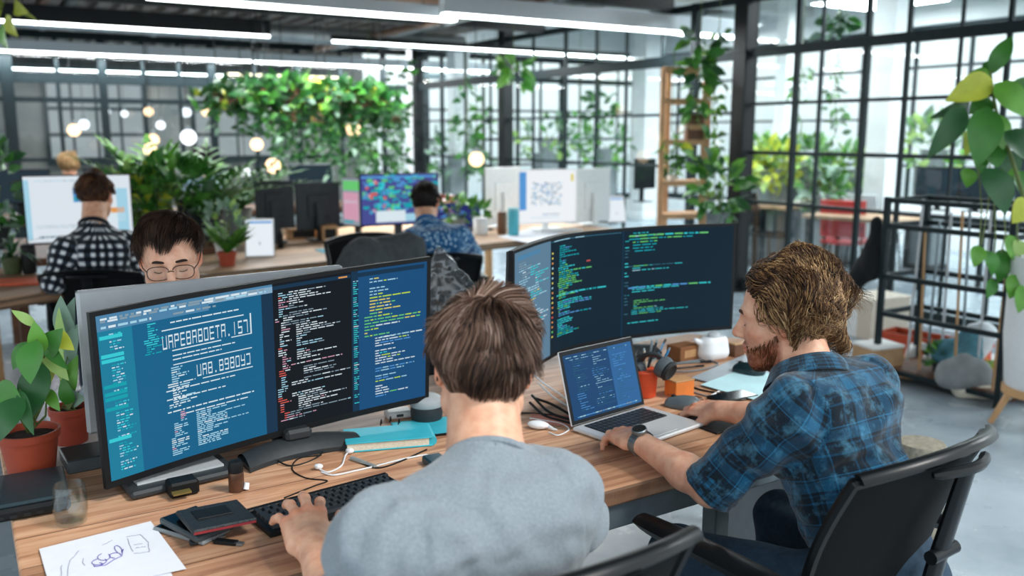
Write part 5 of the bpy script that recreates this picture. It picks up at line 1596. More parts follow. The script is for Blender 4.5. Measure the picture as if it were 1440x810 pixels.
        vs2 = np.array(vs2).transpose(1, 0, 2).reshape(-1, 3)     # n, (seg+1)*K
        cc2 = np.array(cc2).transpose(1, 0, 2).reshape(-1, 3)
        q = []
        for t in range(seg):
            for k_ in range(K): q.append((t * K + k_, t * K + (k_ + 1) % K, (t + 1) * K + (k_ + 1) % K, (t + 1) * K + k_))
        q = np.array(q)
        fs2 = (q[None] + (np.arange(n) * (seg + 1) * K)[:, None, None]).reshape(-1, 4)
        VV.append(s.head + (vs2 * s.hs) @ s.Rh.T); CC.append(cc2); FF.append(fs2 + base)
        return np_mesh(name, np.concatenate(VV), np.concatenate(FF), M_hair, s.root, np.concatenate(CC))
    def hm(s):
        """head-local to world as a Matrix, for glasses and the like"""
        m = Matrix([list(r_) for r_ in (s.Rh * s.hs)]).to_4x4(); m.translation = Vector(s.head); return m
    def glasses(s, mt, lens=True, rx=.026, rz=.019, r=.0014, dz=-.002, dy=.0):
        Mx = s.hm(); m = MB(Mx)
        for sx in (-1, 1):
            c = V(sx * .033, .102 + dy, dz)
            ring = [c + V(math.copysign(abs(math.cos(a)) ** .75, math.cos(a)) * rx, -abs(math.cos(a)) ** 2 * .004 * (1 if math.cos(a) * sx > 0 else 0), math.copysign(abs(math.sin(a)) ** .75, math.sin(a)) * rz) for a in np.linspace(0, 2 * PI, 25)]
            m.tube(ring, r, 6)
            m.tube([c + V(sx * rx, -.004, .006), V(sx * .072, .07 + dy, dz + .008), V(sx * .078, .03, dz + .006), V(sx * .081, -.005, dz + .006), V(sx * .080, -.03, dz - .018)], r * 1.1, 6)
        m.tube([V(-.008, .104 + dy, dz + .004), V(0, .107 + dy, dz + .008), V(.008, .104 + dy, dz + .004)], r, 6)
        o = m.build('glasses', mt, s.root)
        if lens:
            for sx in (-1, 1):
                c = V(sx * .033, .102 + dy, dz); mm = MB(Mx)
                ring = [c + V(math.copysign(abs(math.cos(a)) ** .75, math.cos(a)) * rx, 0, math.copysign(abs(math.sin(a)) ** .75, math.sin(a)) * rz) for a in np.linspace(0, 2 * PI, 25)[:-1]]
                mm.add(ring, [tuple(range(24))]); mm.build('lens', pane('spectacle_lens', '#f4f8f8', .08), o)
        return o
def self_cap(g, a, b, ra, rb, k, cut):
    a = npv(a); b = npv(b); ab = b - a; L = float(ab @ ab) + 1e-12; rm = max(ra, rb)
    def fn(X, Y, Z):
        x, y, z = X - a[0], Y - a[1], Z - a[2]
        t = np.clip((x * ab[0] + y * ab[1] + z * ab[2]) / L, 0, 1)
        d = np.sqrt((x - t * ab[0]) ** 2 + (y - t * ab[1]) ** 2 + (z - t * ab[2]) ** 2) - (ra + (rb - ra) * t)
        if cut is not None:
            p, n = cut
            pl = (X - p[0]) * n[0] + (Y - p[1]) * n[1] + (Z - p[2]) * n[2]
            d = np.maximum(d, pl)
        return d.astype(np.float32)
    g.op(fn, np.minimum(a, b) - rm, np.maximum(a, b) + rm, k)
def bone_uv(Vt, bones):
    best = np.full(len(Vt), 1e9); uv = np.zeros((len(Vt), 2)); al = np.zeros(len(Vt)); an_ = np.zeros(len(Vt)); wh = np.zeros(len(Vt), int)
    for i, (a, b, r, _) in enumerate(bones):
        a = npv(a); b = npv(b); ab = b - a; L = np.linalg.norm(ab); ax = ab / L
        x = np.cross(ax, (0.3, 1, .2) if i == 0 else (0, 0, 1)); x /= np.linalg.norm(x); y = np.cross(ax, x)
        q = Vt - a; t = q @ ax; tc_ = np.clip(t, 0, L)
        d = np.linalg.norm(q - tc_[:, None] * ax, axis=1) - r
        m = d < best
        ang = np.arctan2(q @ y, q @ x)
        best[m] = d[m]; uv[m, 0] = (ang * r)[m]; uv[m, 1] = t[m]; al[m] = t[m]; an_[m] = ang[m]; wh[m] = i
    return uv, al, an_, wh
# ---- cloth
def cloth_mat(name, fn, rough=.85, bump=.25, bscale=900, var=.12, vscale=14, soft=.25):
    """fn(nt, uv socket) -> colour socket"""
    m = mat(name, '#888888', rough, 0, 0, spec=.2)
    nt = m.node_tree; p = nt.nodes['Principled BSDF']
    uv = nd(nt, 'ShaderNodeUVMap'); tc = nd(nt, 'ShaderNodeTexCoord')
    c = fn(nt, uv.outputs[0], tc.outputs['Object'])
    nt.links.new(c, p.inputs['Base Color'])
    nz = nd(nt, 'ShaderNodeTexNoise', Scale=bscale, Detail=2.0); nt.links.new(tc.outputs['Object'], nz.inputs['Vector'])
    n2 = nd(nt, 'ShaderNodeTexNoise', Scale=34.0, Detail=4.0); nt.links.new(tc.outputs['Object'], n2.inputs['Vector'])
    b1 = nd(nt, 'ShaderNodeBump', Strength=bump, Distance=.0015); nt.links.new(nz.outputs['Fac'], b1.inputs['Height'])
    b2 = nd(nt, 'ShaderNodeBump', Strength=soft, Distance=.006); nt.links.new(n2.outputs['Fac'], b2.inputs['Height']); nt.links.new(b1.outputs[0], b2.inputs['Normal'])
    nt.links.new(b2.outputs[0], p.inputs['Normal'])
    p.inputs['Sheen Weight'].default_value = .25
    return m
def ramp(nt, fac, stops, interp='LINEAR'):
    rp = nd(nt, 'ShaderNodeValToRGB'); rp.color_ramp.interpolation = interp
    e = rp.color_ramp.elements
    e[0].position, e[0].color = stops[0][0], (*srgb(stops[0][1]), 1)
    e[1].position, e[1].color = stops[1][0], (*srgb(stops[1][1]), 1)
    for ps, cc in stops[2:]:
        q = e.new(ps); q.color = (*srgb(cc), 1)
    nt.links.new(fac, rp.inputs[0])
    return rp.outputs[0]
def mth(nt, op, a, b=None, c=None):
    n = nd(nt, 'ShaderNodeMath', operation=op)
    for i, v in enumerate((a, b, c)):
        if v is None: continue
        if isinstance(v, (int, float)): n.inputs[i].default_value = v
        else: nt.links.new(v, n.inputs[i])
    return n.outputs[0]
def mixc(nt, f, a, b, bt='MIX'):
    n = nd(nt, 'ShaderNodeMix', data_type='RGBA', blend_type=bt)
    for nm, v in (('Factor', f), ('A', a), ('B', b)):
        if isinstance(v, (int, float)): n.inputs[nm].default_value = v
        elif isinstance(v, str): n.inputs[nm].default_value = (*srgb(v), 1)
        else: nt.links.new(v, n.inputs[nm])
    return n.outputs['Result']
def f_grey(nt, uv, ob):
    nz = nd(nt, 'ShaderNodeTexNoise', Scale=240.0, Detail=4.0); nt.links.new(ob, nz.inputs['Vector'])
    return ramp(nt, nz.outputs['Fac'], [(.3, '#778086'), (.7, '#8b949a')])
def f_plaid(nt, uv, ob):
    sp = nd(nt, 'ShaderNodeSeparateXYZ'); nt.links.new(uv, sp.inputs[0])
    def bands(s, per, sh=0.0):
        per = per * 1.15
        x = mth(nt, 'FRACT', mth(nt, 'DIVIDE', mth(nt, 'ADD', s, sh), per))
        return x
    x = bands(sp.outputs[0], .085); y = bands(sp.outputs[1], .085)
    st = [(0, '#050505'), (.30, '#8c8c8c'), (.34, '#202020'), (.46, '#777777'), (.50, '#101010'), (.56, '#9a9a9a'), (.80, '#6a6a6a'), (.84, '#b4b4b4'), (.87, '#303030')]
    bx = ramp(nt, x, st, 'CONSTANT'); by = ramp(nt, y, st, 'CONSTANT')
    s = mixc(nt, .5, bx, by)
    n2 = nd(nt, 'ShaderNodeTexNoise', Scale=420.0, Detail=1.0); nt.links.new(ob, n2.inputs['Vector'])
    s2 = mth(nt, 'ADD', s, mth(nt, 'MULTIPLY', mth(nt, 'SUBTRACT', n2.outputs['Fac'], .5), .12))
    base = ramp(nt, s2, [(0, '#06151f'), (.10, '#0a2a3e'), (.30, '#14506f'), (.6, '#2f7a9e'), (1, '#5aa2c4')])
    nz = nd(nt, 'ShaderNodeTexNoise', Scale=26.0, Detail=6.0, Roughness=.65); nt.links.new(ob, nz.inputs['Vector'])
    wear = ramp(nt, nz.outputs['Fac'], [(.5, '#000000'), (.72, '#ffffff')])
    return mixc(nt, mth(nt, 'MULTIPLY', wear, .42), base, '#62a6c6')
def f_gingham(nt, uv, ob):
    sp = nd(nt, 'ShaderNodeSeparateXYZ'); nt.links.new(uv, sp.inputs[0])
    a = mth(nt, 'LESS_THAN', mth(nt, 'FRACT', mth(nt, 'DIVIDE', sp.outputs[0], .046)), .55)
    b = mth(nt, 'LESS_THAN', mth(nt, 'FRACT', mth(nt, 'DIVIDE', sp.outputs[1], .046)), .55)
    return ramp(nt, mth(nt, 'MULTIPLY', mth(nt, 'ADD', a, b), .5), [(0, '#dfe3e6'), (.25, '#2b3440'), (.75, '#0a0f16')], 'CONSTANT')
def f_dots(nt, uv, ob):
    vo = nd(nt, 'ShaderNodeTexVoronoi', Scale=52.0); nt.links.new(uv, vo.inputs['Vector'])
    return ramp(nt, vo.outputs['Distance'], [(0, '#cfe0ec'), (.34, '#9fc3dc'), (.40, '#2a6a9c'), (.75, '#1c4f7d')])
def f_heather(nt, uv, ob):
    nz = nd(nt, 'ShaderNodeTexNoise', Scale=90.0, Detail=4.0); nt.links.new(ob, nz.inputs['Vector'])
    return ramp(nt, nz.outputs['Fac'], [(.3, '#5d6a72'), (.7, '#a9b3b8')])
M_tee = cloth_mat('grey_jersey', f_grey, .9, .2, 1300, soft=.06)
M_plaid = cloth_mat('blue_plaid_cotton', f_plaid, .85, .35, 700)
M_ging = cloth_mat('gingham_cotton', f_gingham)
M_dots = cloth_mat('dotted_blue_cotton', f_dots)
M_heath = cloth_mat('heather_knit', f_heather)
M_jeans = mat('dark_denim', '#1d2a38', .9, 0, .25, 60, bump=.2, bscale=700)
M_jeans2 = mat('blue_denim', '#24394a', .9, 0, .25, 60, bump=.2, bscale=700)
M_shoe = mat('dark_leather', '#23211f', .5)
SK1 = skin_mat('fair_skin', '#e6b394', '#d69b7c')
SK2 = skin_mat('fair_ruddy_skin', '#e8b598', '#d99c80')
# ================================================================ office chairs
M_mesh = mat('woven_chair_mesh', '#0d1012', .8, 0, .25, 300, bump=.5, bscale=900, spec=.25)
M_chp = mat('chair_plastic', '#0e1113', .32, 0, .1, 40, spec=.3)
M_pad = mat('chair_pad_foam', '#14181a', .75, 0, .15, 80, spec=.25)
def office_chair(label, loc, rz, group=None, bw=.50, arm_x=.28, arm_z=.685, back_top=.96, tilt=.10, arms=True, bcol=None):
    t = thing('office_chair', label, 'chair', loc, rz, group)
    kw = dict(world=False)
    # seat
    m = MB()
    def seat(u, v):
        x = (u - .5) * .48; y = (v - .5) * .46
        e = max(abs(2 * u - 1), abs(2 * v - 1))
        return (x * (1 - .08 * (2 * v - 1) ** 4), y, .465 - .035 * abs(2 * u - 1) ** 4 - .04 * max(0, 2 * v - 1) ** 3 - .015 * (1 - (2 * u - 1) ** 2) * (1 - (2 * v - 1) ** 2))
    m.sheet(seat, 20, 20, .055); m.build('seat', M_pad, t, **kw)
    # curved back
    def back(u, v):
        x = (u - .5); c = (2 * u - 1)
        wv = bw * (1 - .12 * (1 - v) ** 2)
        z = .56 + (back_top - .56) * v - .03 * c * c * v
        y = -.235 - tilt * v + .085 * c * c * (1 - .2 * v) + .02 * math.sin(PI * v)
        return (x * wv, y, z)
    m = MB(); m.sheet(back, 28, 18, .008); m.build('backrest', bcol or M_mesh, t, **kw)
    rim = [back(u, 1) for u in np.linspace(0, 1, 21)] + [back(1, v) for v in np.linspace(1, 0, 13)[1:]] + [back(u, 0) for u in np.linspace(1, 0, 15)[1:]] + [back(0, v) for v in np.linspace(0, 1, 13)[1:]]
    m = MB()
    m.tube([Vector(p) for p in rim] + [Vector(rim[1])], .0125, 8)
    m.build('back_rim', M_chp, t, **kw)
    m = MB()                                  # broad lip along the top of the back
    m.sheet(lambda u, v: Vector(back(u, 1)) + V(0, -.004 - .014 * v, .010 - .008 * v * v + .004 * math.sin(PI * v)), 24, 4, .010)
    m.build('top_lip', M_chp, t, **kw)
    bk = lambda v: Vector(back(.5, v))
    sp = [V(0, -.10, .405), V(0, -.24, .41), bk(.0) + V(0, -.045, -.05), bk(.3) + V(0, -.055, 0), bk(.62) + V(0, -.05, 0), bk(.93) + V(0, -.03, 0)]
    m = MB(); m.tube([spline(sp, i / 24) for i in range(25)], [.036 - .010 * i / 24 for i in range(25)], 12, ell=.5, ref=V(1, 0, 0)); m.build('spine', M_chp, t, **kw)
    m = MB(); m.tube([Vector(back(u, .95)) + V(0, -.022 - .02 * math.sin(PI * (u - .3) / .4), 0) for u in np.linspace(.3, .7, 13)], [.006] + [.011] * 11 + [.006], 8); m.build('back_yoke', M_chp, t, **kw)
    m = MB(); c_ = bk(.45) + V(0, -.06, 0); m.tube([c_ - V(.045, 0, 0), c_ + V(.045, 0, 0)], .014, 12); m.build('tilt_knob', M_chp, t, **kw)
    if arms:
        for sx in (-1, 1):
            m = MB()
            m.tube([V(sx * .16, -.02, .42), V(sx * (arm_x + .005), -.02, .43), V(sx * (arm_x + .012), -.03, .50), V(sx * arm_x, -.05, arm_z - .02)], [.016, .018, .02, .02], 8, ell=.7)
            a_ = m.build('armrest', M_chp, t, **kw)
            m = MB()
            m.sheet(lambda u, v: (sx * arm_x + (u - .5) * .075 * (1 - .25 * (2 * v - 1) ** 4), -.20 + .44 * v, arm_z + .004 * math.sin(PI * v) - .012 * abs(2 * u - 1) ** 3), 8, 14, .028)
            m.build('pad', M_chp, a_, **kw)
    m = MB(); m.box((0, -.02, .40), (.2, .24, .05), None, .01); m.build('mechanism', M_chp, t, **kw)
    m = MB(); m.tube([V(0, 0, .1), V(0, 0, .25)], .028, 14); m.tube([V(0, 0, .2), V(0, 0, .39)], .019, 14); m.build('gas_lift', M_steel, t, **kw)
    for i in range(5):
        a = 2 * PI * i / 5 + .3; d_ = V(math.cos(a), math.sin(a), 0)
        m = MB(); m.tube([d_ * .02 + UP * .115, d_ * .17 + UP * .10, d_ * .29 + UP * .075], [.026, .02, .014], 8, ell=.8); b_ = m.build('base_leg', M_chp, t, **kw)
        m = MB(); c = d_ * .29 + UP * .028; sd = V(-d_.y, d_.x, 0)
        for o_ in (-.013, .013): m.tube([c + sd * (o_ - .008), c + sd * (o_ + .008)], .028, 14)
        m.build('caster', M_rubber, b_, **kw)
    return t
# ---- man in grey, back to us
P1c = dict(name_label='man in grey t-shirt seen from behind, typing at the teal code monitor',
    head=at(680, 519, 1.57), Rh=RotYPR(R(3), R(8), R(3)), neck=at(684, 655, 1.47),
    shL=at(534, 757, 1.31), shR=at(786, 690, 1.50), elL=(-.265, 1.29, .775), elR=(.13, 1.63, .80),
    wrL=onz(440, 768, .795), wrR=(-.07, 1.83, .79), pelvis=(-.014, 1.27, .56), yaw=R(36), skin=SK1, h=.003)
P1c['handL'] = dict(f=onz(410, 696, .785) - Vector(P1c['wrL']) + UP * .075, d=(.10, -.30, 1), curl=[(14, 18, 12), (9, 18, 12), (12, 18, 12), (20, 18, 12)], spread=(9, 2, -6, -17), s=1.14,
    thumb=((.62, .74, -.22), (.30, .94, -.2), (.2, .97, -.15)))
P1c['handR'] = dict(f=(-.5, .8, -.1), d=(0, 0, 1))
p1 = Person(**P1c)
p1.body()
p1.shirt(M_tee, h=.005, sleeveL=(.97, 0), sleeveR=(.97, 0), chest=.125, waist=.13, sh_r=.06, arm_r=(.060, .058), neck_r=.062, fold=1.35, hunch=.035)
ring_n = unit(p1.hp((0, -.02, -.05)) - p1.neck)
def collar(p, m, r, rt, lift=.0, name='collar', drop=.0, wd=1.0):
    n_ = unit(p.hp((0, -.02, -.05)) - p.neck); x = unit(np.cross(p.f, n_)); y = np.cross(n_, x)
    pts = [Vector(p.neck + n_ * (lift - drop * math.sin(a)) + (x * math.cos(a) + y * math.sin(a)) * r) for a in np.linspace(0, 2 * PI, 33)]
    mb = MB(); mb.tube(pts, rt, 8, ref=Vector(n_), ell=wd); return mb.build(name, m, p.root)
collar(p1, M_tee, .066, .0065, .012, 'neckband')
p1.trousers(M_jeans); p1.shoes(M_shoe)
def h1_mask(p):
    x, y, z = p[:, 0], p[:, 1], p[:, 2]
    back = (z > -.066) & ((z > -.02) | (np.abs(x) < .068 + .55 * (z + .02)))   # nape line, narrowing
    side = np.where(np.abs(x) > .05, z > np.where(y > 0, .012 + .5 * y, .0 + 1.1 * y), True)
    front = z > .075 + .55 * (y - .055)
    ear = ((np.abs(x) > .06) & (np.abs(y + .012) < .02) & (z < .03))
    ok = back & side & np.where(y > .03, front, True) & ~ear
    return ok.astype(float)
def h1_flow(P, root):
    # from the crown down the back and sides, forward on top
    D = P - npv((.012, -.05, .125)); D[:, 2] -= .05
    top = (P[:, 2] > .06) & (P[:, 1] > -.05)
    D[top] = D[top] * .5 + npv((.06, .08, .01))
    return D
def h1_len(p): return np.where(p[:, 2] > .05, .055, np.where(p[:, 2] > -.01, .036, .022))
p1.hair(['#1f1510', '#38261c', '#5c4334', '#86695a', '#b39c8d'], h1_mask, h1_flow, h1_len, 7000, .0011, 6, lift=.0035, thick=.011, cap_col='#2a1d16', clump=.55)
p1.glasses(mat('black_acetate', '#141414', .3), True)
office_chair('black mesh office chair holding the man in grey, bottom edge of the view', (-.075, 1.395, 0), R(32), 'office chairs at the front desk')
# ---- man in blue plaid, profile
P2c = dict(name_label='curly haired bearded man in blue plaid shirt typing on the silver laptop',
    head=at(1103, 447, 2.1), Rh=RotYPR(R(66), R(8), R(-2)), neck=at(1136, 538, 2.03),
    shL=V(.592, 1.845, .955), shR=V(.828, 2.02, .975), elL=(.445, 1.885, .768), elR=(.74, 2.26, .80),
    wrL=onz(897, 620, .80), wrR=onz(1012, 577, .79), pelvis=(.80, 1.80, .56), yaw=R(34), skin=SK2, h=.003)
P2c['handL'] = dict(f=onz(838, 588, .785) - Vector(P2c['wrL']), d=(.05, -.25, 1), curl=[(20, 34, 22), (18, 32, 20), (18, 32, 20), (22, 32, 20)], spread=(9, 3, -3, -9))
P2c['handR'] = dict(f=onz(952, 566, .765) - Vector(P2c['wrR']), d=(-.15, -.35, 1), curl=[(22, 36, 22), (22, 36, 20), (24, 36, 22), (28, 34, 24)], spread=(6, 2, -2, -6),
    thumb=((.66, .62, -.42), (.35, .88, -.32), (.15, .95, -.3)))
p2 = Person(**P2c)
p2.body(beard=((.33, .18, .115), .92))
p2.shirt(M_plaid, h=.005, sleeveL=(.99, 0), sleeveR=(.9, 0), chest=.122, waist=.128, deep=.84, sh_r=.06, arm_r=(.064, .058), neck_r=.066, fold=1.6, seed=11, hunch=.04)
# rolled cuffs
def cuff(p, sh, el, t, r, m, ln=.034):
    ax = unit(el - sh); c = sh + (el - sh) * t
    x = unit(np.cross(ax, (0, 0, 1))); y = np.cross(ax, x)
    mb = MB()
    prof = [(-ln, .90), (-ln * .8, 1.05), (0, 1.07), (ln * .5, 1.06), (ln * .62, 1.0), (ln * .5, .92), (0, .9)]
    def fn(u, v):
        a = 2 * PI * u; i = v * (len(prof) - 1); k_ = min(int(i), len(prof) - 2); fr = i - k_
        o = prof[k_][0] * (1 - fr) + prof[k_ + 1][0] * fr; rr = prof[k_][1] * (1 - fr) + prof[k_ + 1][1] * fr
        rr *= 1 + .035 * math.sin(5 * a + 9 * o / ln) + .02 * math.sin(11 * a)
        return Vector(c + ax * o + (x * math.cos(a) + y * math.sin(a)) * r * rr)
    mb.sheet(fn, 40, 14, 0); return mb.build('rolled_cuff', m, p.root)
cuff(p2, p2.shL, p2.elL, .97, .058, M_plaid); cuff(p2, p2.shR, p2.elR, .88, .058, M_plaid)
# folded collar
def shirt_collar(p, m, r=.068, hgt=.04, fall=.05):
    n_ = unit(p.hp((0, -.02, -.05)) - p.neck) * .7 + p.u * .3; n_ = unit(n_); x = unit(np.cross(p.f, n_)); y = np.cross(n_, x)
    mb = MB()
    prof = [(.0, -.004), (.001, hgt * .6), (.004, hgt), (.010, hgt * 1.04), (.018, hgt * .72), (.026, hgt * .3), (.033, -.004)]
    def fn(u, v):
        a = PI * .5 + (PI * 1.02) * (2 * u - 1)                      # opening in front
        a = a + PI
        i = v * (len(prof) - 1); k_ = min(int(i), len(prof) - 2); fr = i - k_
        o = prof[k_][0] * (1 - fr) + prof[k_ + 1][0] * fr; zz = prof[k_][1] * (1 - fr) + prof[k_ + 1][1] * fr
        wob = .003 * math.sin(9 * u + 5 * v)
        drop = .018 * (1 - math.cos(a + PI * .5)) * .5
        return Vector(p.neck + n_ * (zz + .006 - drop * .8) + (x * math.cos(a) + y * math.sin(a)) * (r + o + wob))
    mb.sheet(fn, 48, 16, .002); return mb.build('collar', m, p.root)
shirt_collar(p2, M_plaid)
# back yoke seam
p2.trousers(M_jeans2); p2.shoes(M_shoe)
def h2_mask(p):
    x, y, z = p[:, 0], p[:, 1], p[:, 2]
    front = z > .072 + .9 * (y - .062)
    side = np.where((y > -.005), z > .02 + 1.3 * (y - .02), True)
    back = z > -.062
    ear = ((np.abs(x) > .055) & (np.abs(y + .006) < .016) & (z < .012))
    return (back & side & np.where(y > .02, front, True) & ~ear).astype(float)
def h2_flow(P, root):
    w_ = (np.clip((.03 - P[:, 1]) / .08, 0, 1) * np.clip((.12 - P[:, 2]) / .07, 0, 1))[:, None]
    D = (1 - w_) * npv((0, -.10, -.015)) + w_ * npv((0, -.035, -.10))
    return D + npv((1, 0, 0)) * P[:, :1] * .25
def h2_len(p): return .055 + .065 * np.clip((p[:, 2] + .05) / .12, 0, 1)
p2.hair(['#20150f', '#3b271a', '#5f432d', '#84623f', '#ad8a60', '#cbb086'], h2_mask, h2_flow, h2_len, 6500, .0013, 12, curl=.010, curl_f=140, lift=.005, thick=.018, cap_col='#241811', clump=.9, seed=12)
def beard_mask(p):
    x, y, z = p[:, 0], p[:, 1], p[:, 2]
    return ((y > .0) & (z < -.022 - .45 * np.clip(y, 0, .09)) & (z > -.12)).astype(float) * np.where((y > .075) & (z > -.082) & (z < -.055) & (np.abs(x) < .024), 0, 1)
def beard_flow(P, root): return npv((0, .25, -1.0)) + P * 0
p2.hair(['#3a2014', '#5a3420', '#7c4c30', '#96623f'], beard_mask, beard_flow, lambda p: .014 + 0 * p[:, 0], 1700, .0006, 3, lift=.003, thick=-.012, cap_col='#5a3420', seed=21, name='beard', skull=((0, .035, -.052), (.0605, .0665, .0735)), clump=.3, snap=True)
office_chair('black mesh office chair holding the man in blue plaid', (.665, 1.905, 0), R(36), 'office chairs at the front desk', bw=.48, back_top=.945)
# wrist watch
wt_ax = unit(p2.wrL - p2.elL); wc = p2.wrL - wt_ax * .012
wt = MB(); x_ = unit(np.cross(wt_ax, (0, 0, 1))); y_ = np.cross(x_, wt_ax); 
wt.sheet(lambda u, v: Vector(wc + wt_ax * ((v - .5) * .021) + (x_ * math.cos(2 * PI * u) + y_ * .95 * math.sin(2 * PI * u)) * (.0345 + .0007 * math.sin(40 * PI * u))), 80, 2, -.003)
wroot = thing('wrist_watch', 'steel wrist watch with dark face on the typing man in blue plaid', 'watch', Vector(wc), 0)
wt.build('bracelet', M_steel, wroot)
nrm = unit(npv((0, -.55, 1)) - wt_ax * (npv((0, -.55, 1)) @ wt_ax))
wm_ = frame(Vector(wc + nrm * .0335), nrm, wt_ax)
m = MB(wm_); m.lathe([(.018, 0), (.0195, .002), (.0195, .008), (.017, .010), (.0165, .0085)], 28); m.build('watch_case', M_steel, wroot)
m = MB(wm_); m.lathe([(.0001, .0088), (.0165, .0088), (.0165, .0086)], 28); m.build('watch_face', mat('watch_dial', '#2a2b2c', .2), wroot)
# ================================================================ men further back
# ---- man with spectacles facing us
head3 = at(240, 364, 2.47)
p3 = Person('dark haired man in wire glasses looking down behind the teal code monitor', head3, RotYPR(R(200), R(14), R(2)), neck=head3 + V(-.045, .11, -.155),
    shL=head3 + V(.13, .08, -.235), shR=head3 + V(-.21, .21, -.235), elL=head3 + V(.17, .12, -.45), elR=head3 + V(-.27, .07, -.45), wrL=(-.70, 2.45, .79), wrR=(-.93, 2.38, .79), pelvis=(head3.x - .09, head3.y + .30, .56),
    yaw=R(200), skin=SK2, h=.0035, size=.97)
p3.handL = dict(f=(-.15, -1, -.05), d=(0, 0, 1)); p3.handR = dict(f=(.25, -1, -.05), d=(0, 0, 1))
p3.body()
p3.shirt(M_heath, h=.007, sleeveL=(.95, 0), sleeveR=(.95, 0), chest=.12, waist=.12, neck_r=.062, fold=.8, seed=31)
collar(p3, mat('dark_neckband', '#39434a', .85), .066, .006, .012, 'neckband')
p3.trousers(M_jeans); p3.shoes(M_shoe)
def h3_mask(p):
    x, y, z = p[:, 0], p[:, 1], p[:, 2]
    front = z > .074 + .3 * (y - .06) - .012 * np.sin(x * 60 + 1)
    side = np.where(np.abs(x) > .045, z > np.where(y > 0, .016 + .5 * y, .005 + 1.1 * y), True)
    ear = ((np.abs(x) > .06) & (np.abs(y + .012) < .02) & (z < .028))
    return ((z > -.055) & side & np.where(y > .03, front, True) & ~ear).astype(float)
def h3_flow(P, root):
    D = P - npv((-.025, -.055, .12)); D = D * npv((.7, 1.4, .6)); D[:, 2] -= .02; D[:, 0] += .02
    return D
p3.hair(['#17100d', '#2e2019', '#483428', '#5f4a3c'], h3_mask, h3_flow, lambda p: np.where(p[:, 2] > .06, np.where(p[:, 1] > .03, .034, .055), np.where(p[:, 2] > .02, .03, .016)), 4200, .0012, 7, lift=.004, thick=.011, cap_col='#1b1310', clump=.3, seed=33)
# eyebrows
def brow(p, col):
    for sx in (-1, 1):
        m = MB(p.hm()); m.tube([spline([V(sx * .012, .0965, .0262), V(sx * .024, .0965, .0285), V(sx * .037, .0915, .0285), V(sx * .049, .0800, .0225)], i / 14) for i in range(15)], [.0018 + .0024 * math.sin(PI * (i + 1) / 16) for i in range(15)], 8, ell=.8); m.build('eyebrow', mat('brow_' + col[1:], col, .8, 0, .4, 400, bump=.6, bscale=900), p.root)
brow(p3, '#2c1e17'); brow(p2, '#553722')
p3.glasses(mat('brown_wire', '#5a4438', .3, .6, 0), True, .0285, .0205, .0015)
for p_, sx in ((p3, -1), (p3, 1), (p2, -1), (p2, 1)):     # lowered eyelashes
    m = MB(p_.hm()); m.tube([V(sx * (.031 + q * .0125), .0885 - abs(q) * .004, -.003 - .003 * (1 - q * q)) for q in np.linspace(-1, 1, 9)], .0011, 5); m.build('eyelashes', mat('lash', '#1a1210', .6), p_.root)
# ---- man in gingham
def back_man(label, head, yawh, neck, shL, shR, elL, elR, wrL, wrR, yaw, m, cols, chair=None, sl=1.9, h=.006, seed=41, hl=.04, n_h=1300, pants=True, hs=1.0, fold=.8, skin=SK1, lift=.004):
    ms = (Vector(shL) + Vector(shR)) / 2
    f = V(-math.sin(yaw), math.cos(yaw), 0)
    p = Person(label, head, RotYPR(yawh, R(6), 0), neck, shL, shR, elL, elR, wrL, wrR, None, None, tuple((ms - f * .06).xy) + (.55,), yaw, hs, skin, h)
    p.handL = dict(f=f, d=(0, 0, 1)); p.handR = dict(f=f, d=(0, 0, 1))
    p.body(detail=False)
    p.shirt(m, h=h * 1.2, sleeveL=(sl, 0), sleeveR=(sl, 0), chest=.125, waist=.125, arm_r=(.064, .056), cuff_r=.045, neck_r=.062, fold=fold, seed=seed, hunch=.03)
    if pants: p.trousers(M_jeans, .012); p.shoes(M_shoe)
    p.hair(cols, h1_mask, h1_flow, lambda q: np.where(q[:, 2] > .04, hl * 1.3, np.where(q[:, 2] > -.0, hl * .7, hl * .35)), n_h, .0022, 5, lift=lift, thick=.010, cap_col=cols[0], seed=seed, clump=.6)
    if chair: office_chair(chair, tuple((ms + f * .10).xy) + (0,), yaw, 'office chairs at the rear desks', back_top=.84)
    return p
p4 = back_man('man in black and white gingham shirt seen from behind, at the pale monitor', at(135, 276, 4.9), R(4), at(132, 320, 4.82), at(92, 352, 4.68), at(181, 343, 4.9), at(75, 398, 4.62), at(204, 392, 4.95), onz(98, 396, .775), onz(165, 384, .775), R(10), M_ging, ['#2e1d14', '#4a2f20', '#6b4630', '#87603f'], 'black office chair holding the man in gingham', 1.92, seed=41, hl=.032)
collar(p4, M_ging, .066, .012, .016, 'collar', .0, 1.3)
p5 = back_man('man in dotted blue shirt seen from behind, at the colourful monitor', at(599, 285, 5.6), R(-4), at(600, 316, 5.5), at(577, 338, 5.38), at(648, 333, 5.52), at(556, 366, 5.5), at(668, 360, 5.72), onz(575, 350, .775), onz(632, 345, .775), R(14), M_dots, ['#17110f', '#241b17', '#352922'], 'black office chair holding the man in dotted blue', .98, seed=43, hl=.022)
collar(p5, M_dots, .064, .010, .014, 'collar', .0, 1.3)
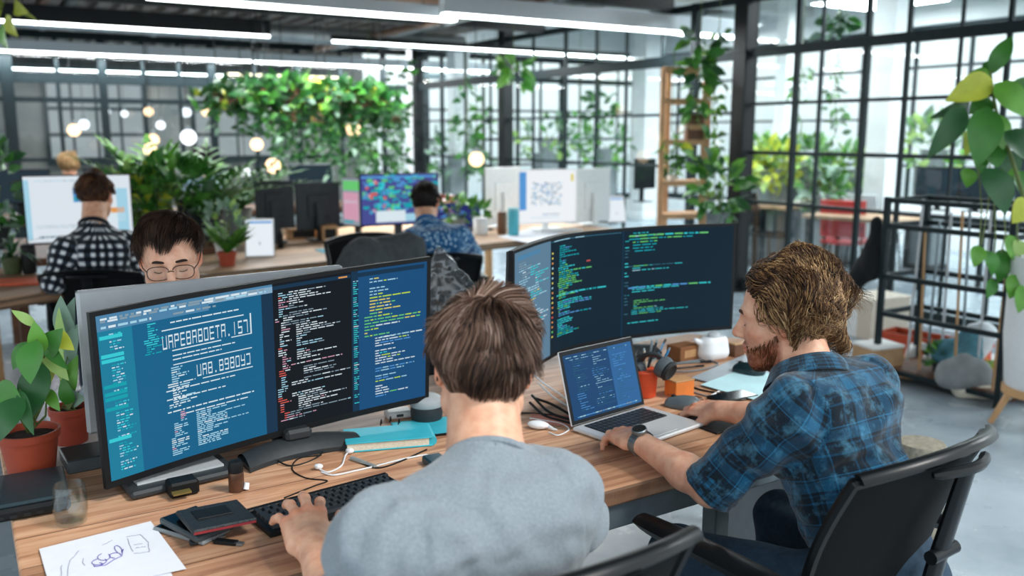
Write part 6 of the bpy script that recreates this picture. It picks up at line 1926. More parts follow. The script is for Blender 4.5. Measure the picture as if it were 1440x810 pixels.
# ================================================================ rear bench
def bench(label, p, q, depth, name='long_bench', m=None, legs=M_lwood, th=.055, leg_w=.06, back=1):
    p, q = Vector(p), Vector(q); d = (q - p); d.z = 0; L = d.length; rz = math.atan2(d.y, d.x)
    t = thing(name, label, 'desk', V(p.x, p.y, 0), rz)
    m_ = MB(); m_.box((L / 2, depth / 2, DZ - th / 2), (L, depth, th)); m_.build('tabletop', m or M_bench, t, world=False, bevel=.014, seg=3)
    for x in np.linspace(.08, L - .08, max(2, int(L / 1.5) + 1)):
        for y in (.08, depth - .08):
            mm = MB(); mm.box((x, y, (DZ - th) / 2), (leg_w, leg_w, DZ - th)); mm.build('leg', legs, t, world=False, bevel=.004)
    mm = MB(); mm.box((L / 2, depth - .08, DZ - th - .05), (L - .2, .03, .08)); mm.build('rail', legs, t, world=False)
    return t, L, rz
B0, B1 = onz(270, 387, DZ), onz(875, 322, DZ)
bench_t, BL, brz = bench('long pale wooden bench running across the room behind the two curved monitors', B0, B1, .80)
bx = (B1 - B0).normalized(); by = V(-bx.y, bx.x, 0)
bench('second pale bench set against the far side of the long one, under the monitors', B0 + bx * .80 + by * .81, B1 + by * .81, .95)
L0, L1 = onz(-70, 432, DZ), onz(150, 399, DZ)
bench('worn brown wooden desk at the left edge where the gingham man sits', L0, L1, 1.2, 'wooden_table', wood_mat('table_planks', '#6a4a35', '#96704f', '#b08c6c', .16))
def flat_monitor(label, x0, y0, x1, y1, d0, d1, h, faces=True, scr_m=None, shell=None, inks=None, base_y=.10, name='monitor', thick=.03, z_foot=DZ, frame_w=.008, bezel=None):
    P, Q = at(x0, y0, d0), at(x1, y1, d1)
    top = (P.z + Q.z) / 2
    dx = V(Q.x - P.x, Q.y - P.y, 0); L = dx.length; ex = dx.normalized(); ey = V(-ex.y, ex.x, 0)   # ey away from us
    c = V((P.x + Q.x) / 2, (P.y + Q.y) / 2, 0)
    t = thing(name, label, 'monitor', V(c.x, c.y, z_foot))
    s_ = 1 if faces else -1                                       # screen side: towards us = -ey
    Mx = Matrix((ex, ey, UP)).transposed().to_4x4(); Mx.translation = V(c.x, c.y, 0)
    m = MB(Mx); m.box((0, s_ * thick * .3, top - h / 2), (L, thick * .6, h), None, .004); m.box((0, s_ * thick * .7, top - h / 2), (L * .5, thick * .6, h * .5), None, .006); m.build('back_shell', shell or M_dark, t)
    m = MB(Mx); m.box((0, -s_ * .004, top - h / 2), (L - .001, .006, h - .001)); m.build('bezel', bezel or M_plastic, t)
    m = MB(Mx); y = -s_ * .0078
    w2, z0, z1 = L / 2 - frame_w, top - h + frame_w * 1.6, top - frame_w
    def S(u, v, lift=0.0): return Mx @ V((u * 2 - 1) * w2 * s_, y - s_ * lift, z0 + (z1 - z0) * v)
    m = MB(); m.quad(S(0, 0), S(1, 0), S(1, 1), S(0, 1)); so = m.build('screen', scr_m or M_plastic, t)
    if inks and faces:
        k = Ink(S); inks(k); k.build(so)
    zb = top - h
    m = MB(Mx); m.box((0, s_ * (thick + .02), (z_foot + top - h * .5) / 2), (.06, .02, top - h * .5 - z_foot)); m.box((0, s_ * thick, top - h * .5), (.07, .05, .06)); m.build('stand_neck', shell or M_dark, t)
    m = MB(Mx); m.box((0, s_ * .02, z_foot + .007), (min(.26, L * .5), .18, .012), None, .004); m.build('stand_base', shell or M_dark, t)
    return t, S
S_white = scr('screen_white', '#dfe8f0', .95)
def ink_mail(k):
    k.rect(.0, .05, .05, .95, 'pale'); k.line(.1, .93, .7, .012, ['pale', 'grey'])
    k.rect(.45, .56, .60, .82, 'blue'); k.rect(.45, .56, .62, .68, 'teal')
    for v in (.25, .22): k.line(.08, v, .5, .008, ['grey', 'pale'])
    k.rect(.80, .93, .42, .5, 'orange'); k.rect(.78, .94, .28, .42, 'white'); k.rect(.86, .97, .05, .8, 'pale')
    k.line(.1, .08, .3, .03, ['grey', 'dim'])
flat_monitor('wide white page monitor in front of the man in gingham', 29, 248, 183, 243, 5.25, 5.5, .415, True, S_white, M_dark, ink_mail)
def ink_map(k):
    for i in range(150):
        u, v = rng.random() * .94, .25 + rng.random() * .7
        k.rect(u, u + rng.uniform(.02, .1), v, v + rng.uniform(.02, .08), rng.choice(['teal', 'teal', 'teal', 'green', 'blue', 'cyan', 'green', 'teal']), .001 + i * .00002)
    for i in range(26):
        u, v = rng.uniform(.02, .34), rng.uniform(.2, .85); k.rect(u, u + .04, v, v + .06, rng.choice(['pink', 'teal', 'red', 'blue', 'blue']), .005)
    k.rect(.0, .96, .93, .97, 'blue', .006); k.rect(.18, .56, .04, .27, 'white', .0062); k.rect(.56, .8, .04, .2, 'pale', .0062)
flat_monitor('monitor showing a teal and violet map before the man in dotted blue', 505, 246, 616, 241, 6.7, 7.0, .40, True, scr('screen_violet', '#4a4f96', .9), M_dark, ink_map)
def ink_side(k): 
    k.rect(.05, .95, .75, .95, 'green'); k.rect(.05, .9, .1, .7, 'pink'); k.line(.1, .5, .7, .05, ['white', 'pale']); k.rect(.05, .6, .05, .12, 'teal')
flat_monitor('narrow pastel monitor left of the teal and violet map monitor', 481, 250, 508, 249, 6.9, 6.75, .38, True, scr('screen_pastel', '#9aa3ae', .9), M_dark, ink_side)
flat_monitor('left of two charcoal monitors seen from the back on the rear bench', 357, 254, 412, 254, 6.6, 6.7, .36, False, None, mat('charcoal_shell', '#2a3238', .5, 0, .1))
flat_monitor('right of two charcoal monitors seen from the back on the rear bench', 414, 255, 476, 258, 6.7, 6.9, .36, False, None, mat('charcoal_shell', '#2a3238', .5, 0, .1))
flat_monitor('left white backed monitor beside the turquoise bottle', 681, 236, 730, 234, 7.6, 7.9, .50, False, None, M_whitep)
def ink_noise(k):
    k.rect(.0, .12, .25, .97, 'blue'); 
    for i in range(230):
        u, v = rng.uniform(.2, .72), rng.uniform(.32, .76); k.rect(u, u + rng.uniform(.01, .03), v, v + .018, rng.choice(['grey', 'dim', 'blue', 'pale']), .001 + i * .00001)
    k.rect(.9, .95, .78, .92, 'yellow'); k.line(.4, .16, .3, .02, ['grey', 'blue']); k.line(.2, .1, .5, .012, ['pale'])
flat_monitor('white page monitor with a grey dotted block, right of the turquoise bottle', 729, 240, 811, 236, 7.4, 7.6, .46, True, scr('screen_bright', '#eef2f6', 1.0), M_whitep, ink_noise, frame_w=.006, bezel=M_whitep)
flat_monitor('grey white backed monitor right of the dotted page monitor', 808, 238, 857, 235, 7.8, 8.1, .48, False, None, M_whitep)
flat_monitor('small black monitor far back beside the white column', 893, 222, 922, 224, 10.5, 10.7, .36, True, scr('screen_off', '#10161a', .6), M_plastic)
# blue violet laptop at his right
def open_laptop(label, px, py, d, rz, wd, scr_m, tilt=18, z=DZ, name='laptop', cols=None):
    c = onz(px, py, z); t = thing(name, label, 'laptop', c, R(rz))
    m = MB(); m.box((0, -.11, .008), (wd, .22, .014), None, .003); m.build('base', M_dark, t, world=False)
    Lm = Matrix.Translation((0, 0, .012)) @ Matrix.Rotation(R(-tilt), 4, 'X')
    m = MB(Lm); m.box((0, 0, .11), (wd, .006, .215), None, .002); m.build('lid', M_dark, t, world=False)
    def S(u, v, lift=0.0): return wm(t) @ Lm @ V((u - .5) * (wd - .014), -.0035 - lift, .012 + v * .2)
    m = MB(); m.quad(S(0, 0), S(1, 0), S(1, 1), S(0, 1)); so = m.build('screen', scr_m, t)
    if cols:
        k = Ink(S)
        for i in range(30):
            u, v = rng.random() * .9, rng.random() * .9; k.rect(u, u + .08, v, v + .05, rng.choice(cols), .0008 + i * .00002)
        k.build(so)
    return t
open_laptop('dark laptop with blue violet screen right of the man in dotted blue', 648, 322, 6.5, 28, .40, scr('screen_indigo', '#2b2f6e', .9), 14, DZ, 'laptop', ['blue', 'dim', 'blue', 'pink'])
def tablet(label, px, py, rz, wd, h, tilt, scr_m, z=DZ):
    c = onz(px, py, z); t = thing('tablet', label, 'tablet', c, R(rz))
    Lm = Matrix.Translation((0, 0, .002)) @ Matrix.Rotation(R(-tilt), 4, 'X')
    m = MB(Lm); m.box((0, 0, h / 2), (wd, .008, h), None, .003); m.build('case', M_lgrey, t, world=False)
    m = MB(Lm); m.box((0, -.0045, h / 2), (wd - .016, .001, h - .018)); m.build('screen', scr_m, t, world=False)
    m = MB(Lm); m.box((0, -.0054, h - .028), (wd - .03, .0008, .014)); m.build('title_bar', INK['blue'], t, world=False)
    m = MB(); m.bar(V(0, .02 + h * .12, h * .45), V(0, h * .55, .004), wd * .5, .005, up=V(1, 0, 0)); m.build('stand', M_grey, t, world=False)
    return t
tablet('white tablet propped up at the near edge of the rear bench', 366, 362, 12, .19, .265, 20, scr('tablet_page', '#e6eef4', 1.0))
tablet('white tablet propped up right of the white backed monitors', 868, 313, 18, .19, .25, 18, scr('tablet_page', '#e6eef4', 1.0))
# papers, folders, books
for i, (px, py, cc, lab, rz) in enumerate(((520, 338, '#2f3c42', 'dark slate folder at the bottom of the stack before the map monitor', 22), (516, 332, '#dfe5e6', 'white paper pad second from the bottom of the stack', 18), (512, 329, '#35aabb', 'teal folder in the middle of the stack', 26), (520, 325, '#e6eaea', 'white folder second from the top of the stack', 15), (514, 322, '#49b3c2', 'teal booklet topping the stack before the map monitor', 20))):
    slab('folder', lab, 'folder', 515, 339, (.30 - i * .012, .21, .012), rz, DZ + i * .0135, mat('folder_%d' % i, cc, .6), 'stacked folders', lambda t, s: MB().box((0, -s[1] * .5 - .0006, s[2] * .5), (s[0] * .9, .001, s[2] * .5)).build('page_edge', M_paper, t, world=False), .002)
slab('teal_envelope', 'flat teal envelope on the bench near the grey jacket', 'envelope', 478, 352, (.30, .20, .006), 30, DZ, mat('envelope_teal', '#3aa0b5', .6), None, lambda t, s: MB().prism([(-s[0] * .48, s[1] * .48), (s[0] * .48, s[1] * .48), (0, 0)], s[2] + .0008, s[2] + .002).build('flap', mat('envelope_flap', '#57b4c6', .6), t, world=False), .001)
slab('keyboard', 'slim white keyboard before the dotted page monitor', 'keyboard', 785, 326, (.42, .13, .016), 30, DZ, M_whitep, None, lambda t, s: [MB().box((-.18 + i * .03, -.035 + r_ * .03, s[2] + .002), (.026, .025, .004)).build('key', M_lgrey, t, world=False) for i in range(13) for r_ in range(3)], .003)
sheet_px([(700, 333), (760, 345), (800, 330), (745, 322)], DZ + .001, 'paper', M_paper, 'white sheets spread before the turquoise bottle', 'paper')
sheet_px([(560, 338), (620, 346), (640, 334), (585, 328)], DZ + .001, 'paper', M_paper, 'white sheet under the dotted blue man\'s arm', 'paper')
# bottles and jars
def bottle(label, px, py, r, h, mt, z=DZ, name='bottle', cap=M_plastic, shape=0):
    b = onz(px, py, z); t = thing(name, label, name.split('_')[-1], b)
    m = MB(Matrix.Translation(b))
    if shape == 0: m.lathe([(r * .9, 0), (r, .004), (r, h * .72), (r * .45, h * .86), (r * .42, h * .92)], 20)
    else: m.lathe([(r * .85, 0), (r, .01), (r, h * .92), (r * .92, h * .97)], 20)
    m.build('body', mt, t)
    m = MB(Matrix.Translation(b)); rr = r * (.46 if shape == 0 else .95); z0 = h * (.91 if shape == 0 else .96)
    m.lathe([(rr, z0), (rr, z0 + h * .08), (rr * .9, z0 + h * .1), (.0005, z0 + h * .1)], 20); m.build('lid', cap, t)
    return t
bottle('turquoise bottle on the rear bench between the white monitors', 722, 331, .045, .21, mat('turquoise_bottle', '#4fb3c4', .35, 0, .05), cap=mat('turquoise_cap', '#7fc6cf', .4), shape=1)
bottle('white round jar left of the turquoise bottle', 676, 330, .06, .13, M_whitep, name='jar', cap=M_lgrey, shape=1)
bottle('brown jar between the white jar and the turquoise bottle', 706, 329, .04, .17, mat('amber_jar', '#7a5238', .3), name='jar', cap=M_dwood, shape=1)
bottle('small black bottle beside the near tablet', 395, 349, .022, .13, M_plastic)
# wooden holder and cans
for i, (px, py, w_, h_, lab) in enumerate(((425, 336, .24, .09, 'tan wooden box tray in front of the charcoal monitors'), (462, 338, .12, .12, 'tan wooden holder in front of the right charcoal monitor'))):
    t = slab('wooden_holder', lab, 'box', px, py, (w_, .14, h_), 25, DZ, M_lwood, None, lambda t, s: MB().box((0, -s[1] * .5 - .001, s[2] * .5), (s[0] * .7, .003, s[2] * .6)).build('opening', M_rubber, t, world=False), .004)
# grey jacket hanging over a chair back, plastic bag
jc = at(535, 352, 4.9)
t = thing('jacket', 'dark grey jacket thrown over a chair before the rear bench', 'jacket', V(jc.x, jc.y, .58))
g = SDF(np.array(jc) - .42, np.array(jc) + .42, .010)
J = lambda a, b: np.array(jc) + npv((a * AX.x + 0, a * AX.y, b))
g.cap(J(-.20, -.13), J(.20, .0), .07, .075, .06); g.cap(J(-.13, -.04), J(.15, .03), .09, .06, .06); g.cap(J(-.24, -.2), J(-.1, .0), .09, .08, .06); g.cap(J(.2, -.2), J(.2, -.02), .075, .06, .05); g.cap(J(-.2, -.35), J(-.05, -.1), .1, .09, .06); g.cap(J(.1, -.36), J(.1, -.1), .11, .09, .06)
Vt, F = g.mesh(); Vt = smooth_mesh(Vt, F, 2); n = vnormals(Vt, F); Vt = Vt + n * (.012 * vnoise(Vt * npv((11, 11, 7)), 51) + .005 * vnoise(Vt * 30, 52))[:, None]
np_mesh('cloth', Vt, F, mat('charcoal_wool', '#44494c', .9, 0, .2, 30, bump=.3), t)
t_c = office_chair('black office chair under the dark grey jacket', (jc.x + .02, jc.y + .03, 0), R(210), 'office chairs at the rear desks', arms=False)
M_bag = pane('clear_plastic_film', '#c9d0d3', .12, .15, .06)
bc = at(640, 392, 3.3)
t = thing('plastic_bag', 'crumpled clear plastic bag behind the grey man\'s head', 'bag', V(bc.x, bc.y, bc.z - .16))
g = SDF(np.array(bc) - .24, np.array(bc) + .24, .008)
q = np.array(bc); g.cap(q + (-.07, 0, -.10), q + (-.05, .02, .05), .07, .035, .05); g.cap(q + (.06, 0, -.12), q + (-.04, 0, .03), .08, .04, .05); g.cap(q + (-.05, 0, .04), q + (-.055, 0, .10), .02, .012, .03)
Vt, F = g.mesh(); Vt = smooth_mesh(Vt, F, 1); n = vnormals(Vt, F); Vt = Vt + n * (.016 * np.abs(vnoise(Vt * 22, 61)) + .006 * vnoise(Vt * 60, 62))[:, None]
np_mesh('film', Vt, F, M_bag, t)
st = thing('bar_stool', 'black stool carrying the clear plastic bag behind the near desk', 'stool', V(bc.x, bc.y, 0))
zt = bc.z - .205
m = MB(Matrix.Translation((bc.x, bc.y, 0))); m.lathe([(.001, zt - .03), (.15, zt - .03), (.165, zt - .02), (.165, zt - .006), (.15, zt), (.001, zt + .001)], 28); m.build('seat', M_pad, st)
for i in range(4):
    a = PI / 4 + i * PI / 2; m = MB(); m.tube([V(bc.x + .11 * math.cos(a), bc.y + .11 * math.sin(a), zt - .03), V(bc.x + .19 * math.cos(a), bc.y + .19 * math.sin(a), 0)], .012, 8); m.build('leg', M_black, st)
m = MB(); m.tube([V(bc.x + .155 * math.cos(a), bc.y + .155 * math.sin(a), .36) for a in np.linspace(0, 2 * PI, 33)], .009, 8, False); m.build('foot_ring', M_black, st)
# ---- items on the left table
c = onz(52, 372, DZ)
slab('red_folder', 'flat coral red folder at the left edge of the brown table', 'folder', 20, 398, (.30, .21, .012), 14, DZ, mat('coral_folder', '#d5603f', .6), None, None, .003)
bottle('dark bottle behind the aloe plant on the left table', 42, 384, .04, .16, M_rubber, shape=1)

for i, (px, w_, h_, cc, lab) in enumerate(((588, .05, .22, '#a8443a', 'red book standing on the far bench behind the colourful monitor'), (596, .04, .26, '#7b4a34', 'brown book beside the red one behind the colourful monitor'), (604, .05, .20, '#c9b79a', 'cream book right of the brown one behind the colourful monitor'), (614, .045, .24, '#8b3f3a', 'dark red book at the right end of the short row'))):
    c = at(px, 246, 7.75); slab('book', lab, 'book', 0, 0, (w_, .16, h_), 32, DZ, mat('book_%d' % i, cc, .7), 'books behind the colourful monitor', lambda t, s: MB().box((0, 0, s[2] + .001), (s[0] * .8, s[1] * .94, .002)).build('pages', M_paper, t, world=False), .002)
    o = [k for k in C.objects if k.get('label') == lab][0]; q_ = B0 + bx * (2.95 + .075 * i) + by * 1.62; o.location = V(q_.x, q_.y, DZ)
# ================================================================ foliage
pb = B0 + bx * .06 + by * 1.60; ZS = .78
def rvec(): return V(rng.uniform(-1, 1), rng.uniform(-1, 1), rng.uniform(-1, 1)).normalized()
def frond(mb, base, dirv, L, n=9, lw=.02, ll=.12, droop=.5, mi=0, spread=1.0):
    d = Vector(dirv).normalized(); p = Vector(base); pts = [p.copy()]
    st = L / n
    for i in range(n):
        d = (d + V(0, 0, -droop * st * 2.2 * (i / n + .2))).normalized(); p = p + d * st; pts.append(p.copy())
        sd = d.cross(UP)
        sd = sd.normalized() if sd.length > .05 else V(1, 0, 0)
        f = math.sin(PI * min(1, (i + 1.2) / (n + .6))) ** .7
        for s_ in (-1, 1):
            tip = p + (sd * s_ * spread + d * .55 + UP * .1).normalized() * ll * f
            leaf(mb, p, tip, lw, UP + d * -.3, .06, .15, 3, mi if rng.random() < .75 else rng.choice([0, 1, 2]))
    mb.mi = mi
    leaf(mb, pts[-1], pts[-1] + d * ll * .7, lw, UP, .05, .1, 3, mi)
    mb.mi = 1; mb.tube(pts, [.006 * (1 - .7 * i / n) + .001 for i in range(n + 1)], 5)
def palm(label, px, py, d, L=.6, n=14, z=None, mi=1, pot_r=.12, pot_h=.22, pot_m=None, lw=.03, ll=.16, name='palm_plant', droop=.6, foot=None, cat='plant', rise=1.0, stand=None):
    b = at(px, py, d) if z is None else (onz(px, py, z) if z == DZ else V(*at(px, py, d).xy, z))
    t = thing(name, label, cat, b, 0, 'bushy potted plants')
    pot(t, b, pot_r, pot_r * .75, pot_h, pot_m or M_dark)
    m = MB(); o = b + UP * pot_h * .93
    for i in range(n):
        a = 2 * PI * i / n * 2.4 + rng.uniform(-.3, .3); e = rng.uniform(.5, 1.6) * rise
        frond(m, o, V(math.cos(a), math.sin(a), e), L * rng.uniform(.7, 1.1), 8, lw, ll, droop, mi)
    m.build('foliage', G_, t)
    return t
def bush(m, c, rad, n, size, mis, aspect=.5, up=.3, nu=3, surf=.55):
    for i in range(n):
        q = rvec(); r_ = rng.uniform(surf, 1) ** .6
        p = Vector(c) + V(q.x * rad[0], q.y * rad[1], q.z * rad[2]) * r_
        dv = (q + rvec() * .8 + UP * up).normalized()
        L = size * rng.uniform(.6, 1.25)
        leaf(m, p, p + dv * L, L * aspect, rvec() + V(0, -.6, .4), .1, .2, nu, rng.choice(mis))
def bushy(label, px, py, d, rad, n, size, mis, z=None, pot_r=.1, pot_h=.16, pot_m=None, name='leafy_plant', aspect=.5, lift=.8, up=.3, group='bushy potted plants'):
    b = at(px, py, d) if z is None else (onz(px, py, z) if z == DZ else V(*at(px, py, d).xy, z))
    t = thing(name, label, 'plant', b, 0, group)
    pot(t, b, pot_r, pot_r * .78, pot_h, pot_m or M_terra)
    m = MB(); c = b + UP * (pot_h + rad[2] * lift); bush(m, c, rad, n, size, mis, aspect, up); m.build('foliage', G_, t)
    m = MB()
    for i in range(5): m.tube([b + UP * pot_h * .9, c + rvec() * rad[0] * .4], .005, 5)
    m.build('stem', M_stem, t)
    return t
MW = mat('white_ceramic', '#dfe2e0', .3, 0, .03); MG = mat('grey_ceramic', '#7c8588', .5, 0, .1)
# the green mass behind the gingham man: pots on and beside the far side of the bench
palm('tall bright fern rising above the left end of the rear bench', 212, 322, 6.7, .62, 16, ZS, 0, .13, .24, MG, .05, .20, 'fern', .55, rise=1.5)
palm('broad palm with arching fronds in the middle of the green corner', 292, 335, 6.5, .62, 18, ZS, 1, .13, .22, M_dark, .035, .20, 'palm_plant', .6, rise=1.0)
palm('dark palm behind the propped near tablet', 335, 330, 6.9, .6, 16, ZS, 2, .12, .2, MG, .035, .18, 'palm_plant', .7, rise=.9)
bushy('yellowish leafy plant right of the gingham man\'s monitor', 196, 325, 6.2, (.22, .18, .22), 120, .12, [0, 3, 1, 5], ZS, .1, .16, M_terra)
bushy('dense mid green plant between fern and broad palm', 250, 330, 6.3, (.26, .2, .25), 160, .12, [0, 1, 1, 2], ZS, .11, .16, MG)
bushy('silvery plant left of the near tablet', 318, 366, 5.9, (.12, .1, .14), 90, .07, [4, 4, 3], DZ, .07, .12, MW)
palm('little spiky green palm left of the propped near tablet', 320, 374, 5.6, .20, 14, DZ, 0, .06, .09, M_terra, .03, .07, 'palm_plant', .4)
t = thing('plant_stand', 'low dark plant bench carrying the green corner behind the rear bench', 'plant stand', V(pb.x, pb.y, 0))
zt = ZS - .0005 + .035
m = MB(Matrix.Translation((pb.x, pb.y, 0)) @ RM); m.box((0, 0, zt - .06), (1.3, 1.3, .05)); m.build('top', M_dwood, t, bevel=.005)
for sx in (-.6, .6):
    for sy in (-.58, .58): m = MB(Matrix.Translation((pb.x, pb.y, 0)) @ RM); m.box((sx, sy, (zt - .085) / 2), (.06, .06, zt - .085)); m.build('leg', M_dwood, t)
def cypress(label, px, py, d, h, r, z=DZ):
    b = onz(px, py, z); t = thing('cypress_plant', label, 'plant', b, 0, 'little cypress plants')
    pot(t, b, r * .9, r * .7, h * .2, MW)
    m = MB()
    for i in range(260):
        k_ = rng.random(); a = rng.uniform(0, 2 * PI); rr = r * (1 - k_) ** .8 * rng.uniform(.55, 1)
        p = b + V(rr * math.cos(a), rr * math.sin(a), h * (.2 + .8 * k_)); leaf(m, p, p + V(math.cos(a) * .4, math.sin(a) * .4, 1).normalized() * .05, .016, rvec(), .1, .2, 2, rng.choice([4, 4, 2, 3]))
    m.build('foliage', G_, t)
cypress('grey green cypress cone in front of the left charcoal monitor', 398, 328, 6.4, .36, .075)
cypress('grey green cypress cone in front of the right charcoal monitor', 465, 325, 6.6, .34, .09)
bushy('low green plant behind the purple laptop', 640, 300, 7.5, (.3, .16, .09), 120, .09, [0, 1, 2], .741, .09, .1, MG)
# aloe on the left table
b = onz(18, 385, DZ); t = thing('spider_plant', 'striped spider plant in a green pot on the left brown table', 'plant', b, 0)
pot(t, b, .06, .045, .10, mat('green_glaze', '#4e5a3c', .35, 0, .1))
m = MB()
for i in range(26):
    a = rng.uniform(0, 2 * PI); o = b + UP * .09; r_ = rng.uniform(.14, .24); e = o + V(math.cos(a) * r_, math.sin(a) * r_, rng.uniform(-.02, .16)); leaf(m, o, e, .022, UP + V(math.cos(a), math.sin(a), 0) * -.5, .22, .2, 6, rng.choice([1, 2, 4, 4]))
m.build('foliage', G_, t)
bushy('dark green plant at the far left edge behind the spider plant', -4, 350, 5.6, (.14, .14, .3), 90, .13, [2, 1, 4], None, .09, .14, M_dark)
# ---- hanging garden: troughs under the ceiling
def trough(label, px0, px1, py, d, n=150, hang=.35, zdrop=.2):
    p, q = at(px0, py, d), at(px1, py, d + (px1 - px0) / FPX * d * .5); q.z = p.z
    t = thing('hanging_planter', label, 'hanging planter', (p + q) / 2, 0, 'hanging planters over the rear desks')
    m = MB(); m.bar(p, q, .2, .14, ch=.01); m.build('trough', M_dwood, t)
    for f in (.1, .9):
        m = MB(); c = p.lerp(q, f); m.tube([c, V(c.x, c.y, 2.98)], .005, 6); m.build('chain', M_black, t)
    m = MB(); L = (q - p).length
    for i in range(n):
        c = p.lerp(q, rng.random()) + V(rng.uniform(-.18, .18), rng.uniform(-.2, .16), rng.uniform(-.14, .14)); dv = V(rng.uniform(-1, 1), rng.uniform(-1, 1), rng.uniform(-.6, .9)).normalized(); ll = rng.uniform(.10, .2)
        leaf(m, c, c + dv * ll, ll * .5, rvec() + V(0, -.5, .4), .12, .2, 3, rng.choice([1, 1, 2, 2, 2, 2, 2] if i % 8 else [5, 0, 0]))
    for i in range(int(L * 22)):
        c = p.lerp(q, rng.random()) + V(rng.uniform(-.12, .12), rng.uniform(-.15, .05), 0); ln = rng.uniform(.3, 1) * hang * 1.6
        k = int(ln / .06) + 1
        for j in range(k):
            o = c + V(rng.uniform(-.02, .02), rng.uniform(-.02, .02), -ln * j / k); dv = V(rng.uniform(-1, 1), rng.uniform(-1, .5), rng.uniform(-.9, .0)).normalized(); leaf(m, o, o + dv * .11, .06, rvec() + V(0, -.6, .3), .1, .2, 3, rng.choice([1, 2, 2, 2, 4, 1]))
        m.mi = 2; m.tube([c, c - UP * ln], .003, 4)
    m.build('foliage', G_, t)
trough('left hanging planter of dark trailing leaves with a few orange tips', 298, 372, 138, 9.2, 260, .26)
trough('hanging planter of yellow green leaves in the middle of the hanging garden', 365, 455, 134, 8.6, 300, .4)
trough('right hanging planter overflowing with vines beside the warm strip light', 448, 545, 140, 8.8, 340, .55)
trough('long hanging planter further back, trailing thin vines', 380, 560, 165, 11.2, 360, .8)
def vine(label, x0, y0, y1, d, n=40, wd=.18, size=.13, mis=(0, 1, 1, 2), name='trailing_vine', cat='vine', top_z=None):
    p, q = at(x0, y0, d), at(x0, y1, d); q.x, q.y = p.x, p.y
    t = thing(name, label, cat, p, 0, 'trailing vines')
    m = MB(); pts = [p.lerp(q, i / 8) + V(rng.uniform(-.04, .04), rng.uniform(-.04, .04), 0) for i in range(9)]
    m.tube(pts, .006, 5)
    if top_z: m.tube([p, V(p.x, p.y, top_z)], .004, 5)
    m.build('stem', M_stem, t)
    m = MB()
    for i in range(n):
        c = spline(pts, rng.random()) ; dv = V(rng.uniform(-1, 1), rng.uniform(-1, .6), rng.uniform(-.8, .3)).normalized(); o = c + dv * rng.uniform(0, wd * .4); s_ = size * rng.uniform(.6, 1.2); leaf(m, o, o + dv * s_, s_ * .55, rvec() + V(0, -.7, .4), .1, .2, 3, rng.choice(mis))
    m.build('foliage', G_, t)
    return t
vine('thick bright vine hanging beside the tall black post', 985, 50, 165, 8.2, 70, .3, .17, top_z=2.98)
vine('vine trailing down just left of the tall black post', 1012, 40, 310, 8.3, 90, .22, .13, (0, 1, 2, 3), top_z=2.98)
vine('small vine with light leaves on the wooden ladder', 945, 185, 215, 8.3, 8, .2, .2, (0, 0, 5), top_z=2.3)
vine('bright vine hanging from the strip light by the middle black post', 722, 82, 104, 10.5, 26, .5, .22, (0, 1), top_z=2.98)
vine('dark vine hanging left of the middle black post', 655, 110, 240, 12.4, 60, .4, .16, (2, 2, 1), top_z=2.95)
vine('thin dark vine hanging between hanging garden and middle post', 560, 95, 240, 12.2, 60, .5, .16, (2, 1, 4), top_z=2.95)
vine('mossy vine right of the hanging garden', 520, 150, 290, 9.8, 60, .4, .15, (1, 2, 0, 4), top_z=2.98)
vine('dark vine on the third rear post', 680, 140, 245, 12.8, 45, .4, .15, (2, 1), top_z=2.95)
vine('green leafy spray at the upper left corner of the room', 6, -10, 14, 5.6, 14, .35, .18, (0, 5), top_z=2.9)
bushy('green plant at the foot of the wooden ladder beside the post', 1008, 330, 7.9, (.2, .18, .26), 90, .16, [0, 1, 1, 2], None, .11, .2, MG)
# ---- big plant in the tall white planter at the right edge
pc = onz(1462, 600, 0)
PB = V(pc.x, pc.y, 0)
t = thing('white_planter', 'tall white planter on pale wooden legs at the right edge', 'planter', PB)
dp = pc.y * CP + CAMZ * SP
m = MB(Matrix.Translation(PB)); m.lathe([(.02, .20), (.17, .20), (.19, .23), (.215, .5), (.215, .88), (.21, .92), (.195, .92), (.19, .86), (.001, .86)], 40); m.build('body', mat('matt_white_planter', '#e4e6e6', .5, 0, .03), t)
m = MB(Matrix.Translation(PB)); m.lathe([(.001, .865), (.19, .865)], 24); m.build('soil', M_soil, t)
m = MB(Matrix.Translation(PB)); m.lathe([(.185, .175), (.2, .18), (.2, .215), (.185, .22)], 36); m.build('wooden_ring', M_lwood, t)
for i in range(4):
    a = PI / 4 + i * PI / 2 + .5; m = MB(); m.tube([PB + V(.15 * math.cos(a), .15 * math.sin(a), .20), PB + V(.24 * math.cos(a), .24 * math.sin(a), 0)], [.02, .014], 10); m.build('leg', M_lwood, t)
d5 = dp - .1
rp_ = thing('rubber_plant', 'tall plant with big glossy green leaves growing from the white planter', 'plant', PB + UP * .866)
sm = MB()
trunk = [PB + UP * .86, at(1448, 300, d5), at(1425, 230, d5), at(1402, 160, d5), at(1393, 100, d5), at(1400, 72, d5)]
sm.tube([spline(trunk, i / 30) for i in range(31)], [.014 - .0003 * i for i in range(31)], 8); sm.build('stem', M_stem, rp_)
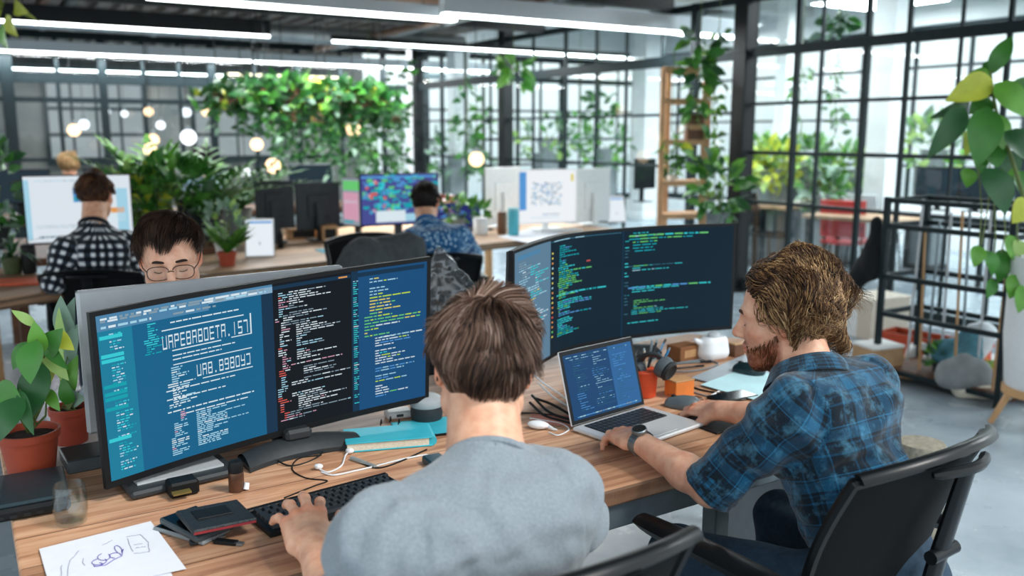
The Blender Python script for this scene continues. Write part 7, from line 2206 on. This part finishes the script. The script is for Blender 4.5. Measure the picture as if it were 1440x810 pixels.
specs = [(1392, 102, 1424, 50, 26, 1, 0), (1396, 112, 1330, 142, 40, 5, -.05), (1395, 112, 1362, 104, 26, 0, 0), (1398, 118, 1445, 164, 44, 0, -.1), (1356, 150, 1305, 222, 34, 2, -.1), (1362, 146, 1308, 166, 18, 2, 0), (1392, 138, 1364, 160, 34, 1, .05),
    (1388, 150, 1374, 236, 46, 1, -.12), (1392, 160, 1412, 210, 40, 0, .0), (1368, 182, 1358, 218, 28, 5, .05), (1412, 185, 1446, 226, 44, 2, -.1), (1390, 205, 1404, 236, 34, 1, .05), (1384, 236, 1416, 302, 46, 2, -.1), (1360, 236, 1360, 264, 26, 0, 0), (1396, 170, 1368, 176, 30, 2, .1),
    (1446, 280, 1424, 314, 34, 5, 0), (1404, 240, 1440, 252, 34, 0, .1), (1420, 130, 1450, 108, 20, 1, .05), (1376, 215, 1378, 246, 22, 1, .1), (1410, 212, 1428, 250, 36, 2, .12), (1380, 130, 1346, 128, 24, 5, .05), (1400, 90, 1378, 108, 22, 1, .1), (1430, 240, 1448, 290, 40, 1, .1),
    (1376, 345, 1370, 376, 22, 0, .0), (1386, 352, 1396, 388, 24, 1, 0), (1410, 350, 1404, 398, 30, 1, .05), (1418, 330, 1430, 372, 30, 0, 0), (1396, 392, 1388, 420, 18, 1, .0), (1430, 386, 1420, 420, 28, 0, -.05), (1440, 340, 1428, 360, 26, 3, 0), (1442, 400, 1432, 440, 24, 0, -.1)]
leaves_px(rp_, d5, specs)
m = MB()
for x0, y0, x1, y1 in ((1392, 230, 1380, 345), (1412, 300, 1408, 355), (1398, 280, 1394, 395), (1430, 300, 1424, 390), (1376, 236, 1377, 350)):
    a, b = at(x0, y0, d5), at(x1, y1, d5); m.tube([a, a.lerp(b, .5) + V(.01, -.01, 0), b], .004, 5)
m.build('aerial_root', M_stem, rp_)
# ================================================================ right: rack, floor clutter, hall beyond the glass
rp0, rp1 = onz(1402, 574, 0), None
rk_r = V(rp0.x, rp0.y, 0)
rk_l = rk_r + NX * .80
t = thing('metal_rack', 'black steel rack with glass sticks and shelves before the glass wall', 'rack', (rk_r + rk_l) / 2)
RW = .42; ex = AX
posts = [rk_r, rk_l, rk_r + ex * RW, rk_l + ex * RW]
for i, p in enumerate(posts):
    m = MB(); m.bar(p, p + UP * 1.16, .035, .035, up=NX); m.build('post', M_frame, t, bevel=.003)
for z in (.06, .42, .66, .98, 1.14):
    m = MB()
    for a, b in ((posts[0], posts[1]), (posts[2], posts[3]), (posts[0], posts[2]), (posts[1], posts[3])): m.bar(a + UP * z, b + UP * z, .025, .03)
    m.build('shelf_rail', M_frame, t)
for z in (.075,):
    m = MB(); c = sum(posts, Vector()) / 4; m.box((0, 0, 0), (RW - .02, .78, .012), Matrix.Translation(c + UP * z) @ RM); m.build('shelf', M_dwood, t)
for i in range(9):
    p = posts[0].lerp(posts[1], .08 + i * .105) + ex * (.05 + .3 * ((i * 37) % 10) / 10); lean = V(rng.uniform(-.05, .05), rng.uniform(-.05, .05), 0)
    m = MB(); m.tube([p + UP * .082, p + lean + UP * rng.uniform(.9, 1.2)], .009, 6)
    o = solo(m, 'stick', (M_lwood, M_steel, M_lgrey)[i % 3], ('first', 'second', 'third', 'fourth', 'fifth', 'sixth', 'seventh', 'eighth', 'ninth')[i] + ' of the thin sticks in the black rack, counted from the planter side', 'stick', group='sticks in the rack')
def sdf_blob(name, label, cat, base, caps, mt, h=.012, amp=.01, part='cloth', freq=12, group=None, sharp=None):
    base = Vector(base); t = thing(name, label, cat, base, 0, group); b = np.array(base)
    P = np.array([c[0] for c in caps] + [c[1] for c in caps]); rm = max(c[2] for c in caps) + .05
    g = SDF(b + P.min(0) - rm, b + P.max(0) + rm, h)
    for c in caps: g.cap(b + npv(c[0]), b + npv(c[1]), c[2], c[3] if len(c) > 3 else c[2], .04)
    g.half(b + npv((0, 0, .001)), (0, 0, -1))
    Vt, F = g.mesh(); Vt = smooth_mesh(Vt, F, 2); n = vnormals(Vt, F); keep = (Vt[:, 2] > b[2] + .01)
    Vt = Vt + n * (amp * vnoise(Vt * freq, 71) * keep)[:, None]
    np_mesh(part, Vt, F, mt, t); return t
cc_ = sum(posts, Vector()) / 4
sdf_blob('folded_blanket', 'teal blue crumpled blanket lying on the lowest shelf of the black rack', 'blanket', cc_ + UP * .083 - NX * .05, [((-.1, -.2, .06), (.05, .2, .1), .08), ((-.05, .1, .12), (.08, .25, .06), .09), ((0, -.1, .1), (.05, .05, .2), .07)], mat('teal_blanket', '#4f8392', .9, 0, .2, 20), .012, .02)
sdf_blob('black_coat', 'black coat hanging from the left end of the black rack', 'coat', rk_l + NX * .07 + UP * .5, [((0, 0, .5), (0, .04, .2), .03, .08), ((0, .03, .25), (-.1, .12, .06), .07, .06)], mat('black_cloth', '#15181a', .9, 0, .2, 20), .012, .012)
# boxes / planters on the shelf edge
def box_px(name, label, cat, px, py, size, rz, mt, z=0.0, lid=None, group=None, open_=False):
    c = onz(px, py, z); t = thing(name, label, cat, c, R(rz), group)
    if open_:
        w_, d_, h_ = size; m = MB(); s_ = .012
        m.prism([(-w_ / 2 * .9, -d_ / 2 * .9), (w_ / 2 * .9, -d_ / 2 * .9), (w_ / 2 * .9, d_ / 2 * .9), (-w_ / 2 * .9, d_ / 2 * .9)], 0, .012)
        for sx, sy, bx_, by_ in ((0, -1, w_, s_), (0, 1, w_, s_), (-1, 0, s_, d_), (1, 0, s_, d_)): m.box((sx * (w_ - s_) / 2, sy * (d_ - s_) / 2, h_ / 2), (bx_, by_, h_))
        m.build('body', mt, t, world=False)
        m = MB()
        for sx, sy, bx_, by_ in ((0, -1, w_ + .02, .024), (0, 1, w_ + .02, .024), (-1, 0, .024, d_ + .02), (1, 0, .024, d_ + .02)): m.box((sx * w_ / 2, sy * d_ / 2, h_ - .012), (bx_, by_, .024))
        m.build('rim', mt, t, world=False)
    else:
        m = MB(); m.box((0, 0, size[2] / 2), size, None, .003); m.build('body', mt, t, world=False)
        if lid: m = MB(); m.box((0, 0, size[2] + .008), (size[0] * 1.03, size[1] * 1.03, .018), None, .003); m.build('lid', lid, t, world=False)
    return t
M_card = mat('cardboard', '#b08d68', .85, 0, .15, 14); M_wcard = mat('white_card', '#e3e4e2', .7, 0, .04, 10)
M_tpl = mat('orange_trough', '#c9502f', .5, 0, .08, 10)
tp = box_px('planter_trough', 'long orange red planter trough on the floor before the black rack', 'planter', 1312, 512, (.66, .2, .19), -52, M_tpl, 0, None, None, True)
m = MB(); m.box((0, 0, .15), (.62, .17, .01)); m.build('soil', M_soil, tp, world=False)
box_px('cardboard_box', 'brown and white box behind the denim back, on the floor', 'box', 1232, 528, (.24, .2, .2), 20, M_card, 0, M_wcard)
box_px('storage_box', 'beige storage box standing near the glass wall behind the white topped box', 'box', 1228, 470, (.42, .3, .3), 26, mat('beige_box', '#c9bfae', .7, 0, .05), 0, mat('beige_lid', '#d6cdbd', .7))
box_px('white_box', 'small white box left of the beige storage box', 'box', 1205, 470, (.2, .2, .22), 30, M_wcard, 0, M_card)
# low wooden board with pots, stones, bags
bc_ = onz(1345, 535, 0)
t = thing('wooden_board', 'low plank board on the floor carrying pots and stones', 'board', bc_, R(-40))
m = MB(); 
for i in range(3): m.box((0, -.2 + i * .2, .045), (.95, .18, .025), None, .004)
m.build('planks', M_lwood, t, world=False)
for x in (-.35, .35): m = MB(); m.box((x, 0, .016), (.06, .56, .032)); m.build('runner', M_dwood, t, world=False)
def on_board(px, py): return onz(px, py, .0585)
sdf_blob('grey_sack', 'grey round sack on the plank board', 'sack', on_board(1352, 545), [((-.06, 0, .08), (.08, .02, .08), .10), ((0, 0, .1), (0, 0, .16), .08, .05)], mat('grey_felt', '#858a8c', .9, 0, .1, 20), .01, .008)
sdf_blob('white_bag', 'white plastic bag hanging over the end of the orange red trough', 'bag', on_board(1366, 520), [((-.02, 0, .08), (.05, .02, .22), .08, .09), ((.03, .03, .2), (.1, .06, .22), .06)], mat('white_bag_film', '#dfe6ea', .5), .01, .02, 'film')
sdf_blob('pale_shell', 'cream curved bowl shaped stone at the front of the plank board', 'stone', onz(1385, 562, 0), [((-.12, .04, .05), (.1, -.05, .045), .05, .035), ((-.15, .06, .09), (-.12, .04, .05), .04)], mat('cream_stone', '#ddd6c4', .7), .009, .004, 'stone')
for i, (px, py, s_, lab) in enumerate(((1284, 502, .09, 'white mug on its side left of the orange red trough'), (1292, 516, .10, 'white round tape reel before the orange red trough'), (1314, 522, .1, 'white jug with black mouth before the orange red trough'), (1382, 512, .11, 'white flat bowl at the right end of the plank board'))):
    b = onz(px, py, 0 if i < 3 else .0585); t = thing(('mug', 'tape_reel', 'jug', 'bowl')[i], lab, ('mug', 'reel', 'jug', 'bowl')[i], b, 0)
    if i == 1:
        Mx = Matrix.Translation(b + UP * .085) @ Matrix.Rotation(PI / 2, 4, 'X'); m = MB(Mx); m.lathe([(.04, -.03), (.085, -.03), (.085, .03), (.04, .03), (.04, -.03)], 28, None, True); m.build('reel', M_whitep, t)
    elif i == 3:
        m = MB(Matrix.Translation(b)); m.lathe([(.05, 0), (.08, .01), (.13, .05), (.125, .05), (.07, .015), (.001, .012)], 28); m.build('bowl', MW, t)
    else:
        m = MB(Matrix.Translation(b)); m.lathe([(s_ * .5, 0), (s_ * .62, .01), (s_ * .6, s_ * 1.3), (s_ * .56, s_ * 1.3), (s_ * .54, .02), (.001, .015)], 24); m.build('body', MW, t)
        m = MB(); q = b + V(s_ * .6, -.02, 0); m.tube([q + UP * s_ * 1.1, q + V(.04, -.01, s_ * .95), q + V(.04, -.01, s_ * .5), q + UP * s_ * .35], .009, 8); m.build('handle', MW, t)
bushy('little lime green plant among the things on the plank board', 1368, 548, 5.4, (.07, .06, .05), 60, .06, [3, 5, 0], .06, .04, .04, MW, 'potted_plant', group=None)
bushy('green plant in a dark pot left of the grey sack', 1322, 540, 5.6, (.09, .07, .05), 60, .07, [2, 1, 0], .06, .06, .08, M_dark, 'potted_plant', group=None)
# small stool behind the chair arm
t = thing('woven_stool', 'round woven stool top showing behind the plaid man\'s chair arm', 'stool', onz(1296, 660, .0).xy.to_3d())
sb = onz(1296, 622, .44); o = V(sb.x, sb.y, 0); t.location = o
K8 = .62
m = MB(Matrix.Translation(o)); m.lathe([(.12 * K8, 0), (.13 * K8, .02), (.15 * K8, .2), (.145 * K8, .42), (.13 * K8, .44), (.001, .445)], 32); m.build('body', mat('woven_rush', '#8c8676', .85, 0, .25, 60, bump=.5, bscale=160), t)
# ---- wooden ladder shelf before the glass
lp, lq = at(928, 290, 8.5), at(986, 290, 8.6)
t = thing('ladder_shelf', 'tall pale wooden ladder shelf left of the tall black post', 'shelf', V((lp.x + lq.x) / 2, (lp.y + lq.y) / 2, 0))
M_lad = mat('ladder_wood', '#c59a72', .6, 0, .15, 10)
ztop = at(928, 98, 8.5).z
back_ = V(.1, .3, 0)
for c in (lp, lq):
    for o in (V(0, 0, 0), back_):
        m = MB(); m.bar(V(c.x, c.y, 0) + o, V(c.x, c.y, ztop) + o, .045, .045); m.build('rail', M_lad, t)
for y in (100, 143, 200, 258, 305):
    z = at(928, y, 8.5).z
    m = MB(); a, b = V(lp.x, lp.y, z), V(lq.x, lq.y, z); m.bar(a, b, .04, .05); m.bar(a + back_, b + back_, .04, .05); m.build('rung', M_lad, t)
    if y in (200, 258, 305): m = MB(); m.add([a, b, b + back_, a + back_, a + UP * .02, b + UP * .02, b + back_ + UP * .02, a + back_ + UP * .02], [(0, 3, 2, 1), (4, 5, 6, 7), (0, 1, 5, 4), (1, 2, 6, 5), (2, 3, 7, 6), (3, 0, 4, 7)], None, None, False); m.build('shelf_board', M_lad, t)
bz = at(928, 200, 8.5).z + .021
bb = thing('wooden_crate', 'dark wooden crate on the middle board of the ladder shelf', 'crate', V((lp.x + lq.x) / 2 + .12, lp.y + .14, bz))
m = MB(Matrix.Translation(bb.location)); m.box((0, 0, .12), (.16, .16, .24), None, .004); m.build('body', M_dwood, bb)
m = MB(Matrix.Translation(bb.location)); m.box((0, -.083, .12), (.12, .006, .05)); m.build('label_plate', M_lad, bb)
bushy('small green plant on the third board of the ladder shelf', 944, 256, 8.62, (.08, .08, .1), 40, .1, [1, 2, 0], None, .05, .07, MW)
# ---- pendant globes
def globe(px, py, d, r, warm, label):
    c = at(px, py, d); t = thing('globe_pendant', label, 'pendant lamp', c, 0, 'globe pendant lamps')
    m = MB(Matrix.Translation(c)); m.ball((0, 0, 0), r, 18); m.build('globe', glow('globe_warm', '#ffdcae', 2.6) if warm else glow('globe_cool', '#f2f7ff', 2.4), t)
    m = MB(); m.tube([c + UP * r * .95, c + UP * (r + .05)], r * .35, 10); m.build('cap', M_steel, t)
    m = MB(); m.tube([c + UP * (r + .05), V(c.x, c.y, 2.97)], .005, 6); m.build('cord', M_black, t)
for i, (px, py, d, r, wm__) in enumerate(((265, 193, 11.5, .10, 0), (215, 197, 11.0, .075, 1), (211, 210, 10.5, .075, 1), (118, 175, 12.4, .07, 0), (104, 183, 12.2, .085, 1), (361, 203, 9.8, .07, 1), (384, 233, 10.2, .085, 1), (497, 182, 10.4, .085, 1), (539, 150, 11.2, .10, 1), (209, 157, 12.0, .06, 1), (150, 157, 13.0, .05, 0), (262, 158, 13.2, .07, 0), (290, 157, 13.2, .07, 1), (345, 243, 10.4, .06, 0), (226, 176, 12.6, .06, 0), (175, 160, 13.1, .05, 0), (670, 224, 10.6, .09, 1))):
    globe(px, py, d, r, wm__, ('large cool globe lamp', 'upper warm globe lamp of the close pair', 'lower warm globe lamp of the close pair', 'small cool globe lamp at far left', 'warm globe lamp at far left', 'warm globe lamp under the left hanging planter', 'low amber globe lamp beneath the hanging garden', 'warm globe lamp right of the hanging garden vines', 'big warm globe lamp beside the rear glass', 'high warm globe lamp on a long cord left', 'tiny cool globe lamp high at left', 'cool globe lamp level with the rear beam', 'warm globe lamp level with the rear beam', 'low small cool globe lamp above the palms', 'small cool globe lamp near the big one', 'tiny globe lamp between two rear mullions', 'warm globe lamp left of the white backed monitors')[i])
# ---- hall furniture seen through the glass
def hall_table(label, px, py, d, L, D, rz, top, h=.74):
    c = at(px, py, d); c = V(c.x, c.y, 0); t = thing('hall_table', label, 'table', c, R(rz), 'tables in the glazed hall')
    m = MB(); m.box((0, 0, h - .02), (L, D, .04), None, .006); m.build('tabletop', top, t, world=False)
    for sx in (-1, 1):
        for sy in (-1, 1): m = MB(); m.box((sx * (L / 2 - .05), sy * (D / 2 - .05), (h - .04) / 2), (.045, .045, h - .04)); m.build('leg', M_frame, t, world=False)
    return c
c = hall_table('pale wooden table in the hall left of the black rack', 1215, 330, 9.0, 1.0, .7, -50, M_bench)
hall_table('white table at the back of the hall behind the yellow plant', 1090, 300, 11.0, 1.4, .7, 30, M_white)
hall_table('white table deep in the hall behind the tall leaves', 1330, 270, 9.6, 1.3, .7, -56, M_white)
hall_table('pale wooden table seen through the glass by the tall post', 1118, 345, 10.4, .8, .5, 30, M_bench)
def tilt_chair(label, px, py, d, rz, mt):
    c = at(px, py, d); t = thing('hall_chair', label, 'chair', V(c.x, c.y, 0), R(rz), 'chairs in the glazed hall')
    m = MB(); m.sheet(lambda u, v: ((u - .5) * .44, (v - .5) * .44, .45 - .02 * math.sin(PI * u)), 10, 6, .02); m.build('seat', mt, t, world=False)
    m = MB(); m.sheet(lambda u, v: ((u - .5) * .44, .2 + .08 * v + .03 * math.sin(PI * u), .5 + .38 * v), 10, 6, .02); m.build('backrest', mt, t, world=False)
    for sx in (-1, 1):
        for sy in (-1, 1): m = MB(); m.tube([V(sx * .18, sy * .18, .44), V(sx * .21, sy * .22, 0)], .012, 8); m.build('leg', M_frame, t, world=False)
        m = MB(); m.tube([V(sx * .18, .2, .44), V(sx * .19, .25, .62)], .01, 6); m.build('back_support', M_frame, t, world=False)
tilt_chair('red chair in the hall beside the pale wooden table', 1190, 330, 9.4, 150, mat('red_seat', '#c23b42', .5))
tilt_chair('white chair in the hall behind the red one', 1232, 290, 10.2, 120, M_white)
tilt_chair('black chair in the hall by the tall post', 1075, 330, 10.0, 40, M_plastic)
for i, (px, py, d, rad, n, mis, lab) in enumerate(((1088, 262, 10.4, (.26, .24, .24), 170, [5, 5, 3], 'yellow leaved bush in the hall beside the tall black post'), (1062, 255, 10.8, (.25, .22, .3), 130, [0, 1, 3], 'green bush left of the yellow one in the hall'), (1130, 255, 11.0, (.4, .3, .3), 200, [0, 1, 4], 'wide green bush in the hall right of the yellow one'), (1185, 262, 10.6, (.35, .3, .2), 150, [0, 3, 1], 'low light green bush in the hall before the windows'), (1155, 300, 9.8, (.2, .2, .2), 90, [1, 2, 4], 'dark small bush in the hall under the light green ones'), (1312, 235, 10.2, (.3, .3, .35), 130, [0, 3, 4], 'pale green bush in the hall behind the big leaves'), (768, 215, 15.0, (.5, .4, .4), 120, [4, 1, 3], 'dusty green bush far back in the hall, left'), (850, 225, 15.4, (.5, .4, .4), 120, [4, 1, 0], 'dusty green bush far back in the hall, centre'), (640, 235, 14.7, (.4, .4, .5), 100, [1, 2, 4], 'dark bush at the left end of the far hall'))):
    b = at(px, py, d); zt = b.z - rad[2] - .2
    bushy(lab, px, 405 - (405 - py), d, rad, n, .17, mis, None, .16, .2, MG, lift=.1, group='bushes in the hall')
    sb_ = thing('plant_pedestal', 'grey pedestal under the ' + lab.split(' in the hall')[0].split(' far back')[0].split(' at the left')[0] + (' further right' if i == 7 else ''), 'pedestal', V(b.x, b.y, 0), YAW, 'plant pedestals')
    m = MB(Matrix.Translation((b.x, b.y, 0)) @ RM); m.box((0, 0, b.z / 2), (.3, .3, b.z - .002), None, .01); m.build('body', MG, sb_)
    m = MB(Matrix.Translation((b.x, b.y, 0)) @ RM); m.box((0, 0, .03), (.36, .36, .06), None, .006); m.build('plinth', M_dark, sb_)
vine('thin vine hanging in the hall behind the glass', 1178, 85, 200, 9.6, 40, .25, .12, (1, 4, 2), top_z=3.4)
vine('leafy basket vine hanging high in the hall', 1180, 18, 40, 9.2, 40, .4, .16, (2, 1, 4), top_z=3.4)
vine('vine with small leaves behind the glass beside the post', 1127, 95, 190, 9.8, 26, .3, .11, (0, 4), top_z=3.4)
vine('dark vine hanging in the far hall', 842, 130, 160, 15, 26, .6, .2, (2, 1), top_z=3.4)
vine('vine trailing in the far hall behind the middle post', 815, 160, 185, 14.6, 18, .4, .18, (1, 2), top_z=3.4)
# ---- two people working far back at left
def far_person(label, px, py, d, m, cols, yawf):
    h = at(px, py, d); f = V(-math.sin(yawf), math.cos(yawf), 0); r_ = V(math.cos(yawf), math.sin(yawf), 0)
    nk = h - UP * .17 - f * .03; ms = nk - UP * .06
    p = Person(label, h, RotYPR(yawf, R(8), 0), nk, ms - r_ * .17, ms + r_ * .17, ms - r_ * .22 + f * .08 - UP * .26, ms + r_ * .22 + f * .08 - UP * .26, ms - r_ * .12 + f * .3 - UP * .24, ms + r_ * .12 + f * .3 - UP * .24, None, None, tuple((ms - f * .05).xy) + (ms.z - .45,), yawf, 1, SK2, .010)
    p.handL = dict(f=f, d=(0, 0, 1)); p.handR = dict(f=f, d=(0, 0, 1))
    p.body(detail=False); p.shirt(m, h=.012, sleeveL=(1.8, 0), sleeveR=(1.8, 0), chest=.122, waist=.122, neck_r=.062, fold=.8, seed=81)
    p.trousers(M_jeans, .016); p.shoes(M_shoe)
    p.hair(cols, h1_mask, h1_flow, lambda q: .06 + 0 * q[:, 0], 500, .004, 4, lift=.005, thick=.02, cap_col=cols[0], seed=83)
    office_chair('black office chair of the ' + label.split(' sitting')[0], tuple((ms + f * .10).xy) + (0,), yawf, 'office chairs far back', arms=False)
far_person('fair haired person in black top sitting far back at left', 97, 233, 9.4, mat('black_jersey', '#20262b', .9), ['#8c6f4a', '#b8976a', '#cdb083'], R(20))
far_person('black haired person in pale blue shirt sitting far back', 287, 226, 9.2, cloth_mat('pale_blue_cotton', lambda nt, uv, ob: ramp(nt, nd(nt, 'ShaderNodeTexNoise', Scale=40.0).outputs['Fac'], [(.3, '#8fb4d6'), (.7, '#b7d2e8')])), ['#0c0b0c', '#191619', '#242024'], R(-10))
bench('far dark wooden desk at the back left of the room', an(.2, 9.6, .74), an(4.3, 9.6, .74), .8, 'far_desk', M_dwood, M_frame)
fd = lambda a, n, z=.74: an(a, n, z)
for i, (a_, lab, sm_) in enumerate(((.55, 'dark monitor on the far desk behind the fair haired person', M_plastic), (1.4, 'dark monitor on the far desk left of the black haired person', M_plastic), (2.3, 'dark monitor on the far desk right of the black haired person', M_plastic), (3.5, 'grey monitor at the right end of the far desk', M_grey))):
    c = fd(a_, 10.0); t = thing('far_monitor', lab, 'monitor', c, YAW, 'monitors on the far desk')
    m = MB(); m.box((0, 0, .30), (.55, .03, .34), None, .005); m.build('panel', sm_, t, world=False)
    m = MB(); m.box((0, -.017, .30), (.52, .004, .31)); m.build('screen', scr('far_screen', '#2a3b46', .7), t, world=False)
    m = MB(); m.box((0, .03, .08), (.06, .02, .16)); m.box((0, .02, .006), (.22, .16, .012)); m.build('stand', M_plastic, t, world=False)

for i, (px, py, d, rz, lab) in enumerate(((1318, 262, 9.5, -56, 'black monitor on the white table deep in the hall behind the tall leaves'), (1372, 262, 9.3, -56, 'second black monitor on that hall table, nearer the right edge'), (1100, 292, 11.0, 30, 'black monitor on the white table behind the yellow bush'))):
    c = at(px, py, d); t = thing('hall_monitor', lab, 'monitor', V(c.x, c.y, DZ), R(rz), 'monitors in the glazed hall')
    m = MB(); m.box((0, 0, .30), (.5, .03, .32), None, .005); m.build('panel', M_plastic, t, world=False)
    m = MB(); m.box((0, -.017, .30), (.47, .004, .29)); m.build('screen', scr('far_screen', '#2a3b46', .7), t, world=False)
    m = MB(); m.box((0, .03, .08), (.06, .02, .16)); m.box((0, .02, .006), (.22, .16, .012)); m.build('stand', M_plastic, t, world=False)
